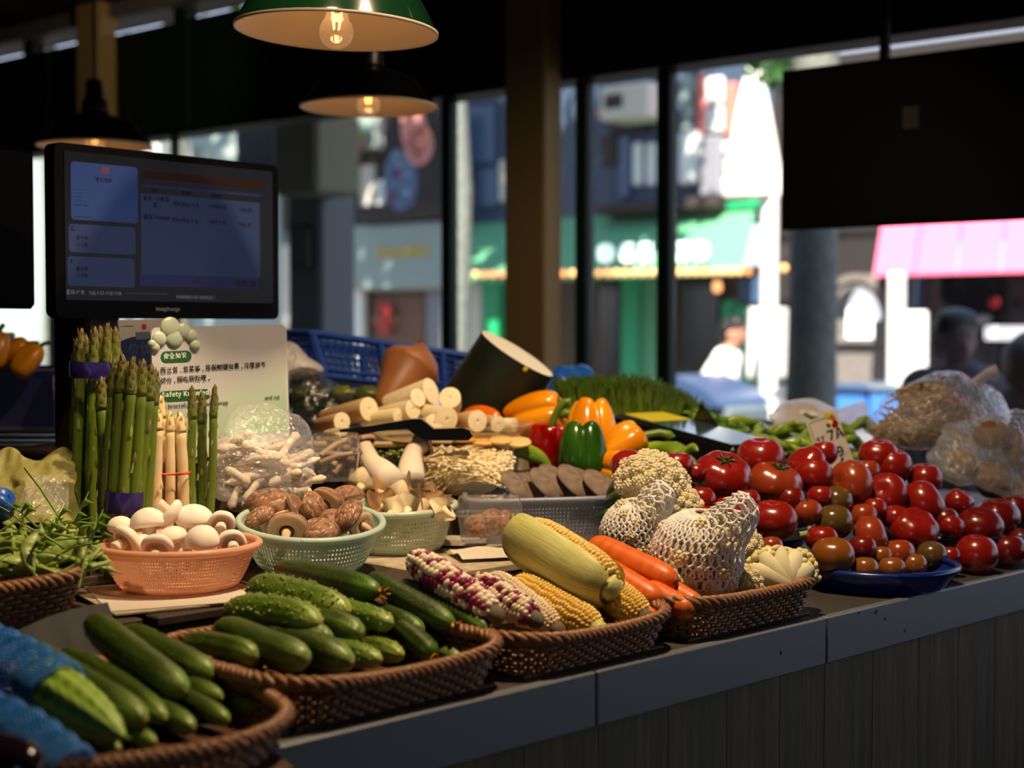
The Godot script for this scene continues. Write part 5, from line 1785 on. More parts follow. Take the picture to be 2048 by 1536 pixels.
		gs.tube([foot, mid, tip], 0.00095, 5, false)
		gc.col = lin("#f6e8c8")
		var cr := rng.randf_range(0.0024, 0.0044)
		gc.ball(tip, Vector3(cr, cr * 0.85, cr), 7, 5)
	var core := G.new()
	core.col = lin("#f0deb0")
	core.grid(24, 14, func(u: float, v: float):
		var e := PI * (v - 0.5)
		return Vector3(sin(TAU * u) * cos(e) * 0.068, sin(e) * 0.036 + 0.04, cos(TAU * u) * cos(e) * 0.045 - 0.02) * (1.0 + 0.08 * sin(u * 60.0) * cos(v * 30.0)))
	obj("clump", core, M.veg_dull, en)
	obj("stems", gs, M.veg_dull, en).set_meta("kind", "stuff")
	obj("caps", gc, M.veg_dull, en).set_meta("kind", "stuff")
	var gt := thing("leafy_green", "bright chopped greens glimpsed between the two king oysters", "greens", "", Transform3D(Basis(), P(775, 935, 2.58)))
	var gg := G.new()
	rng.seed = 14
	for k in 160:
		var q0 := Vector3(rng.randf_range(-0.04, 0.04), rng.randf_range(0, 0.03), rng.randf_range(-0.02, 0.02))
		gg.col = lin("#5f7a20").lerp(lin("#95aa48"), rng.randf())
		gg.tube([q0, q0 + Vector3(rng.randf_range(-1, 1), rng.randf_range(-1, 1), rng.randf_range(-1, 1)) * 0.007], [0.0025, 0.0012], 5)
	obj("leaves", gg, M.veg, gt).set_meta("kind", "stuff")
	# flat grey caps standing in the blue-grey colander
	var gm := G.new()
	gm.grid(36, 12, func(u: float, v: float):
		var e := lerpf(-PI / 2, PI / 2, v)
		var r := pow(maxf(cos(e), 0.0), 0.8)
		var w := 1.0 + 0.05 * sin(TAU * u * 2 + 1) + 0.025 * sin(TAU * u * 5)
		return [Vector3(sin(TAU * u) * r * w * 1.15, sin(e) * (0.17 if e > 0 else 0.10) - 0.14 * r * r, cos(TAU * u) * r * w), lin("#8a7767").lerp(lin("#6a5648"), 0.5 + 0.5 * sin(u * 30.0) * sin(v * 12.0)) if e > -0.2 else lin("#c2a68a")])
	var gmesh := gm.mesh()
	rows = [[1040, 968, 34, 2.46, "broad grey mushroom cap at the enoki end of the blue-grey colander"], [1062, 968, 30, 2.50, "small grey mushroom cap second from the enoki"], [1098, 964, 36, 2.47, "broad grey mushroom cap facing the clear box"], [1120, 958, 40, 2.49, "tallest grey mushroom cap below the red pepper"], [1158, 960, 40, 2.48, "grey mushroom cap leaning below the green pepper"], [1176, 962, 34, 2.52, "grey mushroom cap tucked between the two below the green pepper"], [1208, 968, 38, 2.47, "last grey mushroom cap, hanging over the colander rim by the cauliflower"]]
	for k in rows.size():
		var q: Array = rows[k]
		var t := thing("grey_mushroom", q[4], "mushroom", "grey mushroom caps in the blue-grey colander")
		var nn := Vector3(0.50 + 0.03 * (k % 3), 0.72, 0.40 - 0.05 * (k % 2)).normalized()
		var mj := Vector3(0.82, -0.57, 0.0)
		mj = (mj - nn * nn.dot(mj)).normalized()
		var bs := Basis(mj, nn, mj.cross(nn))
		t.transform = Transform3D(bs.scaled_local(Vector3(1.12, 1.35, 1.12) * q[2] * q[3] / F), P(q[0], q[1], q[3]))
		obj_mesh("cap", gmesh, M.veg_dull, t)
		var sg := G.new()
		sg.col = lin("#b79d84")
		sg.tube([Vector3(0, -0.12, 0), Vector3(0.1, -0.45, 0.1)], [0.22, 0.14], 12)
		obj("stem", sg, M.veg_dull, t)
	# clear clamshell with a few tan mushrooms
	plastic_box("clear plastic clamshell box before the blue-grey colander", P(978, 1082, 2.36), 0.10, 0.07, 0.066, 0.05)
	var lbl := ["tan mushroom on end in the clear clamshell", "paler mushroom leaning in the clear clamshell", "dark tan mushroom at the back of the clear clamshell"]
	for k in 3:
		var t := thing("packed_mushroom", lbl[k], "mushroom", "mushrooms in the clear clamshell", tilted(P(958 + 26 * k, 1050 - 6 * (k % 2), 2.345 + 0.012 * k), 0.024, 30 + 25 * k, 40 * k, k))
		obj_mesh("cap", sh[2][0], M.veg_dull, t)
		obj_mesh("stem", sh[2][2], M.veg_dull, t)
	# white mushrooms in a bag
	rng.seed = 8
	var wm := G.new()
	var cols := []
	for k in 8:
		cols.append(lin("#e2d2bd").lerp(lin("#cdb79c"), k / 7.0 * 0.6))
	wm.tube([Vector3(0, 0, 0), Vector3(0.12, 0.02, 0), Vector3(0.3, 0.05, 0), Vector3(0.5, 0.06, 0.02), Vector3(0.7, 0.04, 0.04), Vector3(0.82, 0.02, 0.05), Vector3(0.93, 0, 0.05), Vector3(1, 0, 0.05)], [0.02, 0.075, 0.08, 0.075, 0.07, 0.085, 0.10, 0.03], 10, true, cols)
	var wmm := wm.mesh()
	for k in 70:
		var c := P(445 + 150 * rng.randf(), 895 + 110 * rng.randf() + 0.0, 2.22 + 0.10 * rng.randf())
		var d := Vector3(rng.randf_range(-1, 1), rng.randf_range(-0.35, 0.5), rng.randf_range(-0.3, 0.4)).normalized() * rng.randf_range(0.03, 0.05)
		var o := obj_mesh("white_mushroom", wmm, M.veg_dull)
		o.transform = along(c - d, c + d, 1.0, 0.068 + 0.02 * rng.randf())
		tag(o, "slender pale mushroom inside the open clear bag beside the sign", "mushroom", "pale mushrooms in the clear bag")
	film_bag("mushroom_bag", "open clear plastic bag of pale mushrooms in front of the sign", [[470, 800, 2.24], [545, 800, 2.26], [610, 830, 2.28], [632, 880, 2.28], [630, 985, 2.25], [560, 1020, 2.2], [440, 1010, 2.18], [412, 960, 2.18], [425, 870, 2.2]], 0.075, M.film, 3, 0.006)

func plastic_box(label: String, base: Vector3, w: float, h: float, d: float, yaw: float) -> void:
	var t := thing("plastic_box", label, "box", "", Transform3D(Basis(Vector3.UP, yaw), base))
	var g := G.new()
	var n := 96
	var shape := func(u: float, k: float, y: float) -> Vector3:
		var c := cos(TAU * u); var s := sin(TAU * u)
		var q := pow(pow(absf(c), 6.0) + pow(absf(s), 6.0), -1.0 / 6.0)
		var rib := 1.0 + 0.008 * (1 if int(u * n) % 4 < 2 else -1)
		return Vector3(s * q * w * 0.5 * k * rib, y, c * q * d * 0.5 * k * rib)
	g.grid(n, 3, func(u: float, v: float): return shape.call(u, 0.86 + 0.14 * v, h * 0.62 * v))
	g.grid(24, 1, func(u: float, v: float): return shape.call(u, 0.01 + 0.85 * v, 0.0))
	obj("tub", g, M.clear_plastic, t)
	g = G.new()
	g.grid(n, 3, func(u: float, v: float): return shape.call(u, 1.06 - 0.12 * v * v, h * (0.62 + 0.38 * v)))
	g.grid(24, 1, func(u: float, v: float): return shape.call(u, 0.94 - 0.93 * v, h))
	obj("lid", g, M.clear_plastic, t)
	g = G.new()
	var ring := []
	for i in 65:
		ring.append(shape.call(i / 64.0, 1.04, h * 0.62))
	g.tube(ring, 0.0014, 6, false)
	obj("lip", g, M.clear_plastic, t)

# a crumpled bag: an outline in pixels with depths, blown up to a thickness and creased by noise
func film_bag(called: String, label: String, outline: Array, thick: float, m: Material, sd: int, crease: float, cat := "bag") -> Node3D:
	var pts := []
	var c := Vector3.ZERO
	for q in outline:
		pts.append(P(q[0], q[1], q[2]))
		c += pts[-1] / outline.size()
	var low := 1e9
	for p in pts:
		low = minf(low, p.y)
	var t := thing(called, label, cat, "", Transform3D(Basis(), Vector3(c.x, low, c.z)))
	var cv := Curve3D.new()
	var np := pts.size()
	for k in np + 1:
		var p: Vector3 = pts[k % np]
		var tn: Vector3 = (pts[(k + 1) % np] - pts[(k - 1 + np) % np]) * 0.17
		cv.add_point(p, -tn, tn)
	var len := cv.get_baked_length()
	var fn := fast(0.9, 3)
	fn.seed = sd
	fn.noise_type = FastNoiseLite.TYPE_CELLULAR
	fn.cellular_return_type = FastNoiseLite.RETURN_DISTANCE
	var view := (c - EYE).normalized()
	var g := G.new()
	g.grid(140, 80, func(u: float, v: float):
		var e := PI * (v - 0.5)
		var edge := cv.sample_baked(u * len, true)
		edge += (edge - c) * 0.16 * fn.get_noise_3d(edge.x * 16.0, edge.y * 16.0, edge.z * 4.0)
		var rr := pow(maxf(cos(e), 0.0), 0.85)
		var p := c + (edge - c) * rr + view * (-sin(e)) * thick * 0.5 * -1.0
		var n := fn.get_noise_3d(p.x * 14.0, p.y * 14.0, p.z * 14.0) + 0.45 * fn.get_noise_3d(p.x * 40.0, p.y * 40.0, p.z * 40.0)
		p += (p - c).normalized() * (n + 0.6) * crease * 2.6 * (0.35 + 0.65 * rr)
		return p - t.position)
	obj("film", g, m, t)
	return t

# ---------------------------------------------------------------- long vegetables
const INW := Vector3(-0.6987, 0, -0.7154)      # into the counter

# where the back end lies when the thing points straight into the counter
func back_of(px: float, py: float, front: Vector3) -> Vector3:
	var r := ray(px, py)
	var k := r.x / -r.z
	var d := (front.x + 0.9766 * (-front.z)) / (k + 0.9766)
	return P(px, py, d)

func cucumber_mesh(kind: int, sd: int) -> Array:     # 0 smooth with bumps, 1 prickly, 2 courgette
	rng.seed = sd
	var L := 0.2; var R := 0.019
	var g := G.new()
	var fn := fast(1.0, 3)
	fn.seed = sd
	var bend := rng.randf_range(-0.006, 0.008)
	var dark: Color = [lin("#31420c"), lin("#4c6a14"), lin("#28380b")][kind]
	var pale: Color = [lin("#4d6318"), lin("#7d9230"), lin("#455a18")][kind]
	var tipc: Color = [lin("#8fae4a"), lin("#b3c65a"), lin("#6f9a35")][kind]
	var shape := func(u: float, v: float) -> Array:
		var a := TAU * u
		var e := clampf(v, 0.0, 1.0)
		var r := R * pow(clampf(1 - pow(absf(2 * e - 1), 5.0 if kind != 1 else 4.0), 0, 1), 0.5)
		if kind == 2:
			r *= 0.82 + 0.22 * smoothstep(0.0, 0.6, e)
		r *= 1.0 + 0.022 * cos(a * 5 + sd) + 0.012 * cos(a * 9)
		r *= 1.0 + 0.02 * fn.get_noise_3d(e * 24, sin(a) * 5, cos(a) * 5)
		var c := Vector3(e * L, bend * sin(e * PI), 0)
		var st_ := 0.5 + 0.5 * sin(a * 10 + 2.0 * fn.get_noise_2d(e * 6, a))
		var k := dark.lerp(pale, st_ * 0.55 + 0.25 * fn.get_noise_3d(e * 40, sin(a) * 9, cos(a) * 9))
		k = k.lerp(tipc, pow(smoothstep(0.72, 1.0, e), 1.5) * (0.35 + 0.5 * st_))
		return [c + Vector3(0, cos(a), sin(a)) * maxf(r, 0.0002), k]
	g.grid(36, 44, func(u: float, v: float): return shape.call(u, 0.5 - 0.5 * cos(v * PI)))
	var out := [g.mesh()]
	var b := G.new()
	var nb: int = [70, 170, 0][kind]
	for k in nb:
		var u := rng.randf(); var v := rng.randf_range(0.06, 0.95)
		var q: Array = shape.call(u, v)
		b.col = (q[1] as Color).lerp(lin("#b4cc78"), 0.28 if kind == 1 else 0.2)
		var s: float = rng.randf_range(0.0009, 0.0017) * (1.3 if kind == 1 else 0.7)
		b.ball(q[0], Vector3(s, s, s) * 1.1, 6, 4)
	out.append(b.mesh() if nb else null)
	var t := G.new()
	t.col = lin("#9a8250")
	t.ball(Vector3(L - 0.0004, 0, 0), Vector3(0.0016, 0.0035, 0.0035), 8, 6)
	out.append(t.mesh())
	var f := G.new()
	for k in 6:
		var a := TAU * k / 6.0
		f.col = lin("#d89a2a").lerp(lin("#8a5a1c"), rng.randf())
		f.tube([Vector3(L - 0.001, 0, 0), Vector3(L + 0.006, cos(a) * 0.005, sin(a) * 0.005), Vector3(L + 0.011, cos(a + 0.4) * 0.009 - 0.002, sin(a + 0.4) * 0.009)], [0.0028, 0.0026, 0.0007], 6)
	out.append(f.mesh())
	return out

func cucumbers() -> void:
	var ms := [cucumber_mesh(0, 31), cucumber_mesh(0, 32), cucumber_mesh(1, 33), cucumber_mesh(1, 34), cucumber_mesh(2, 35), cucumber_mesh(2, 36)]
	# [back px, back py, front px, front py, front depth, thickness px, mesh, flower, label]; back px < -900: straight in from the front
	var near := "cucumbers in the nearest tray"
	var mid := "cucumbers and courgettes in the middle tray"
	var rows := [
		[178, 1240, 370, 1385, 1.47, 76, 0, 0, "long bright cucumber lying on top of the nearest tray's heap"], [251, 1265, 426, 1352, 1.53, 70, 1, 0, "cucumber with a brown tip, next inward from the topmost one of the nearest tray"],
		[370, 1290, 513, 1314, 1.58, 66, 0, 0, "short smooth cucumber at the inner end of the nearest tray, front of a pair"], [419, 1269, 558, 1297, 1.63, 66, 1, 0, "short smooth cucumber at the inner end of the nearest tray, back of a pair"],
		[122, 1307, 331, 1440, 1.43, 60, 1, 0, "dark cucumber below the topmost one, its front end by the bitter gourd"], [40, 1290, 290, 1442, 1.39, 76, 0, 0, "thick dark cucumber lying against the blue net sleeve"],
		[-999, 0, 443, 1398, 1.50, 52, 1, 0, "cucumber end directly under the tip of the topmost cucumber"], [-999, 0, 502, 1384, 1.53, 56, 0, 0, "light cucumber end below the short smooth pair"], [-999, 0, 537, 1362, 1.57, 48, 1, 0, "small cucumber end with a dry stalk at the inner rim of the nearest tray"],
		[-999, 0, 520, 1422, 1.49, 46, 0, 0, "small cucumber end low by the rounded rim corner"], [-999, 0, 457, 1442, 1.45, 48, 1, 0, "cucumber end second from the rounded rim corner"], [-999, 0, 387, 1458, 1.42, 56, 0, 0, "cucumber end third from the rounded rim corner"], [-999, 0, 310, 1488, 1.38, 50, 1, 0, "cucumber end under the tip of the thick dark cucumber"], [-999, 0, 238, 1500, 1.35, 50, 0, 0, "cucumber end under the bitter gourd's point"],
		[453, 1223, 638, 1247, 1.65, 76, 2, 0, "light green prickly cucumber at the near end of the middle tray"], [501, 1174, 696, 1226, 1.72, 82, 3, 0, "large prickly cucumber in front of the mint colander"],
		[552, 1134, 757, 1184, 1.79, 60, 4, 1, "long dark courgette with an orange flower, highest of the middle tray"], [740, 1150, 905, 1250, 1.74, 54, 5, 1, "courgette with a dry flower between the highest one and the slim one"], [802, 1163, 976, 1262, 1.75, 48, 4, 1, "slim dark courgette lying beside the striped corn"],
		[-999, 0, 614, 1320, 1.56, 74, 0, 0, "thick cucumber end at the near rim of the middle tray"], [-999, 0, 703, 1327, 1.60, 72, 1, 0, "dark thick cucumber end second along the middle tray's rim"], [-999, 0, 762, 1322, 1.63, 54, 2, 0, "light cucumber end third along the middle tray's rim"], [-999, 0, 806, 1312, 1.67, 52, 3, 0, "light cucumber end fourth along the middle tray's rim"],
		[793, 1248, 867, 1312, 1.70, 50, 4, 1, "short tapered courgette near the rim, with a dried flower at its end"], [-999, 0, 923, 1318, 1.72, 42, 0, 0, "small cucumber end next to the tapered courgette"], [900, 1280, 978, 1306, 1.76, 42, 5, 1, "small courgette with a yellow tip by the broken corn stalk"],
		[-999, 0, 784, 1248, 1.70, 58, 2, 0, "brightly lit cucumber end under the highest courgette"], [-999, 0, 722, 1268, 1.67, 70, 1, 0, "shaded thick cucumber end under the large prickly one"], [-999, 0, 660, 1282, 1.64, 66, 0, 0, "dark cucumber end beneath the light green prickly cucumber"], [-999, 0, 846, 1262, 1.74, 50, 5, 0, "shaded courgette end below the courgette with a dry flower"],
	]
	for k in rows.size():
		var q: Array = rows[k]
		var f := P(q[2], q[3], q[4])
		var b := f + INW * 0.165 + Vector3(0, 0.012, 0) if q[0] < -900 else back_of(q[0], q[1], f)
		var m: Array = ms[q[6]]
		var is_c: bool = q[6] >= 4
		var o := thing("courgette" if is_c else "cucumber", q[8], "courgette" if is_c else "cucumber", near if k < 14 else mid)
		o.transform = along(b, f, 0.2, q[5] * 0.5 * q[4] / F / 0.019, k * 1.3)
		obj_mesh("body", m[0], M.cuke, o)
		if m[1]:
			obj_mesh("bumps", m[1], M.veg, o).set_meta("kind", "stuff")
		obj_mesh("tip", m[2], M.veg_dull, o)
		if q[7]:
			obj_mesh("flower", m[3], M.veg_dull, o)
	# bitter gourd in a blue net sleeve
	mat("net_blue", "#1f78c8", 0.5, {"back": "#103c66"})
	mat("aubergine", "#1c0f1c", 0.12)
	var f := P(250, 1476, 1.33); var b := P(40, 1345, 1.45)
	var t := thing("bitter_gourd", "light green knobbly bitter gourd poking from a blue net sleeve", "bitter gourd", "", along(b, f, 0.2, 1.0))
	var g := G.new()
	g.grid(60, 60, func(u: float, v: float):
		var a := TAU * u
		var r := 0.0275 * pow(clampf(1.0 - pow(v, 3.6), 0, 1), 0.85) * pow(clampf(v * 5.0, 0, 1), 0.5) + 0.0004
		var rid := sin(a * 10) * (0.6 + 0.4 * sin(v * 60.0 + 2 * sin(a * 5)))
		r *= 1.0 + 0.07 * rid
		return [Vector3(v * 0.2, cos(a) * r, sin(a) * r), lin("#5e9320").lerp(lin("#a9c24e"), 0.5 + 0.5 * rid)])
	obj("body", g, M.veg, t)
	g = G.new()
	g.col = lin("#6a7a3a")
	g.tube([Vector3(0.199, 0, 0), Vector3(0.206, 0.001, 0), Vector3(0.21, 0.003, 0)], [0.003, 0.002, 0.001], 6)
	obj("tip", g, M.veg, t)
	var sleeve := func(label: String, pts: Array, r0: float, r1: float) -> void:
		var base := P(pts[0][0], pts[0][1], pts[0][2])
		var s := thing("net_sleeve", label, "net", "", Transform3D(Basis(), base))
		var cv := Curve3D.new()
		for q in pts:
			cv.add_point(P(q[0], q[1], q[2]) - base)
		var n := 44
		var sg := G.new()
		var ln := cv.get_baked_length()
		for dirn in [-1.0, 1.0]:
			for k in 40:
				var line := []
				for i in n:
					var v := i / float(n - 1)
					var c := cv.sample_baked(v * ln, true)
					var tn := (cv.sample_baked(minf(v + 0.02, 1) * ln, true) - cv.sample_baked(maxf(v - 0.02, 0) * ln, true)).normalized()
					var e1 := tn.cross(Vector3.UP).normalized()
					var e2 := e1.cross(tn)
					var a: float = TAU * k / 40.0 + dirn * v * 3.0
					var r := lerpf(r0, r1, v) * (1 + 0.06 * sin(v * 40 + a) + 0.05 * sin(a * 4))
					line.append(c + (e1 * cos(a) + e2 * sin(a)) * r)
				sg.tube(line, 0.00085, 4, false)
		obj("net", sg, M.net_blue, s).set_meta("kind", "stuff")
	sleeve.call("bright blue net sleeve drawn over the bitter gourd", [[-60, 1305, 1.5], [40, 1350, 1.45], [122, 1396, 1.40]], 0.034, 0.031)
	sleeve.call("loose blue net sleeve at the picture's bottom corner, by the aubergine", [[-60, 1430, 1.34], [40, 1470, 1.3], [150, 1550, 1.23]], 0.025, 0.022)
	t = thing("aubergine", "glossy dark purple aubergine at the bottom corner", "aubergine", "", along(P(-150, 1490, 1.3), P(78, 1540, 1.18), 0.2, 1.0))
	g = G.new()
	g.grid(28, 24, func(u: float, v: float):
		var r := 0.026 * pow(clampf(1 - pow(absf(2 * v - 1), 3.0), 0, 1), 0.5) * (0.75 + 0.3 * v)
		return Vector3(v * 0.2, cos(TAU * u) * r, sin(TAU * u) * r))
	obj("body", g, M.aubergine, t)
	g = G.new()
	g.col = lin("#4a5a2a")
	g.tube([Vector3(0.0, 0, 0), Vector3(-0.02, 0.004, 0)], [0.009, 0.004], 8)
	obj("stalk", g, M.veg, t)

func corn_and_carrots() -> void:
	mat("kernel_cream", "#f0dfc4", 0.32, {"sss": 0.1})
	mat("kernel_purple", "#98264a", 0.28)
	mat("kernel_dark", "#5e1a38", 0.28)
	mat("kernel_yellow", "#f2cf6c", 0.3)
	mat("cob", "#d8c088", 0.8)
	mat("shank", "#6b5a47", 0.9)
	mat("husk", "#c5bf5e", 0.5, {"back": "#4a4a18", "tex": ["#a8a64c", "#e6e29c", 0.03, Vector3(2, 60, 60)]})
	var kg := G.new()
	kg.grid(8, 6, func(u: float, v: float):
		var e := PI * (v - 0.5)
		var c := signf(cos(TAU * u)) * pow(absf(cos(TAU * u)), 0.7); var s := signf(sin(TAU * u)) * pow(absf(sin(TAU * u)), 0.7)
		return Vector3(s * cos(e), sin(e), c * cos(e)))
	var kern := kg.mesh()
	var place := func(i: int, j: int, rows: int, cols: int, R: float, L: float) -> Transform3D:
		var a := TAU * i / rows + 0.06 * sin(j * 1.3)
		var v := (j + 0.5 + 0.2 * sin(i * 2.0)) / cols
		var r := R * pow(clampf(1 - pow(absf(2 * v - 1), 5.0), 0.06, 1), 0.5)
		var y := Vector3(0, cos(a), sin(a))
		var x := Vector3.RIGHT
		var w: float = TAU * r / rows * 0.56
		return Transform3D(Basis(x * (L / cols * 0.54), y * 0.0042, x.cross(y) * w), Vector3(v * L, 0, 0) + y * (r - 0.0022))
	var core := func(o: Node3D, L: float, R: float, sm: Material) -> void:
		var g := G.new()
		g.grid(20, 20, func(u: float, v: float):
			var r := (R - 0.0035) * pow(clampf(1 - pow(absf(2 * v - 1), 6.0), 0, 1), 0.5) + 0.0003
			return Vector3(v * L, cos(TAU * u) * r, sin(TAU * u) * r))
		obj("cob", g, M.cob, o)
		g = G.new()
		var ring := []
		for k in 4:
			ring.append(Vector3(L - 0.004 + k * 0.005, 0.001 * sin(k * 2.0), 0))
		g.tube(ring, [R * 0.62, R * 0.55, R * 0.5, R * 0.2], 9)
		obj("shank", g, sm, o)
	# striped cobs: every kernel a part
	rng.seed = 17
	var striped := [[822, 1114, 992, 1232, 1.76, 70.0, "purple and cream speckled corn cob, the longer of the two striped ones"], [945, 1160, 1072, 1240, 1.80, 62.0, "second purple and cream corn cob, its front end beside the white one"]]
	for q in striped:
		var f := P(q[2], q[3], q[4])
		var b := back_of(q[0], q[1], f)
		var L := f.distance_to(b)
		var R: float = q[5] * 0.5 * q[4] / F
		var o := thing("corn_cob", q[6], "corn", "speckled corn cobs", along(b, f, L))
		core.call(o, L, R, M.shank)
		for i in 12:
			for j in 21:
				var x := rng.randf()
				var m: Material = M.kernel_cream if x < 0.62 else M.kernel_purple if x < 0.9 else M.kernel_dark
				obj_mesh("kernel", kern, m, o).transform = place.call(i, j, 12, 21, R, L)
	var plain := [[978, 1156, 1116, 1262, 1.84, 64.0, "kernel_cream", 0, "creamy white corn cob between the striped and the yellow ones"], [1030, 1165, 1198, 1262, 1.83, 74.0, "kernel_yellow", 1, "yellow corn cob with a strip of husk, lowest of the yellow ones"],
		[1150, 1130, 1292, 1238, 1.87, 70.0, "kernel_yellow", 0, "yellow corn cob with its bare tip out, under the husked one"], [1042, 1066, 1222, 1178, 1.87, 112.0, "kernel_yellow", 2, "large corn cob still in its pale green husk, on top of the others"]]
	for q in plain:
		var f := P(q[2], q[3], q[4])
		var b := back_of(q[0], q[1], f)
		var L := f.distance_to(b)
		var R: float = q[5] * 0.5 * q[4] / F
		var o := thing("corn_cob", q[8], "corn", "", along(b, f, L))
		core.call(o, L, R * (0.8 if q[7] == 2 else 1.0), M.husk if q[7] else M.shank)
		var g := G.new()
		for i in 16:
			for j in 28:
				g.xf = place.call(i, j, 16, 28, R, L)
				g.ball(Vector3.ZERO, Vector3.ONE, 7, 5)
		obj("kernels", g, M[q[6]], o).set_meta("kind", "stuff")
		if q[7]:
			# the husk: overlapping leaves wrapped round the cob, open along the far upper side
			var n: int = 2 if q[7] == 1 else 5
			for k in n:
				var mid_a: float = (2.7 + k * 0.5) if q[7] == 1 else (0.95 + k * 0.92)
				var hw := 0.62
				g = G.new()
				for side in 2:
					g.grid(14, 22, func(u0: float, v: float):
						var u := u0 if side == 0 else 1.0 - u0
						var a := mid_a + (u - 0.5) * 2 * hw * (1.0 - 0.25 * v * v)
						var r := (R * 1.07 + 0.0012 * k + 0.0002 * sin(u * 44.0)) * pow(clampf(1 - pow(absf(1.9 * v - 0.95), 6.0), 0, 1), 0.5) + 0.001 - 0.0008 * side
						return Vector3(lerpf(-0.012, L * 1.0, v), cos(a) * r, sin(a) * r), false)
				obj("husk_leaf", g, M.husk, o)
			if q[7] == 2:
				g = G.new()
				g.tube([Vector3(-0.01, 0, 0), Vector3(-0.02, 0.006, 0.0), Vector3(-0.024, 0.018, 0.0)], [0.006, 0.004, 0.002], 7)
				obj("husk_tip", g, M.husk, o)
	# carrots
	var cm := G.new()
	cm.grid(28, 40, func(u: float, v0: float):
		var v := 0.5 - 0.5 * cos(v0 * PI)
		var r := (0.0150 + 0.004 * (1 - v)) * pow(clampf(1 - pow(absf(2 * v - 1), 7.0), 0, 1), 0.5)
		var ring := sin(v * 90.0 + 2.0 * sin(TAU * u * 2)) * sin(v * 37.0)
		r *= 1.0 + 0.006 * ring
		return [Vector3(v * 0.2, cos(TAU * u) * r, sin(TAU * u) * r), lin("#dd6a1c").lerp(lin("#c4540f"), clampf(0.3 + 0.5 * ring, 0, 1))])
	var carrot := cm.mesh()
	var ct := G.new()
	ct.col = lin("#7a3a14")
	ct.ball(Vector3(0.199, 0, 0), Vector3(0.002, 0.004, 0.004), 8, 6)
	var ctm := ct.mesh()
	var rows := [[1180, 1092, 1352, 1166, 1.95, 58, "large bright carrot on top, next to the husked corn"], [1195, 1135, 1322, 1205, 1.91, 54, "carrot directly below the large bright one"], [1290, 1180, 1386, 1224, 1.90, 48, "carrot lying third from the top, by the tray corner"], [1325, 1172, 1400, 1212, 1.94, 42, "short carrot squeezed between the net sleeve and the rim"], [1240, 1205, 1312, 1236, 1.87, 32, "small carrot tip between the yellow corn and the rim"], [1200, 1160, 1290, 1205, 1.93, 50, "carrot almost hidden under the other carrots"]]
	for k in rows.size():
		var q: Array = rows[k]
		var f := P(q[2], q[3], q[4])
		var o := thing("carrot", q[6], "carrot", "carrots beside the corn", along(back_of(q[0], q[1], f), f, 0.2, q[5] * 0.56 * q[4] / F / 0.0172, k * 1.1))
		obj_mesh("root", carrot, M.veg, o)
		obj_mesh("crown_scar", ctm, M.veg_dull, o)

# ---------------------------------------------------------------- cauliflowers
func curd(R: float, sd: int, flat := 0.8, half := 0.15) -> ArrayMesh:
	rng.seed = sd
	var g := G.new()
	var base := lin("#e9deba")
	g.col = lin("#cdb883")
	g.ball(Vector3.ZERO, Vector3(R * 0.86, R * 0.86 * flat, R * 0.86), 20, 12)
	var n := 46
	for i in n:
		var y := 1.0 - (i + 0.5) / n * (1.0 + half)
		var a := i * 2.39996
		var d := Vector3(cos(a) * sqrt(1 - y * y), y, sin(a) * sqrt(1 - y * y))
		var c := Vector3(d.x, d.y * flat, d.z) * R * rng.randf_range(0.80, 0.92)
		var fr := R * rng.randf_range(0.19, 0.25)
		g.col = base.lerp(lin("#d2c490"), 0.5)
		g.ball(c, Vector3.ONE * fr * 0.86, 10, 7)
		for k in 34:
			var y2 := 1.0 - (k + 0.5) / 34.0 * 1.15
			var a2 := k * 2.39996 + i
			var e := Vector3(cos(a2) * sqrt(1 - y2 * y2), y2, sin(a2) * sqrt(1 - y2 * y2))
			var q := Quaternion(Vector3.UP, d) if d.y > -0.99 else Quaternion.IDENTITY
			var s := fr * rng.randf_range(0.16, 0.24)
			g.col = base.lerp(lin("#eee2c0"), rng.randf()).lerp(lin("#d2c48a"), rng.randf() * 0.3)
			g.ball(c + q * e * fr * 0.84, Vector3(s, s, s), 6, 4)
	return g.mesh()

func stalk_mesh(R: float) -> ArrayMesh:
	var g := G.new()
	g.col = lin("#cfc79a")
	g.tube([Vector3(0, -R * 1.0, 0), Vector3(0, -R * 0.75, 0), Vector3(0, -R * 0.3, 0)], [R * 0.30, R * 0.33, R * 0.5], 14)
	for k in 6:
		var a := TAU * k / 6.0
		g.col = lin("#b9c27a")
		g.tube([Vector3(cos(a) * R * 0.3, -R * 0.75, sin(a) * R * 0.3), Vector3(cos(a) * R * 0.8, -R * 0.3, sin(a) * R * 0.8)], [R * 0.1, R * 0.06], 7)
	return g.mesh()

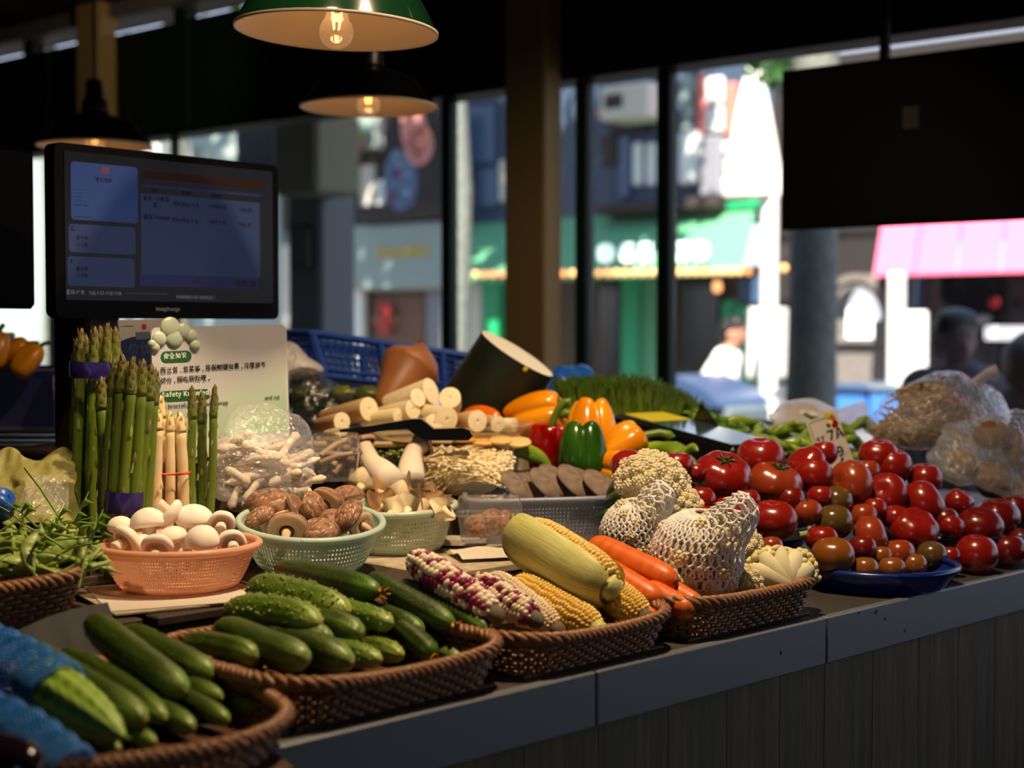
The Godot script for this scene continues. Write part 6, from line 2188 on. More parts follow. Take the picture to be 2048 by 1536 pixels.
func cauliflowers() -> void:
	mat("curd", "#ffffff", 0.75, {"vc": true, "bump": [0.12, 0.35, Vector3(90, 90, 90)]})
	mat("foam", "#f4f2ee", 0.7, {"back": "#86827e"})
	mat("foam_edge", "#d8d4cc", 0.7)
	var big := curd(0.06, 41)
	var small := curd(0.034, 42, 0.9, 0.4)
	var whole := curd(0.06, 43, 1.0, 0.8)
	var stem := stalk_mesh(0.06)
	var sstem := stalk_mesh(0.034)
	var list := [[1302, 968, 2.26, 76, 12, 20, 0, "bare cauliflower head on top, in front of the red tomatoes"], [1362, 1012, 2.24, 44, 60, 90, 1, "pale green cauliflower floret side leaning beside the topmost head"], [1272, 1066, 2.16, 69, 25, 320, 0, "cauliflower in a foam net, behind the larger netted one"], [1394, 1112, 2.04, 90, 30, 350, 0, "large cauliflower in a white foam net sleeve, by the carrots"],
		[1484, 1092, 2.13, 44, 15, 30, 1, "small round cauliflower floret beside the foam net sleeve"], [1494, 1172, 2.06, 40, 30, 0, 1, "loose crumbly cauliflower floret at the tray rim"], [1330, 1165, 1.98, 34, 20, 0, 1, "cauliflower bit showing beneath the netted head, by the carrots"], [1600, 1128, 2.12, 32, 30, 60, 1, "greenish cauliflower floret at the corner of the tray"]]
	var first: Node3D = null
	for q in list:
		var s: float = q[3] * q[2] / F / (0.06 if q[6] == 0 else 0.034)
		var o := thing("cauliflower", q[7], "cauliflower", "", tilted(P(q[0], q[1], q[2]), s, q[4], q[5], q[0]))
		obj_mesh("curd", (whole if "net" in q[7] and q[3] > 60 else big) if q[6] == 0 else small, M.curd, o)
		obj_mesh("stalk", stem if q[6] == 0 else sstem, M.veg_dull, o)
		if first == null:
			first = o
	# leaf on the topmost head
	var g := G.new(); g.xf = first.transform.affine_inverse()
	for side in 2:
		g.grid(8, 12, func(u0: float, v: float):
			var u := u0 if side == 0 else 1.0 - u0
			var c := P(1386 - 18 * v, 1052 - 92 * v, 2.225 + 0.02 * v)
			var w := 0.012 * sin(PI * clampf(v * 0.85 + 0.12, 0, 1))
			return [c + Vector3((u - 0.5) * w * 2, 0, absf(u - 0.5) * 0.008 - side * 0.0015), lin("#a9b35a").lerp(lin("#dcd7a0"), absf(u - 0.5) * 2 * v)], false)
	obj("leaf_stub", g, M.veg, first)
	# a cut half showing its branching stalk
	var t := thing("cauliflower", "cut cauliflower half with its branching stalk facing out, at the tray corner", "cauliflower", "", Transform3D(Basis.from_euler(Vector3(-0.35, 0.15, 0)), P(1562, 1150, 2.07)))
	g = G.new()
	g.col = lin("#d9cfa6")
	g.ball(Vector3(0, 0.006, -0.004), Vector3(0.05, 0.036, 0.011), 24, 10)
	for k in 5:
		var a := 0.3 + k * 0.63
		var d := Vector3(cos(a), sin(a) * 0.8, 0)
		g.tube([Vector3(0.01, -0.016, 0.002), d * 0.024 + Vector3(0, -0.006, 0.003), d * 0.045], [0.02, 0.016, 0.010], 10)
	obj("stalk", g, M.veg_dull, t)
	g = G.new()
	rng.seed = 77
	for k in 130:
		var a := rng.randf_range(-0.2, PI + 0.2)
		var r := rng.randf_range(0.04, 0.056)
		g.col = lin("#c9bb6a").lerp(lin("#e4d8a8"), rng.randf())
		var s := rng.randf_range(0.003, 0.006)
		g.ball(Vector3(cos(a) * r, sin(a) * r * 0.72, rng.randf_range(-0.012, 0.006)), Vector3(s, s, s), 7, 5)
	obj("curd", g, M.curd, t)
	# foam nets
	net("white foam net sleeve with a scalloped open top around the large cauliflower", P(1394, 1112, 2.04), 0.0635, 0.064, 0.12, 34)
	net("white foam net sleeve around the cauliflower at the back", P(1272, 1066, 2.16), 0.0515, 0.050, -0.3, 28)

func net(label: String, c: Vector3, rx: float, ry: float, lean: float, n: int) -> void:
	var t := thing("foam_net", label, "net", "", Transform3D(Basis(Vector3.BACK, -lean * 0.5) * Basis(Vector3.RIGHT, 0.25), c))
	var spot := func(a: float, v: float) -> Vector3:
		var e := lerpf(-1.25, 1.36, v)
		var pk := pow(maxf(0.0, cos(a - 1.15)), 4.0)
		var r := cos(e)
		var y := sin(e) * ry + smoothstep(0.2, 1.3, e) * ry * 0.62 * pk
		r += 0.62 * pk * smoothstep(0.2, 1.0, e)
		return Vector3(sin(a) * rx * r, y, cos(a) * rx * r * 0.95)
	var g := G.new()
	for dirn in [-1.0, 1.0]:
		for k in n:
			var line := []
			for i in 41:
				var v := i / 40.0
				line.append(spot.call(TAU * k / n + dirn * (v * 1.25 + 0.05 * sin(v * 60.0)), v))
			g.tube(line, 0.002, 6, false)
	obj("strands", g, M.foam, t).set_meta("kind", "stuff")
	g = G.new()
	var ring := []
	for i in n * 4 + 1:
		ring.append(spot.call(TAU * i / (n * 4.0), 1.0 + 0.02 * sin(i * PI / 2)))
	g.tube(ring, 0.0021, 6, false)
	obj("scalloped_edge", g, M.foam_edge, t)

# ---------------------------------------------------------------- peppers
func pepper_mesh(lobes: int, h: float, k1: Color, k2: Color, sd: float) -> Array:
	var g := G.new()
	g.grid(64, 30, func(u: float, v: float):
		var a := TAU * u
		var lob := pow(absf(cos(a * lobes * 0.5 + sd)), 0.45)
		var e := lerpf(-PI / 2, PI / 2, v)
		var r := pow(maxf(cos(e), 0.0), 0.42) * (0.70 + 0.30 * lob) * (0.86 + 0.14 * sin(e + 0.6))
		var y := sin(e) * h
		if v > 0.8:
			y -= pow((v - 0.8) / 0.2, 2.0) * h * 0.30 * (1.15 - lob * 0.3)
		y -= (lob - 0.4) * 0.26 * h * smoothstep(0.55, 0.1, v) * sqrt(clampf(v * 8.0, 0, 1))
		if v < 0.15:
			y += pow((0.15 - v) / 0.15, 2.0) * h * 0.42 * (1.2 - lob)
		return [Vector3(sin(a) * r, y, cos(a) * r), k1.lerp(k2, 0.5 + 0.5 * sin(a * 3 + e * 2 + sd))])
	var s := G.new()
	s.col = lin("#5a7a20")
	s.tube([Vector3(0, h * 0.62, 0), Vector3(0, h * 0.70, 0), Vector3(0, h * 0.76, 0)], [0.36, 0.26, 0.13], 10)
	s.tube([Vector3(0, h * 0.74, 0), Vector3(0.06, h * 1.1, 0.02), Vector3(0.22, h * 1.5, 0.05), Vector3(0.48, h * 1.78, 0.06), Vector3(0.68, h * 1.78, 0.06)], [0.21, 0.165, 0.16, 0.19, 0.21], 10)
	return [g.mesh(), s.mesh()]

func peppers() -> void:
	var red := pepper_mesh(4, 1.15, lin("#a3100c"), lin("#7c0a08"), 0.4)
	var green := pepper_mesh(4, 0.95, lin("#2f5a12"), lin("#1f440b"), 1.5708)
	var yel := pepper_mesh(4, 1.05, lin("#eb9a12"), lin("#d97f0a"), 0.2)
	var dk := pepper_mesh(3, 1.3, lin("#1e4a10"), lin("#123608"), 0.7)
	var rows := [[1098, 898, 2.70, 42, 6, 90, 0, red, "glossy red bell pepper standing with its tall curved green stalk"], [1165, 902, 2.62, 51, 172, 0, 0.0, green, "dark green bell pepper turned bottom up before the yellow ones"], [1074, 836, 2.84, 50, 78, 75, 0.2, yel, "yellow bell pepper lying behind the red one, beside the bamboo shoots"],
		[1182, 862, 2.76, 50, 165, 0, 0.6, yel, "yellow bell pepper behind the green one, lobes upward"], [1246, 896, 2.68, 44, 60, 100, 0.0, yel, "yellow bell pepper tilting towards the cauliflower"], [1232, 935, 2.60, 34, 100, 60, 0.4, yel, "yellow bell pepper hidden below the tilting one"], [1248, 990, 2.40, 34, 70, 20, 0.1, dk, "dark green pepper tucked between the grey caps and the cauliflower"], [1226, 1040, 2.36, 24, 80, 30, 0.5, dk, "small dark green pepper under the corner of the blue-grey colander"]]
	for q in rows:
		var o := thing("bell_pepper", q[8], "pepper", "", tilted(P(q[0], q[1], q[2]), 1.13 * q[3] * q[2] / F, q[4], q[5], q[6]))
		obj_mesh("body", q[7][0], M.veg_gloss, o)
		obj_mesh("stalk", q[7][1], M.veg, o)
	# long green chillies: body along x with a curl
	var cm := []
	for k in 3:
		var g := G.new()
		g.grid(18, 24, func(u: float, v: float):
			var a := TAU * u
			var r := 0.011 * pow(clampf(v * 6.0, 0, 1), 0.5) * pow(1.0 - v, 0.45) * (1 + 0.12 * sin(v * 22.0 + a * 2 + k) + 0.05 * sin(a * 3))
			return [Vector3(v * 0.13, 0.012 * sin(v * (3.0 + k)) + cos(a) * r, 0.010 * sin(v * 5.0 + k * 2.0) + sin(a) * r), lin("#66861f").lerp(lin("#8da433"), 0.5 + 0.5 * sin(v * 12.0 + a + k))])
		var s := G.new()
		s.col = lin("#6d8a34")
		s.tube([Vector3(0.002, 0, 0), Vector3(-0.012, 0.004, 0.002), Vector3(-0.026, 0.012, 0.006)], [0.006, 0.003, 0.0022], 7)
		cm.append([g.mesh(), s.mesh()])
	var chilli := func(a: Vector3, b: Vector3, k: int, th: float, label: String, grp: String) -> void:
		var o := thing("green_chilli", label, "chilli", grp, along(a, b, 0.13, th, k * 1.9))
		obj_mesh("body", cm[k % 3][0], M.veg_gloss, o)
		obj_mesh("stalk", cm[k % 3][1], M.veg, o)
	chilli.call(P(1012, 905, 2.68), P(1085, 945, 2.6), 0, 1.9, "dark thick chilli lying between the enoki and the red pepper", "")
	chilli.call(P(1392, 935, 2.56), P(1262, 898, 2.70), 1, 1.9, "long light green chilli behind the cauliflower", "")
	chilli.call(P(1300, 905, 2.66), P(1400, 922, 2.58), 2, 1.5, "wrinkled green chilli below the black tray", "")
	rng.seed = 23
	var zones := ["beside the black tray", "under the milky bag", "touching the price tag", "by the beancurd bag"]
	var ranks := ["topmost", "second from the top", "third from the top", "fourth from the top", "fifth from the top", "sixth from the top", "lowest"]
	for zi in 4:
		for k in 7:
			var px := 1400.0 + 82.0 * zi + rng.randf_range(0, 78)
			var py := 862.0 + 9.0 * k + rng.randf_range(-2, 2)
			var c := P(px, py, 3.03 - 0.035 * k)
			var dv := Vector3(rng.randf_range(-1, 1), rng.randf_range(-0.15, 0.2), rng.randf_range(-0.5, 0.5)).normalized() * 0.062
			chilli.call(c - dv, c + dv, k + zi, rng.randf_range(1.1, 1.5), "wrinkled green chilli %s, %s of its clump" % [zones[zi], ranks[k]], "green chillies around the price tag")

# ---------------------------------------------------------------- tomatoes
func tomatoes() -> void:
	var ms := []
	for k in 4:
		var g := G.new()
		var rib: float = [0.05, 0.018, 0.0, 0.012][k]
		var fl: float = [0.76, 0.84, 0.92, 0.80][k]
		g.grid(44, 22, func(u: float, v: float):
			var a := TAU * u
			var e := lerpf(-PI / 2, PI / 2, v)
			var r := pow(maxf(cos(e), 0.0), 0.86) * (1.0 + rib * cos(a * 7 + k) * smoothstep(-0.2, 0.9, sin(e)) + 0.02 * sin(a * 2 + k))
			var y := sin(e) * fl
			y -= 0.16 * pow(clampf(1 - r * 1.5, 0, 1), 1.5) * (1 if e > 0 else 0)
			return Vector3(sin(a) * r, y, cos(a) * r))
		ms.append(g.mesh())
	var cal := G.new()
	cal.col = lin("#2c3f12")
	cal.ball(Vector3(0, 0.64, 0), Vector3(0.13, 0.06, 0.13), 10, 6)
	cal.tube([Vector3(0, 0.64, 0), Vector3(0.02, 0.80, 0.02)], [0.06, 0.045], 7)
	for k in 6:
		var a := TAU * k / 6.0 + 0.2 * sin(k * 3.0)
		cal.tube([Vector3(cos(a) * 0.08, 0.65, sin(a) * 0.08), Vector3(cos(a) * 0.26, 0.72, sin(a) * 0.26), Vector3(cos(a + 0.2) * 0.42, 0.68 + 0.07 * sin(k * 2.0), sin(a + 0.2) * 0.42)], [0.05, 0.04, 0.012], 6)
	var calm := cal.mesh()
	var mats := [mat("tomato_red", "#84170f", 0.25, {"coat": 0.3}), mat("tomato_deep", "#6a120d", 0.25, {"coat": 0.3}), mat("tomato_orange", "#8c3517", 0.25, {"coat": 0.3}), mat("tomato_amber", "#7e4816", 0.25, {"coat": 0.3}), mat("tomato_green", "#57421a", 0.2, {"coat": 0.3})]
	# px, py, width, mesh, material, tilt, toward, calyx, label
	var rows := [
		[1445, 953, 112, 0, 0, 30, 10, 1, "big ribbed red tomato with a dark star calyx, nearest the cauliflower"], [1550, 968, 104, 0, 2, 22, 40, 1, "big orange-red tomato with a ragged dried calyx"], [1521, 916, 94, 1, 0, 10, 0, 0, "red tomato behind and above the two big ribbed ones"], [1612, 930, 78, 0, 0, 45, 300, 0, "ribbed red tomato with a pale scar below the price tag"], [1648, 906, 52, 2, 0, 0, 0, 0, "red tomato half hidden against the price tag"],
		[1626, 950, 76, 2, 0, 10, 80, 0, "smooth red tomato between the big orange one and the tall one"], [1701, 968, 92, 3, 2, 80, 300, 0, "tall orange-red tomato lying on its side in the middle of the heap"], [1757, 912, 76, 1, 0, 10, 0, 0, "red tomato at the back, first right of the price tag"], [1786, 932, 74, 2, 0, 20, 40, 0, "red tomato overlapping the one first right of the price tag"], [1850, 958, 66, 2, 0, 10, 0, 0, "round red tomato below the bag of beancurd strips"],
		[1772, 988, 82, 3, 0, 70, 330, 0, "egg-shaped red tomato sloping down beside the tall one"], [1848, 1008, 92, 3, 0, 60, 90, 0, "wide red tomato at the centre of the far heap"], [1919, 1004, 56, 1, 0, 30, 60, 0, "red tomato under the bag with brown potatoes"], [1461, 1030, 84, 1, 0, 15, 330, 0, "red tomato beneath the big ribbed one, by the foam net"], [1546, 1040, 94, 3, 0, 10, 0, 0, "wide glossy red tomato resting on the pale green rim"],
		[1614, 1024, 60, 1, 2, 5, 0, 1, "orange-red tomato with a green calyx under the big orange one"], [1640, 994, 50, 2, 0, 0, 0, 0, "small red tomato below the tall one, at its near side"], [1674, 1002, 62, 2, 4, 20, 40, 0, "brownish half-ripe tomato below the tall one"], [1668, 1044, 72, 2, 4, 10, 0, 0, "green-brown half-ripe tomato, darkest of the heap"], [1727, 1032, 54, 2, 2, 0, 0, 0, "small orange tomato next to the half-ripe ones"],
		[1750, 1018, 48, 2, 0, 0, 0, 0, "small red tomato behind the small orange one"], [1742, 1072, 80, 3, 2, 70, 80, 0, "long orange-red tomato lying across the middle of the blue basin"], [1828, 1058, 94, 0, 0, 35, 20, 0, "large knobbly red tomato beyond the blue basin's middle"], [1790, 1034, 54, 1, 0, 10, 0, 0, "red tomato just behind the large knobbly one"], [1644, 1078, 62, 1, 0, 0, 0, 0, "red tomato at the near edge of the blue basin, behind the amber one"],
		[1666, 1110, 82, 1, 3, 10, 350, 0, "large amber tomato at the near edge of the blue basin"], [1725, 1096, 54, 2, 1, 0, 0, 0, "dull red tomato beside the large amber one"], [1799, 1107, 60, 2, 2, 0, 0, 0, "orange-red tomato in the blue basin, below the large knobbly one"], [1763, 1112, 42, 2, 3, 0, 0, 0, "small amber tomato wedged in the blue basin's middle"], [1864, 1110, 58, 2, 4, 10, 30, 0, "half-green tomato at the far edge of the blue basin"],
		[1730, 1138, 52, 2, 3, 0, 0, 0, "small amber tomato at the front rim of the blue basin"], [1784, 1136, 52, 1, 3, 0, 0, 0, "amber tomato in the middle of the blue basin's front rim"], [1828, 1130, 50, 2, 3, 0, 0, 0, "amber tomato third along the blue basin's front rim"], [1900, 1112, 40, 2, 0, 0, 0, 0, "small red tomato between the two basins"], [1960, 1052, 88, 3, 1, 15, 0, 0, "large deep red tomato in the far basin"],
		[1996, 1034, 84, 1, 1, 10, 0, 0, "deep red tomato behind the large one of the far basin"], [1902, 1052, 56, 1, 0, 30, 80, 0, "red tomato between the knobbly one and the far basin"], [1953, 1108, 82, 2, 0, 5, 0, 0, "round red tomato at the near rim of the far basin"], [2018, 1100, 66, 2, 1, 0, 0, 0, "dark red tomato second along the far basin's rim"], [2044, 1082, 54, 2, 1, 0, 0, 0, "dark red tomato cut by the picture's edge"],
		[1402, 1000, 58, 2, 0, 0, 0, 0, "red tomato showing between the cauliflower and the big ribbed one"], [1408, 1034, 50, 2, 0, 0, 0, 0, "red tomato just above the scalloped net edge"], [1543, 1094, 46, 2, 2, 0, 0, 0, "orange-red tomato in the dark basin behind the cut cauliflower"], [1355, 930, 62, 1, 0, 0, 0, 1, "red tomato with a dark stalk behind the topmost cauliflower"], [1392, 946, 42, 2, 0, 0, 0, 0, "red tomato between the cauliflower and the green chilli"],
		[1258, 932, 70, 1, 0, 20, 0, 0, "red tomato between the yellow peppers and the cauliflower"], [1497, 1000, 46, 2, 0, 0, 0, 1, "small red tomato in the gap under the two big ones"], [1736, 942, 48, 2, 2, 0, 0, 0, "orange-red tomato under the overlapping pair at the back"], [1890, 1040, 54, 2, 1, 0, 0, 0, "dark red tomato in the hollow beside the wide one"], [1580, 1000, 60, 2, 1, 0, 0, 0, "shaded red tomato buried below the big orange one"], [2030, 1020, 64, 2, 1, 0, 0, 0, "dark tomato at the back of the far basin"],
	]
	for q in rows:
		var d: float = 2.30 + (1130.0 - q[1]) / 220.0 * 0.30 + (q[0] - 1750.0) * 0.0006
		var o := thing("tomato", q[8], "tomato", "tomatoes heaped in and behind the basins", tilted(P(q[0], q[1], d), q[2] * 0.53 * d / F, q[5], q[6], q[0] * 0.7))
		obj_mesh("fruit", ms[q[3]], mats[q[4]], o)
		if q[7]:
			obj_mesh("calyx", calm, M.veg, o)

# ---------------------------------------------------------------- greens, bags, squash, melon
func greens_and_bags() -> void:
	mat("melon_rind", "#141f12", 0.5, {"tex": ["#0b130a", "#18240f", 0.03, Vector3(6, 6, 6)]})
	mat("melon_flesh", "#ddd6c0", 0.6)
	mat("squash", "#9a5f33", 0.5, {"tex": ["#7f4a26", "#ad7140", 0.015, Vector3(3, 3, 3)]})
	mat("crate_blue", "#17409a", 0.4, {"back": "#0a1c46"})
	mat("bag_blue", "#1d5fc0", 0.25)
	mat("black_plastic", "#0b0d10", 0.22)
	mat("label_yellow", "#c8b81e", 0.5)
	mat("label_green", "#1c5a48", 0.4)
	mat("wrap", "#dfe6e6", 0.04, {"alpha": 0.05})
	mat("beancurd", "#b98a4a", 0.55)
	mat("potato", "#6a451f", 0.7)
	# winter melon: a cut cylinder leaning over, pale face up
	var c1 := P(1035, 707, 2.95)
	var ax := Vector3(0.52, 0.83, 0.13).normalized()
	var c0 := c1 - ax * 0.14
	var t := thing("winter_melon", "big dark green winter melon section with its pale cut face turned up", "melon", "", Transform3D(Basis(), c0))
	var R := 0.083
	var side := ax.cross(Vector3(0.25, 0, 1).normalized()).normalized()
	var bs := Basis(side, ax, side.cross(ax))
	var L := c0.distance_to(c1)
	var g := G.new(); g.xf = Transform3D(bs, Vector3.ZERO)
	g.lathe([Vector2(R * 0.5, -0.05), Vector2(R * 0.9, -0.035), Vector2(R * 1.02, 0.0), Vector2(R * 1.01, L * 0.6), Vector2(R, L - 0.002), Vector2(R * 0.985, L)], 48)
	obj("rind", g, M.melon_rind, t)
	g = G.new(); g.xf = Transform3D(bs, Vector3.ZERO)
	g.lathe([Vector2(R * 0.985, L), Vector2(R * 0.93, L + 0.001), Vector2(R * 0.6, L - 0.001), Vector2(R * 0.3, L - 0.002), Vector2(0.001, L - 0.003)], 48, func(u: float, v: float): return 1.0 + 0.01 * sin(u * 60.0) * v)
	obj("cut_face", g, M.melon_flesh, t)
	g = G.new()
	g.ball(P(1050, 738, 2.875) - c0, Vector3(0.006, 0.006, 0.004), 10, 7)
	obj("seed", g, M.label_yellow, t)
	# butternut squash, neck down towards the bamboo shoots
	t = thing("butternut_squash", "tan butternut squash standing behind the bamboo shoots", "squash", "", Transform3D(Basis(), P(780, 820, 2.95)))
	g = G.new()
	var pts := []; var rad := []
	var cv := Curve3D.new()
	for q in [[762, 830, 2.92], [790, 780, 2.94], [815, 745, 2.98], [836, 715, 3.0], [842, 684, 3.02]]:
		cv.add_point(P(q[0], q[1], q[2]) - t.position)
	var rr := [0.004, 0.030, 0.033, 0.034, 0.036, 0.040, 0.046, 0.053, 0.059, 0.061, 0.057, 0.045, 0.026, 0.012, 0.003]
	for k in 15:
		pts.append(cv.sample_baked(k / 14.0 * cv.get_baked_length(), true))
		rad.append(rr[k])
	g.tube(pts, rad, 28)
	obj("skin", g, M.squash, t)
	g = G.new()
	g.ball(pts[14] + Vector3(0, 0.001, 0), Vector3(0.006, 0.003, 0.006), 10, 6)
	obj("blossom_scar", g, M.crate_brown, t)
	# blue mesh basket
	t = thing("mesh_basket", "blue plastic mesh basket with a thick rim behind the squash", "basket", "", Transform3D(Basis.IDENTITY, P(775, 770, 3.12)))
	var fr := Transform3D(Basis.IDENTITY, P(775, 770, 3.12))
	var a := P(622, 666, 3.02) - t.position; var b := P(985, 718, 3.4) - t.position
	var down := Vector3(0.01, -0.085, 0.0)
	var dirx := (b - a).normalized()
	var into := Vector3(-dirx.z, 0, dirx.x).normalized() * -0.24
	var wall := func(p0: Vector3, p1: Vector3, called: String) -> void:
		var w := G.new()
		var n := 26
		for i in n + 1:
			var p := p0.lerp(p1, i / float(n))
			var q := p0.lerp(p1, clampf(0.04 + 0.92 * i / float(n), 0, 1))
			w.tube([p, q + down], 0.0022 if i % 9 else 0.010, 6)
		for j in 7:
			var f := j / 6.0
			w.tube([p0.lerp(p1, 0.04 * f) + down * f, p0.lerp(p1, 1 - 0.04 * f) + down * f], 0.0022 if j < 5 else 0.006, 6)
		obj(called, w, M.crate_blue, t)
	wall.call(a, b, "mesh_wall")
	wall.call(b, b + into, "mesh_wall")
	wall.call(b + into, a + into, "mesh_wall")
	wall.call(a + into, a, "mesh_wall")
	g = G.new()
	g.tube([a, b, b + into, a + into, a], 0.0075, 8)
	obj("rim", g, M.crate_blue, t)
	g = G.new()
	g.xf = Transform3D(Basis(dirx, Vector3.UP, dirx.cross(Vector3.UP)), (a + b + into) * 0.5 + down)
	g.box(Vector3(-0.22, -0.004, -0.11), Vector3(0.22, 0.0, 0.11), 0.002)
	obj("base", g, M.crate_blue, t)
	film_bag("plastic_bag", "crumpled bright blue plastic bag between the melon and the chives", [[1098, 745, 3.25], [1118, 728, 3.27], [1165, 726, 3.3], [1190, 742, 3.3], [1180, 790, 3.22], [1120, 840, 3.2], [1090, 800, 3.22]], 0.06, M.bag_blue, 5, 0.006)
	film_bag("plastic_bag", "dark film bag of greens left of the squash, behind the sign", [[565, 735, 2.92], [620, 728, 2.95], [690, 770, 2.98], [765, 772, 2.98], [760, 840, 2.9], [640, 860, 2.85], [570, 850, 2.85]], 0.08, M.film_dark, 9, 0.010)
	film_bag("plastic_bag", "greyish clear bag rising beside the frosted sign", [[560, 680, 3.0], [590, 680, 3.0], [625, 712, 3.0], [655, 745, 3.0], [600, 760, 2.96], [560, 750, 2.96]], 0.05, M.film_milky, 10, 0.008)
	rng.seed = 52
	for k in 7:
		var o := thing("leafy_green", "dark leaf bundle inside the dark film bag", "greens", "greens inside the dark film bag")
		o.position = P(590 + k * 24, 790 + 25 * (k % 2), 2.92)
		g = G.new()
		g.col = lin("#31461a").lerp(lin("#7a7a24"), rng.randf() * 0.6)
		g.grid(12, 8, func(u: float, v: float):
			var e := PI * (v - 0.5)
			return Vector3(sin(TAU * u) * cos(e) * 0.026, sin(e) * 0.016, cos(TAU * u) * cos(e) * 0.02) * (1 + 0.25 * sin(u * 19.0 + v * 11.0 + k)))
		obj("leaves", g, M.veg, o)
	# bamboo shoots: peeled pieces with a hollow in the cut end
	var rows := [[640, 838, 2.86, 738, 818, 2.70, 44, 0, "long tan-skinned bamboo shoot at the near end, its cut face to the camera"], [632, 850, 2.78, 684, 843, 2.66, 34, 0, "thin tan bamboo shoot with a pale round cut end, nearest the sign"], [770, 815, 2.84, 862, 782, 2.76, 50, 1, "pale peeled bamboo shoot lying highest in the pile"], [780, 822, 2.80, 836, 795, 2.70, 34, 1, "peeled bamboo shoot whose hollow end pokes out at the centre of the pile"],
		[905, 815, 2.80, 900, 795, 2.71, 40, 1, "bamboo shoot end facing straight out beside the melon"], [735, 838, 2.74, 796, 832, 2.68, 30, 1, "short peeled bamboo shoot flat above the black handle"], [760, 830, 2.80, 826, 818, 2.69, 36, 1, "peeled bamboo shoot under the hollow-ended one"], [850, 828, 2.78, 893, 838, 2.66, 46, 1, "stubby yellowish bamboo shoot in front of the melon"], [915, 840, 2.76, 955, 842, 2.66, 40, 0, "tan bamboo shoot with a slanted cut by the orange pepper"],
		[955, 838, 2.78, 996, 848, 2.68, 30, 0, "last tan bamboo shoot beside the yellow pepper"], [850, 852, 2.72, 868, 846, 2.65, 34, 1, "bamboo shoot slice right above the handle's bend"], [652, 872, 2.70, 690, 866, 2.62, 26, 1, "small bamboo shoot end below the black handle"], [975, 848, 2.76, 1030, 850, 2.72, 26, 1, "pale bamboo shoot tip reaching under the yellow pepper"]]
	for q in rows:
		var p0 := P(q[0], q[1], q[5] + 0.6 * (q[2] - q[5])); var p1 := P(q[3], q[4], q[5])
		var r: float = q[6] * 0.55 * q[5] / F
		var ln := p0.distance_to(p1)
		var o := thing("bamboo_shoot", q[8], "bamboo shoot", "peeled bamboo shoots", along(p0, p1, ln))
		g = G.new()
		var tan_skin: bool = q[7] == 0
		g.grid(24, 14, func(u: float, v: float):
			var rr2 := r * lerpf(0.55 if tan_skin else 0.8, 1.0, pow(v, 0.6)) * (1.0 if v > 0.02 else 0.5)
			var k := (lin("#b07c50").lerp(lin("#d8b88a"), v * v) if tan_skin else lin("#e2cfa0").lerp(lin("#ead9b0"), v)).lerp(lin("#cbb070"), 0.3 * clampf(sin(v * 40.0), 0, 1))
			return [Vector3(v * ln, cos(TAU * u) * rr2, sin(TAU * u) * rr2), k])
		obj("shoot", g, M.veg_dull, o)
		g = G.new()
		g.grid(24, 6, func(u: float, v: float):
			var f := 1.0 - v
			return [Vector3(ln + (0.002 * v - (0.004 if v > 0.88 else 0.0)), cos(TAU * u) * r * f, sin(TAU * u) * r * f), lin("#f0e2bc") if v < 0.84 else lin("#cdb482")])
		obj("cut_end", g, M.veg_dull, o)
	# orange pepper lying behind the shoots
	t = thing("orange_pepper", "orange pepper lying behind the bamboo shoots under the melon", "pepper", "", along(P(925, 830, 2.86), P(1002, 836, 2.80), 0.2, 1.0))
	g = G.new()
	g.grid(20, 16, func(u: float, v: float):
		var r := 0.10 * pow(clampf(sin(PI * v), 0, 1), 0.5) * (1 + 0.08 * cos(TAU * u * 3))
		return [Vector3(v * 0.2, cos(TAU * u) * r * 0.2, sin(TAU * u) * r * 0.2), lin("#d8661a")])
	obj("body", g, M.veg_gloss, t)
	t = thing("shallow_tray", "shallow tan tray under the bamboo shoots and the scoop", "tray", "", Transform3D(Basis(), Vector3(-0.17, 1.192, -2.78)))
	g = G.new()
	g.box(Vector3(-0.19, 0.0, -0.15), Vector3(0.185, 0.005, 0.13), 0.002)
	obj("base", g, mat("tray_tan", "#b39b70", 0.4), t)
	g = G.new()
	g.tube([Vector3(-0.19, 0.006, 0.13), Vector3(0.185, 0.006, 0.13), Vector3(0.185, 0.006, -0.15), Vector3(-0.19, 0.006, -0.15), Vector3(-0.19, 0.006, 0.13)], 0.005, 8)
	obj("rim", g, M.tray_tan, t)
	# clear tray of water below, with a black scoop handle across it
	t = thing("glass_tray", "wide clear plastic tray with a rim behind the enoki", "tray", "", Transform3D(Basis(), Vector3(P(895, 890, 2.72).x, 1.2, -2.72)))
	g = G.new()
	g.lathe([Vector2(0.11, 0.0), Vector2(0.135, 0.012), Vector2(0.155, 0.03)], 48)
	g.lathe([Vector2(0.001, 0.0), Vector2(0.11, 0.0)], 48)
	obj("dish", g, M.clear_plastic, t)
	g = G.new()
	g.lathe([Vector2(0.12, 0.004), Vector2(0.118, 0.0065), Vector2(0.001, 0.0065)], 40)
	obj("liner", g, mat("tray_liner_tan", "#b59a68", 0.25), t)
	g = G.new()
	var ring := []
	for i in 57:
		ring.append(Vector3(sin(TAU * i / 56.0) * 0.157, 0.031, cos(TAU * i / 56.0) * 0.157))
	g.tube(ring, 0.0024, 6, false)
	obj("rim", g, M.clear_plastic, t)
	for k in 4:
		var o := thing("yellow_slice", "pale yellow vegetable slice lying in the clear tray", "vegetable slice", "slices in the clear tray", Transform3D(Basis(Vector3.RIGHT, 0.1 * k), P(930 + 36 * k, 884 + 4 * (k % 2), 2.60)))
		g = G.new()
		g.col = lin("#e0a84a").lerp(lin("#e8d090"), k / 4.0)
		g.lathe([Vector2(0.001, 0), Vector2(0.02, 0.0), Vector2(0.022, 0.003), Vector2(0.02, 0.006), Vector2(0.001, 0.007)], 20)
		obj("slice", g, M.veg, o)
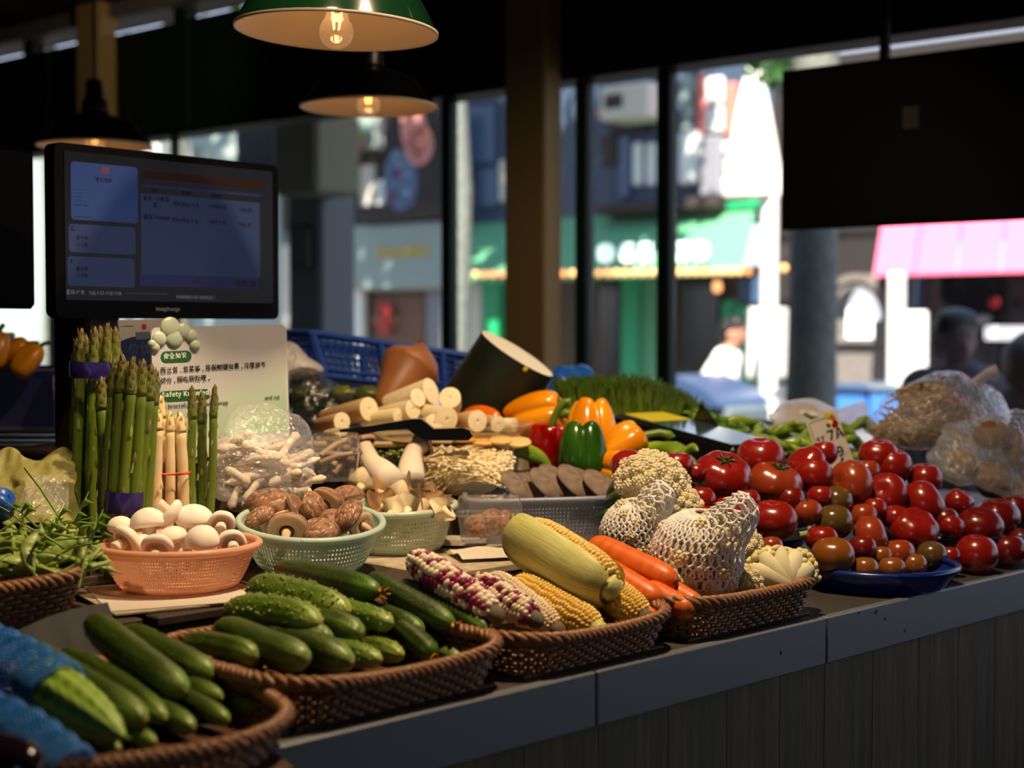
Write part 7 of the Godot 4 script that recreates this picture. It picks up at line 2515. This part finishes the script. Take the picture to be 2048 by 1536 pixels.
	t = thing("scoop", "black plastic scoop with a bent handle lying on the clear tray", "scoop", "", Transform3D(Basis(), P(880, 880, 2.53)))
	g = G.new()
	var hp := PackedVector2Array()
	for q in [[680, 858], [760, 848], [826, 837], [842, 837], [854, 845], [868, 857], [925, 855], [940, 860], [946, 871], [938, 880], [852, 880], [834, 871], [815, 857], [760, 862], [684, 876]]:
		var hq := P(q[0], q[1], 2.53)
		hp.append(Vector2(hq.x, hq.y) - Vector2(t.position.x, t.position.y))
	g.slab(hp, -0.012, 0.012)
	obj("handle", g, M.black_plastic, t)
	# black tray with a wrapped top
	var A := P(1226, 826, 2.92); var B := P(1466, 893, 2.66)
	var tx := (B - A).normalized()
	var tz := Vector3(-tx.z, 0, tx.x) * -1.0
	tz = tx.cross(Vector3.UP).normalized()
	var ty := tz.cross(tx)
	t = thing("black_tray", "long black foam tray with a glossy wrapped top and a yellow label", "tray", "", Transform3D(Basis(tx, ty, tz), A))
	var TL := A.distance_to(B)
	g = G.new()
	g.box(Vector3(0, -0.045, -0.13), Vector3(TL, -0.002, 0.0), 0.006)
	obj("tray", g, M.black_plastic, t)
	g = G.new()
	g.box(Vector3(0.03, -0.0015, -0.122), Vector3(TL - 0.008, 0.0015, -0.006), 0.0014)
	obj("film", g, mat("film_gloss", "#2f4a44", 0.12, {"coat": 1.0}), t)
	g = G.new()
	g.box(Vector3(0.02, 0.0012, -0.115), Vector3(0.10, 0.0024, -0.012), 0.0005)
	obj("label", g, M.label_yellow, t)
	g = G.new()
	g.slab(PackedVector2Array([Vector2(0.10, 0.0), Vector2(0.17, 0.0), Vector2(0.115, 0.035)]), -0.124, -0.120)
	obj("lifted_flap", g, M.black_plastic, t)
	# chives standing close in a bundle
	t = thing("chive_bundle", "broad bundle of thin green chives, tips up, behind the black tray", "chives", "", Transform3D(Basis(), P(1240, 860, 3.05)))
	var gs := G.new(); var gt := G.new()
	rng.seed = 61
	for k in 900:
		var f := rng.randf()
		var d := 2.98 + 0.16 * rng.randf()
		var foot := P(1125 + 255 * f, 842 + 42 * f + 10 * rng.randf(), d)
		var tp := P(1112 + 262 * f + 60 * pow(f, 5) + rng.randfn() * 6, 752 + 10 * rng.randf() - 6 * sin(f * PI) + 75 * pow(f, 7) + 14 * (1.0 - rng.randf() * rng.randf()), d + 0.01)
		var mid := foot.lerp(tp, 0.5) + Vector3(rng.randf_range(-0.004, 0.004), 0.003, 0.002)
		var k2 := lin("#8ba23a").lerp(lin("#b2c060"), rng.randf())
		gs.tube([foot - t.position, mid - t.position, tp - t.position], 0.0011, 4, false, [k2, lin("#6f8a26"), lin("#4a6418")])
		gt.col = lin("#3a5412").lerp(lin("#5a7a1e"), rng.randf())
		for j in 2:
			var e := tp + Vector3(rng.randf_range(-0.006, 0.006), rng.randf_range(0.0, 0.011), rng.randf_range(-0.004, 0.004))
			gt.tube([tp - Vector3(0, 0.012, 0) - t.position, e - t.position], [0.0018, 0.0004], 4, false)
	obj("stalks", gs, M.veg, t).set_meta("kind", "stuff")
	obj("tips", gt, M.veg, t).set_meta("kind", "stuff")
	# trailing greens at the end of the bundle
	rng.seed = 62
	for k in 9:
		var o := thing("leafy_green", "loose bright green sprig between the chives and the chillies", "greens", "loose sprigs beside the chives")
		var c := P(1392 + 11 * k + rng.randf_range(-4, 4), 836 + 5 * k + rng.randf_range(-8, 8), 3.0 - 0.008 * k)
		o.position = c
		g = G.new()
		for j in 7:
			var dv := Vector3(rng.randf_range(-1, 1), rng.randf_range(-0.2, 1), rng.randf_range(-0.4, 0.6)).normalized() * 0.028
			g.col = lin("#4c7d1c").lerp(lin("#83a83a"), rng.randf())
			g.tube([Vector3.ZERO, dv * 0.6 + Vector3(0, 0.004, 0), dv], [0.002, 0.005, 0.001], 5, false)
		obj("leaves", g, M.veg, o)
	# handwritten price tag
	fr = Transform3D(Basis(Vector3.BACK, 0.30) * Basis(Vector3.UP, 0.12) * Basis(Vector3.RIGHT, -0.12), P(1658, 880, 2.74))
	t = thing("price_tag", "white handwritten price card with a rounded border and a small vegetable picture", "price tag", "", fr)
	g = G.new()
	g.slab(round_rect(-0.031, -0.060, 0.031, 0.045, 0.006), -0.0015, 0.0)
	obj("card", g, mat("tag_white", "#cdc3b8", 0.5), t)
	g = G.new()
	for e in [[-0.0265, -0.058, -0.0255, 0.036], [-0.022, 0.040, 0.006, 0.041]]:
		g.box(Vector3(e[0], e[1], 0.0), Vector3(e[2], e[3], 0.0005))
	ring = []
	for k in 6:
		var an := PI / 2 + PI / 2 * k / 5.0
		ring.append(Vector3(-0.0220 + cos(an) * 0.0045, 0.036 + sin(an) * 0.0045, 0.0003))
	g.tube(ring, 0.0005, 5)
	obj("border", g, M.label_green, t)
	for e in [[0.012, 0.044, 0.007, "label_yellow"], [0.018, 0.036, 0.007, "squash"], [0.014, 0.030, 0.006, "kernel_yellow"], [0.020, 0.025, 0.007, "tomato_red"], [0.008, 0.026, 0.004, "crate_brown"]]:
		g = G.new()
		g.ball(Vector3(e[0], e[1], 0.0004), Vector3(e[2], e[2] * 1.1, 0.0008), 14, 6)
		obj("picture", g, M[e[3]], t)
	glyphs("红", 0.017, M.sign_ink, t, Transform3D(Basis(), Vector3(-0.022, 0.004, 0.0006)), "lettering", 0.13)
	text_part("7A", 0.019, 0.0004, M.sign_ink, t, Transform3D(Basis(), Vector3(-0.001, 0.007, 0.0004)))
	text_part("9", 0.019, 0.0004, M.sign_ink, t, Transform3D(Basis(), Vector3(0.006, -0.026, 0.0004)))
	text_part("4", 0.019, 0.0004, M.sign_ink, t, Transform3D(Basis(), Vector3(0.002, -0.048, 0.0004)))
	for e in [[0.0, 0.0012], [-0.033, 0.006]]:
		g = G.new()
		g.box(Vector3(0.010 + e[1], e[0] - 0.0004, 0.0), Vector3(0.026, e[0], 0.0004))
		obj("rule", g, M.sign_soft, t)
	# bags behind the tomatoes
	film_bag("plastic_bag", "milky plastic bag behind the price tag", [[1532, 832, 3.2], [1560, 806, 3.22], [1620, 794, 3.24], [1680, 816, 3.24], [1735, 800, 3.24], [1742, 850, 3.16], [1690, 880, 3.1], [1560, 868, 3.1]], 0.10, M.film_milky, 21, 0.006)
	var tied := film_bag("plastic_bag", "tied clear bag full of tan beancurd strips", [[1716, 868, 2.98], [1748, 808, 3.0], [1826, 752, 3.04], [1905, 734, 3.05], [1966, 758, 3.06], [2018, 796, 3.06], [2026, 852, 3.0], [1965, 898, 2.95], [1795, 904, 2.92]], 0.21, M.film, 22, 0.007)
	g = G.new(); g.xf = Transform3D(Basis(), -tied.position)
	g.tube([P(1950, 768, 3.03), P(1975, 748, 3.02), P(1992, 746, 3.02)], [0.012, 0.010, 0.018], 9)
	obj("twist", g, M.film_milky, tied)
	film_bag("plastic_bag", "clear bag of brown potatoes at the picture's edge", [[1842, 905, 2.78], [1880, 850, 2.82], [1950, 828, 2.84], [2060, 815, 2.85], [2110, 900, 2.8], [2080, 1010, 2.72], [1950, 985, 2.72], [1870, 960, 2.73]], 0.12, M.film, 23, 0.009)
	rng.seed = 71
	var strip := G.new()
	t = thing("beancurd_strips", "tangle of tan beancurd strips in the tied bag", "beancurd strips", "", Transform3D(Basis(), P(1870, 885, 2.98)))
	for k in 420:
		var f := rng.randf()
		var c := P(1768 + 205 * f, 878 - (98 * sin(pow(f, 0.8) * PI) + 8) * rng.randf(), 2.95 + 0.08 * rng.randf()) - t.position
		var d := Vector3(rng.randf_range(-1, 1), rng.randf_range(-0.5, 0.5), rng.randf_range(-0.6, 0.6)).normalized() * 0.03
		var cu := Vector3(rng.randf_range(-1, 1), rng.randf_range(-1, 1), rng.randf_range(-1, 1)) * 0.013
		strip.col = lin("#c49758").lerp(lin("#93642c"), rng.randf())
		strip.tube([c - d, c - d * 0.4 + cu, c + d * 0.4 + cu, c + d], 0.0022, 4, false)
	obj("strips", strip, M.veg, t).set_meta("kind", "stuff")
	var pl := ["potato at the top of the clear bag", "brown potato in the middle of the clear bag, facing out", "potato low in the clear bag by the tomatoes", "potato at the far side of the clear bag", "potato lowest in the clear bag at the picture's edge"]
	var pp := [[1985, 870, 34], [1990, 960, 44], [1925, 925, 30], [2045, 900, 36], [2046, 985, 40]]
	for k in 5:
		var r: float = pp[k][2] * 2.78 / F
		t = thing("potato", pl[k], "potato", "potatoes in the clear bag", facing(P(pp[k][0], pp[k][1], 2.80), k * 50.0, k * 30.0))
		g = G.new()
		g.grid(20, 14, func(u: float, v: float):
			var e := PI * (v - 0.5)
			return Vector3(sin(TAU * u) * cos(e) * 1.15, sin(e) * 0.85, cos(TAU * u) * cos(e)) * r * (1 + 0.06 * sin(u * 13.0 + k) * cos(e * 3)))
		obj("tuber", g, M.potato, t)
	# a green scallion stalk on the basin's rim
	t = thing("scallion", "pale green scallion stalk lying along the basin rim", "scallion", "", Transform3D(Basis(), P(1585, 1072, 2.30)))
	g = G.new()
	g.tube([P(1515, 1079, 2.28) - t.position, P(1585, 1073, 2.30) - t.position, P(1646, 1062, 2.33) - t.position], [0.0062, 0.006, 0.0045], 10)
	obj("stalk", g, mat("scallion_green", "#8fa97c", 0.4), t)

# ---------------------------------------------------------------- the corner at the left
func left_corner() -> void:
	mat("yellow_bag", "#8d8848", 0.6, {"back": "#3a3818"})
	mat("tarp_blue", "#1452b0", 0.35)
	mat("crate_violet", "#1f2152", 0.5)
	mat("yellow_pepper", "#d98a10", 0.3)
	mat("jar_lid", "#8f8a78", 0.5)
	# steel shelf
	var t := thing("steel_shelf", "shiny steel shelf edge behind the asparagus", "shelf", "", Transform3D(Basis(), P(40, 890, 2.8)))
	var a := P(-160, 866, 2.8); var b := P(300, 866, 2.8)
	var g := G.new(); g.xf = Transform3D(Basis(), -t.position)
	g.tube([a + Vector3(0, -0.003, 0), b + Vector3(0, -0.003, 0)], 0.0045, 8)
	g.tube([a + Vector3(0, -0.013, 0.004), b + Vector3(0, -0.013, 0.004)], 0.0055, 8)
	g.tube([a + Vector3(0, -0.0215, 0.006), b + Vector3(0, -0.0215, 0.006)], 0.003, 8)
	obj("edge", g, M.steel_bright, t)
	g = G.new(); g.xf = Transform3D(Basis(), -t.position)
	g.box(Vector3(a.x, a.y - 0.02, a.z - 0.45), Vector3(b.x, a.y, a.z - 0.002), 0.002)
	obj("top", g, M.steel, t)
	g = G.new(); g.xf = Transform3D(Basis(), -t.position)
	for x in [a.x + 0.05, b.x - 0.05]:
		g.box(Vector3(x - 0.015, TOP, a.z - 0.1), Vector3(x + 0.015, a.y - 0.02, a.z - 0.06), 0.002)
	obj("legs", g, M.dark_brown, t)
	# violet-blue crate with yellow peppers
	var c0 := P(-60, 868, 2.98); var c1 := P(112, 868, 2.98)
	var ytop := P(50, 742, 2.98).y
	t = thing("storage_crate", "dark violet-blue crate of yellow peppers at the picture's side", "crate", "", Transform3D(Basis(), (c0 + c1) * 0.5))
	g = G.new(); g.xf = Transform3D(Basis(), -t.position)
	for w in [[0.0, 0.006], [-0.2, -0.194]]:
		g.box(Vector3(c0.x, c0.y, c0.z + w[0]), Vector3(c1.x, ytop, c0.z + w[1]), 0.001)
	for x in [c0.x, c1.x - 0.006]:
		g.box(Vector3(x, c0.y, c0.z - 0.194), Vector3(x + 0.006, ytop, c0.z), 0.001)
	g.box(Vector3(c0.x, c0.y, c0.z - 0.194), Vector3(c1.x, c0.y + 0.005, c0.z), 0.001)
	obj("walls", g, M.crate_violet, t)
	g = G.new(); g.xf = Transform3D(Basis(), -t.position)
	g.tube([Vector3(c0.x, ytop, c0.z), Vector3(c1.x, ytop, c0.z), Vector3(c1.x, ytop, c0.z - 0.2), Vector3(c0.x, ytop, c0.z - 0.2), Vector3(c0.x, ytop, c0.z)], 0.007, 8)
	obj("rim", g, M.crate_violet, t)
	var nm := ["yellow pepper on top of the violet crate", "yellow pepper at the crate's front with a green tip", "orange-yellow pepper at the picture's side in the violet crate"]
	for k in 3:
		t = thing("bell_pepper", nm[k], "pepper", "yellow peppers in the violet crate", facing(P([24, 56, -8][k], [706, 722, 700][k], 2.93 - 0.02 * k), k * 40.0, 0, -60 + 20 * k, 0.82))
		g = G.new()
		g.grid(30, 16, func(u: float, v: float):
			var e := PI * (v - 0.5)
			var r := pow(maxf(cos(e), 0.0), 0.5) * (0.9 + 0.1 * cos(TAU * u * 3))
			return Vector3(sin(TAU * u) * r * 0.033, sin(e) * 0.045, cos(TAU * u) * r * 0.033))
		obj("body", g, M.yellow_pepper, t)
		g = G.new()
		g.tube([Vector3(0, 0.042, 0), Vector3(0.004, 0.056, 0), Vector3(0.012, 0.066, 0)], [0.007, 0.005, 0.006], 8)
		obj("stalk", g, M.leaf_dark, t)
	t = thing("jar", "pale lidded jar behind the yellow peppers", "jar", "", Transform3D(Basis(), P(10, 735, 3.12)))
	g = G.new()
	g.lathe([Vector2(0.001, 0), Vector2(0.022, 0.0), Vector2(0.025, 0.006), Vector2(0.025, 0.045), Vector2(0.019, 0.055)], 24)
	obj("body", g, M.off_white, t)
	g = G.new()
	g.lathe([Vector2(0.020, 0.054), Vector2(0.021, 0.056), Vector2(0.021, 0.070), Vector2(0.018, 0.073), Vector2(0.001, 0.073)], 24)
	obj("lid", g, M.jar_lid, t)
	film_bag("plastic_bag", "white translucent bag standing behind the tall asparagus bunch", [[150, 662, 2.9], [175, 690, 2.9], [175, 850, 2.85], [122, 866, 2.83], [108, 815, 2.85], [98, 760, 2.86], [118, 730, 2.87], [125, 690, 2.9]], 0.08, M.film_milky, 31, 0.010)
	# crumpled yellow paper bag with clear film
	t = thing("paper_bag", "crumpled yellow paper bag with a clear film window behind the pea pods", "bag", "", Transform3D(Basis(), P(80, 1030, 2.1)))
	var fn := fast(0.9, 3)
	for side in 2:
		g = G.new() if side == 0 else g
		g.grid(26, 20, func(u0: float, v: float):
			var u := u0 if side == 0 else 1.0 - u0
			var p := P(-20 + 175 * u + 18 * v * (0.5 - u), 1040 - 132 * v - (14 * sin(u * 9.0) if v > 0.9 else 0.0), 2.08 + 0.10 * v)
			p.z += 0.035 * sin(u * PI) * (1 - v) + 0.016 * fn.get_noise_2d(u * 3.0, v * 3.0) - side * 0.003
			return p - t.position, false)
	obj("paper", g, M.yellow_bag, t)
	g = G.new()
	g.grid(20, 14, func(u: float, v: float):
		var p := P(45 + 95 * u + 20 * v * (1 - u), 1024 - 76 * v, 2.055 + 0.06 * v)
		p.z += 0.035 * sin((0.37 + u * 0.55) * PI) * (1 - v * 0.6) + 0.012 * fn.get_noise_2d(u * 9.0 + 3, v * 9.0)
		return p - t.position, false)
	obj("film_window", g, M.film, t)
	t = thing("blue_bag", "corner of a bright blue bag beside the yellow paper bag", "bag", "", Transform3D(Basis(), P(-8, 1010, 1.98)))
	g = G.new()
	g.grid(24, 14, func(u: float, v: float):
		var e := PI * (v - 0.5)
		return Vector3(sin(TAU * u) * cos(e) * 0.024, sin(e) * 0.020, cos(TAU * u) * cos(e) * 0.03) * (1 + 0.2 * sin(u * 25.0 + v * 7.0)))
	obj("bag", g, M.tarp_blue, t)
	# pea pods with their tendrils
	var pod := G.new()
	pod.grid(16, 22, func(u: float, v: float):
		var an := TAU * u
		var w := pow(clampf(sin(PI * clampf(v * 0.97 + 0.015, 0, 1)), 0, 1), 0.55)
		var bump := 0.0012 * maxf(0.0, sin(v * TAU * 3.5))
		return [Vector3(v * 0.07, cos(an) * 0.0075 * w + 0.008 * sin(v * PI), sin(an) * (0.0033 * w + bump)), lin("#7c923c").lerp(lin("#9fae58"), 0.5 + 0.5 * cos(an) * sin(v * 9.0))])
	pod.col = lin("#86983f")
	var podm := pod.mesh()
	var cal := G.new()
	cal.col = lin("#93a653")
	cal.tube([Vector3(-0.012, 0.002, 0), Vector3(-0.004, 0, 0), Vector3(0.002, 0, 0), Vector3(0.008, 0.001, 0)], [0.001, 0.0018, 0.0042, 0.0035], 7)
	var calm := cal.mesh()
	rng.seed = 81
	for k in 64:
		var p: Vector3; var q: Vector3
		var label := "light green pea pod in the tangled heap of the pea tray"
		if k == 0:
			p = P(82, 1062, 1.80); q = P(66, 1148, 1.76); label = "broad pale pea pod lying upright in the middle of the pea tray"
		elif k == 1:
			p = P(162, 1082, 1.84); q = P(180, 1150, 1.80); label = "pale broken pea pod pointing down near the inner end of the pea tray"
		else:
			var f := rng.randf()
			var c := P(-10 + 195 * rng.randf(), 1062 + 85 * f, 1.98 - 0.2 * f)
			var d := Vector3(rng.randf_range(-1, 1), rng.randf_range(-0.4, 0.4), rng.randf_range(-0.6, 0.6)).normalized() * 0.033
			p = c - d; q = c + d
		var o := thing("pea_pod", label, "pea pod", "pea pods in the tray" if k > 1 else "", along(p, q, 0.07, rng.randf_range(0.9, 1.25) if k > 1 else 1.35, rng.randf() * 3.0))
		obj_mesh("pod", podm, M.veg, o)
		obj_mesh("cap", calm, M.veg, o)
	for k in 15:
		var f := rng.randf()
		var c := P(-5 + 190 * rng.randf(), 1050 + 60 * f, 1.95 - 0.18 * f)
		if k == 0:
			c = P(95, 1010, 1.98)
		var d := Vector3(rng.randf_range(-1, 1), rng.randf_range(-0.2, 0.5), rng.randf_range(-0.4, 0.3)).normalized() * 0.05
		if k == 0:
			d = Vector3(0.03, -0.05, 0.0)
		var o := thing("pea_tendril", "long thin green pea stem rising from the tray against the yellow bag" if k == 0 else "thin green pea stem tangled among the pods", "stem", "pea stems among the pods" if k else "", Transform3D(Basis(), c))
		g = G.new()
		g.col = lin("#7d9a40")
		g.tube([-d, -d * 0.3 + Vector3(0, 0.007, 0), d * 0.4 + Vector3(0.003, 0.004, 0), d], [0.0017, 0.0016, 0.0014, 0.0006], 6)
		obj("stem", g, M.veg, o)
		g = G.new()
		g.col = lin("#6b8d34")
		g.tube([d * 0.4 + Vector3(0.003, 0.004, 0), d * 0.4 + Vector3(0.012, 0.014, 0.004), d * 0.4 + Vector3(0.022, 0.012, 0.008)], [0.001, 0.004, 0.0005], 6)
		obj("leaflet", g, M.veg, o)
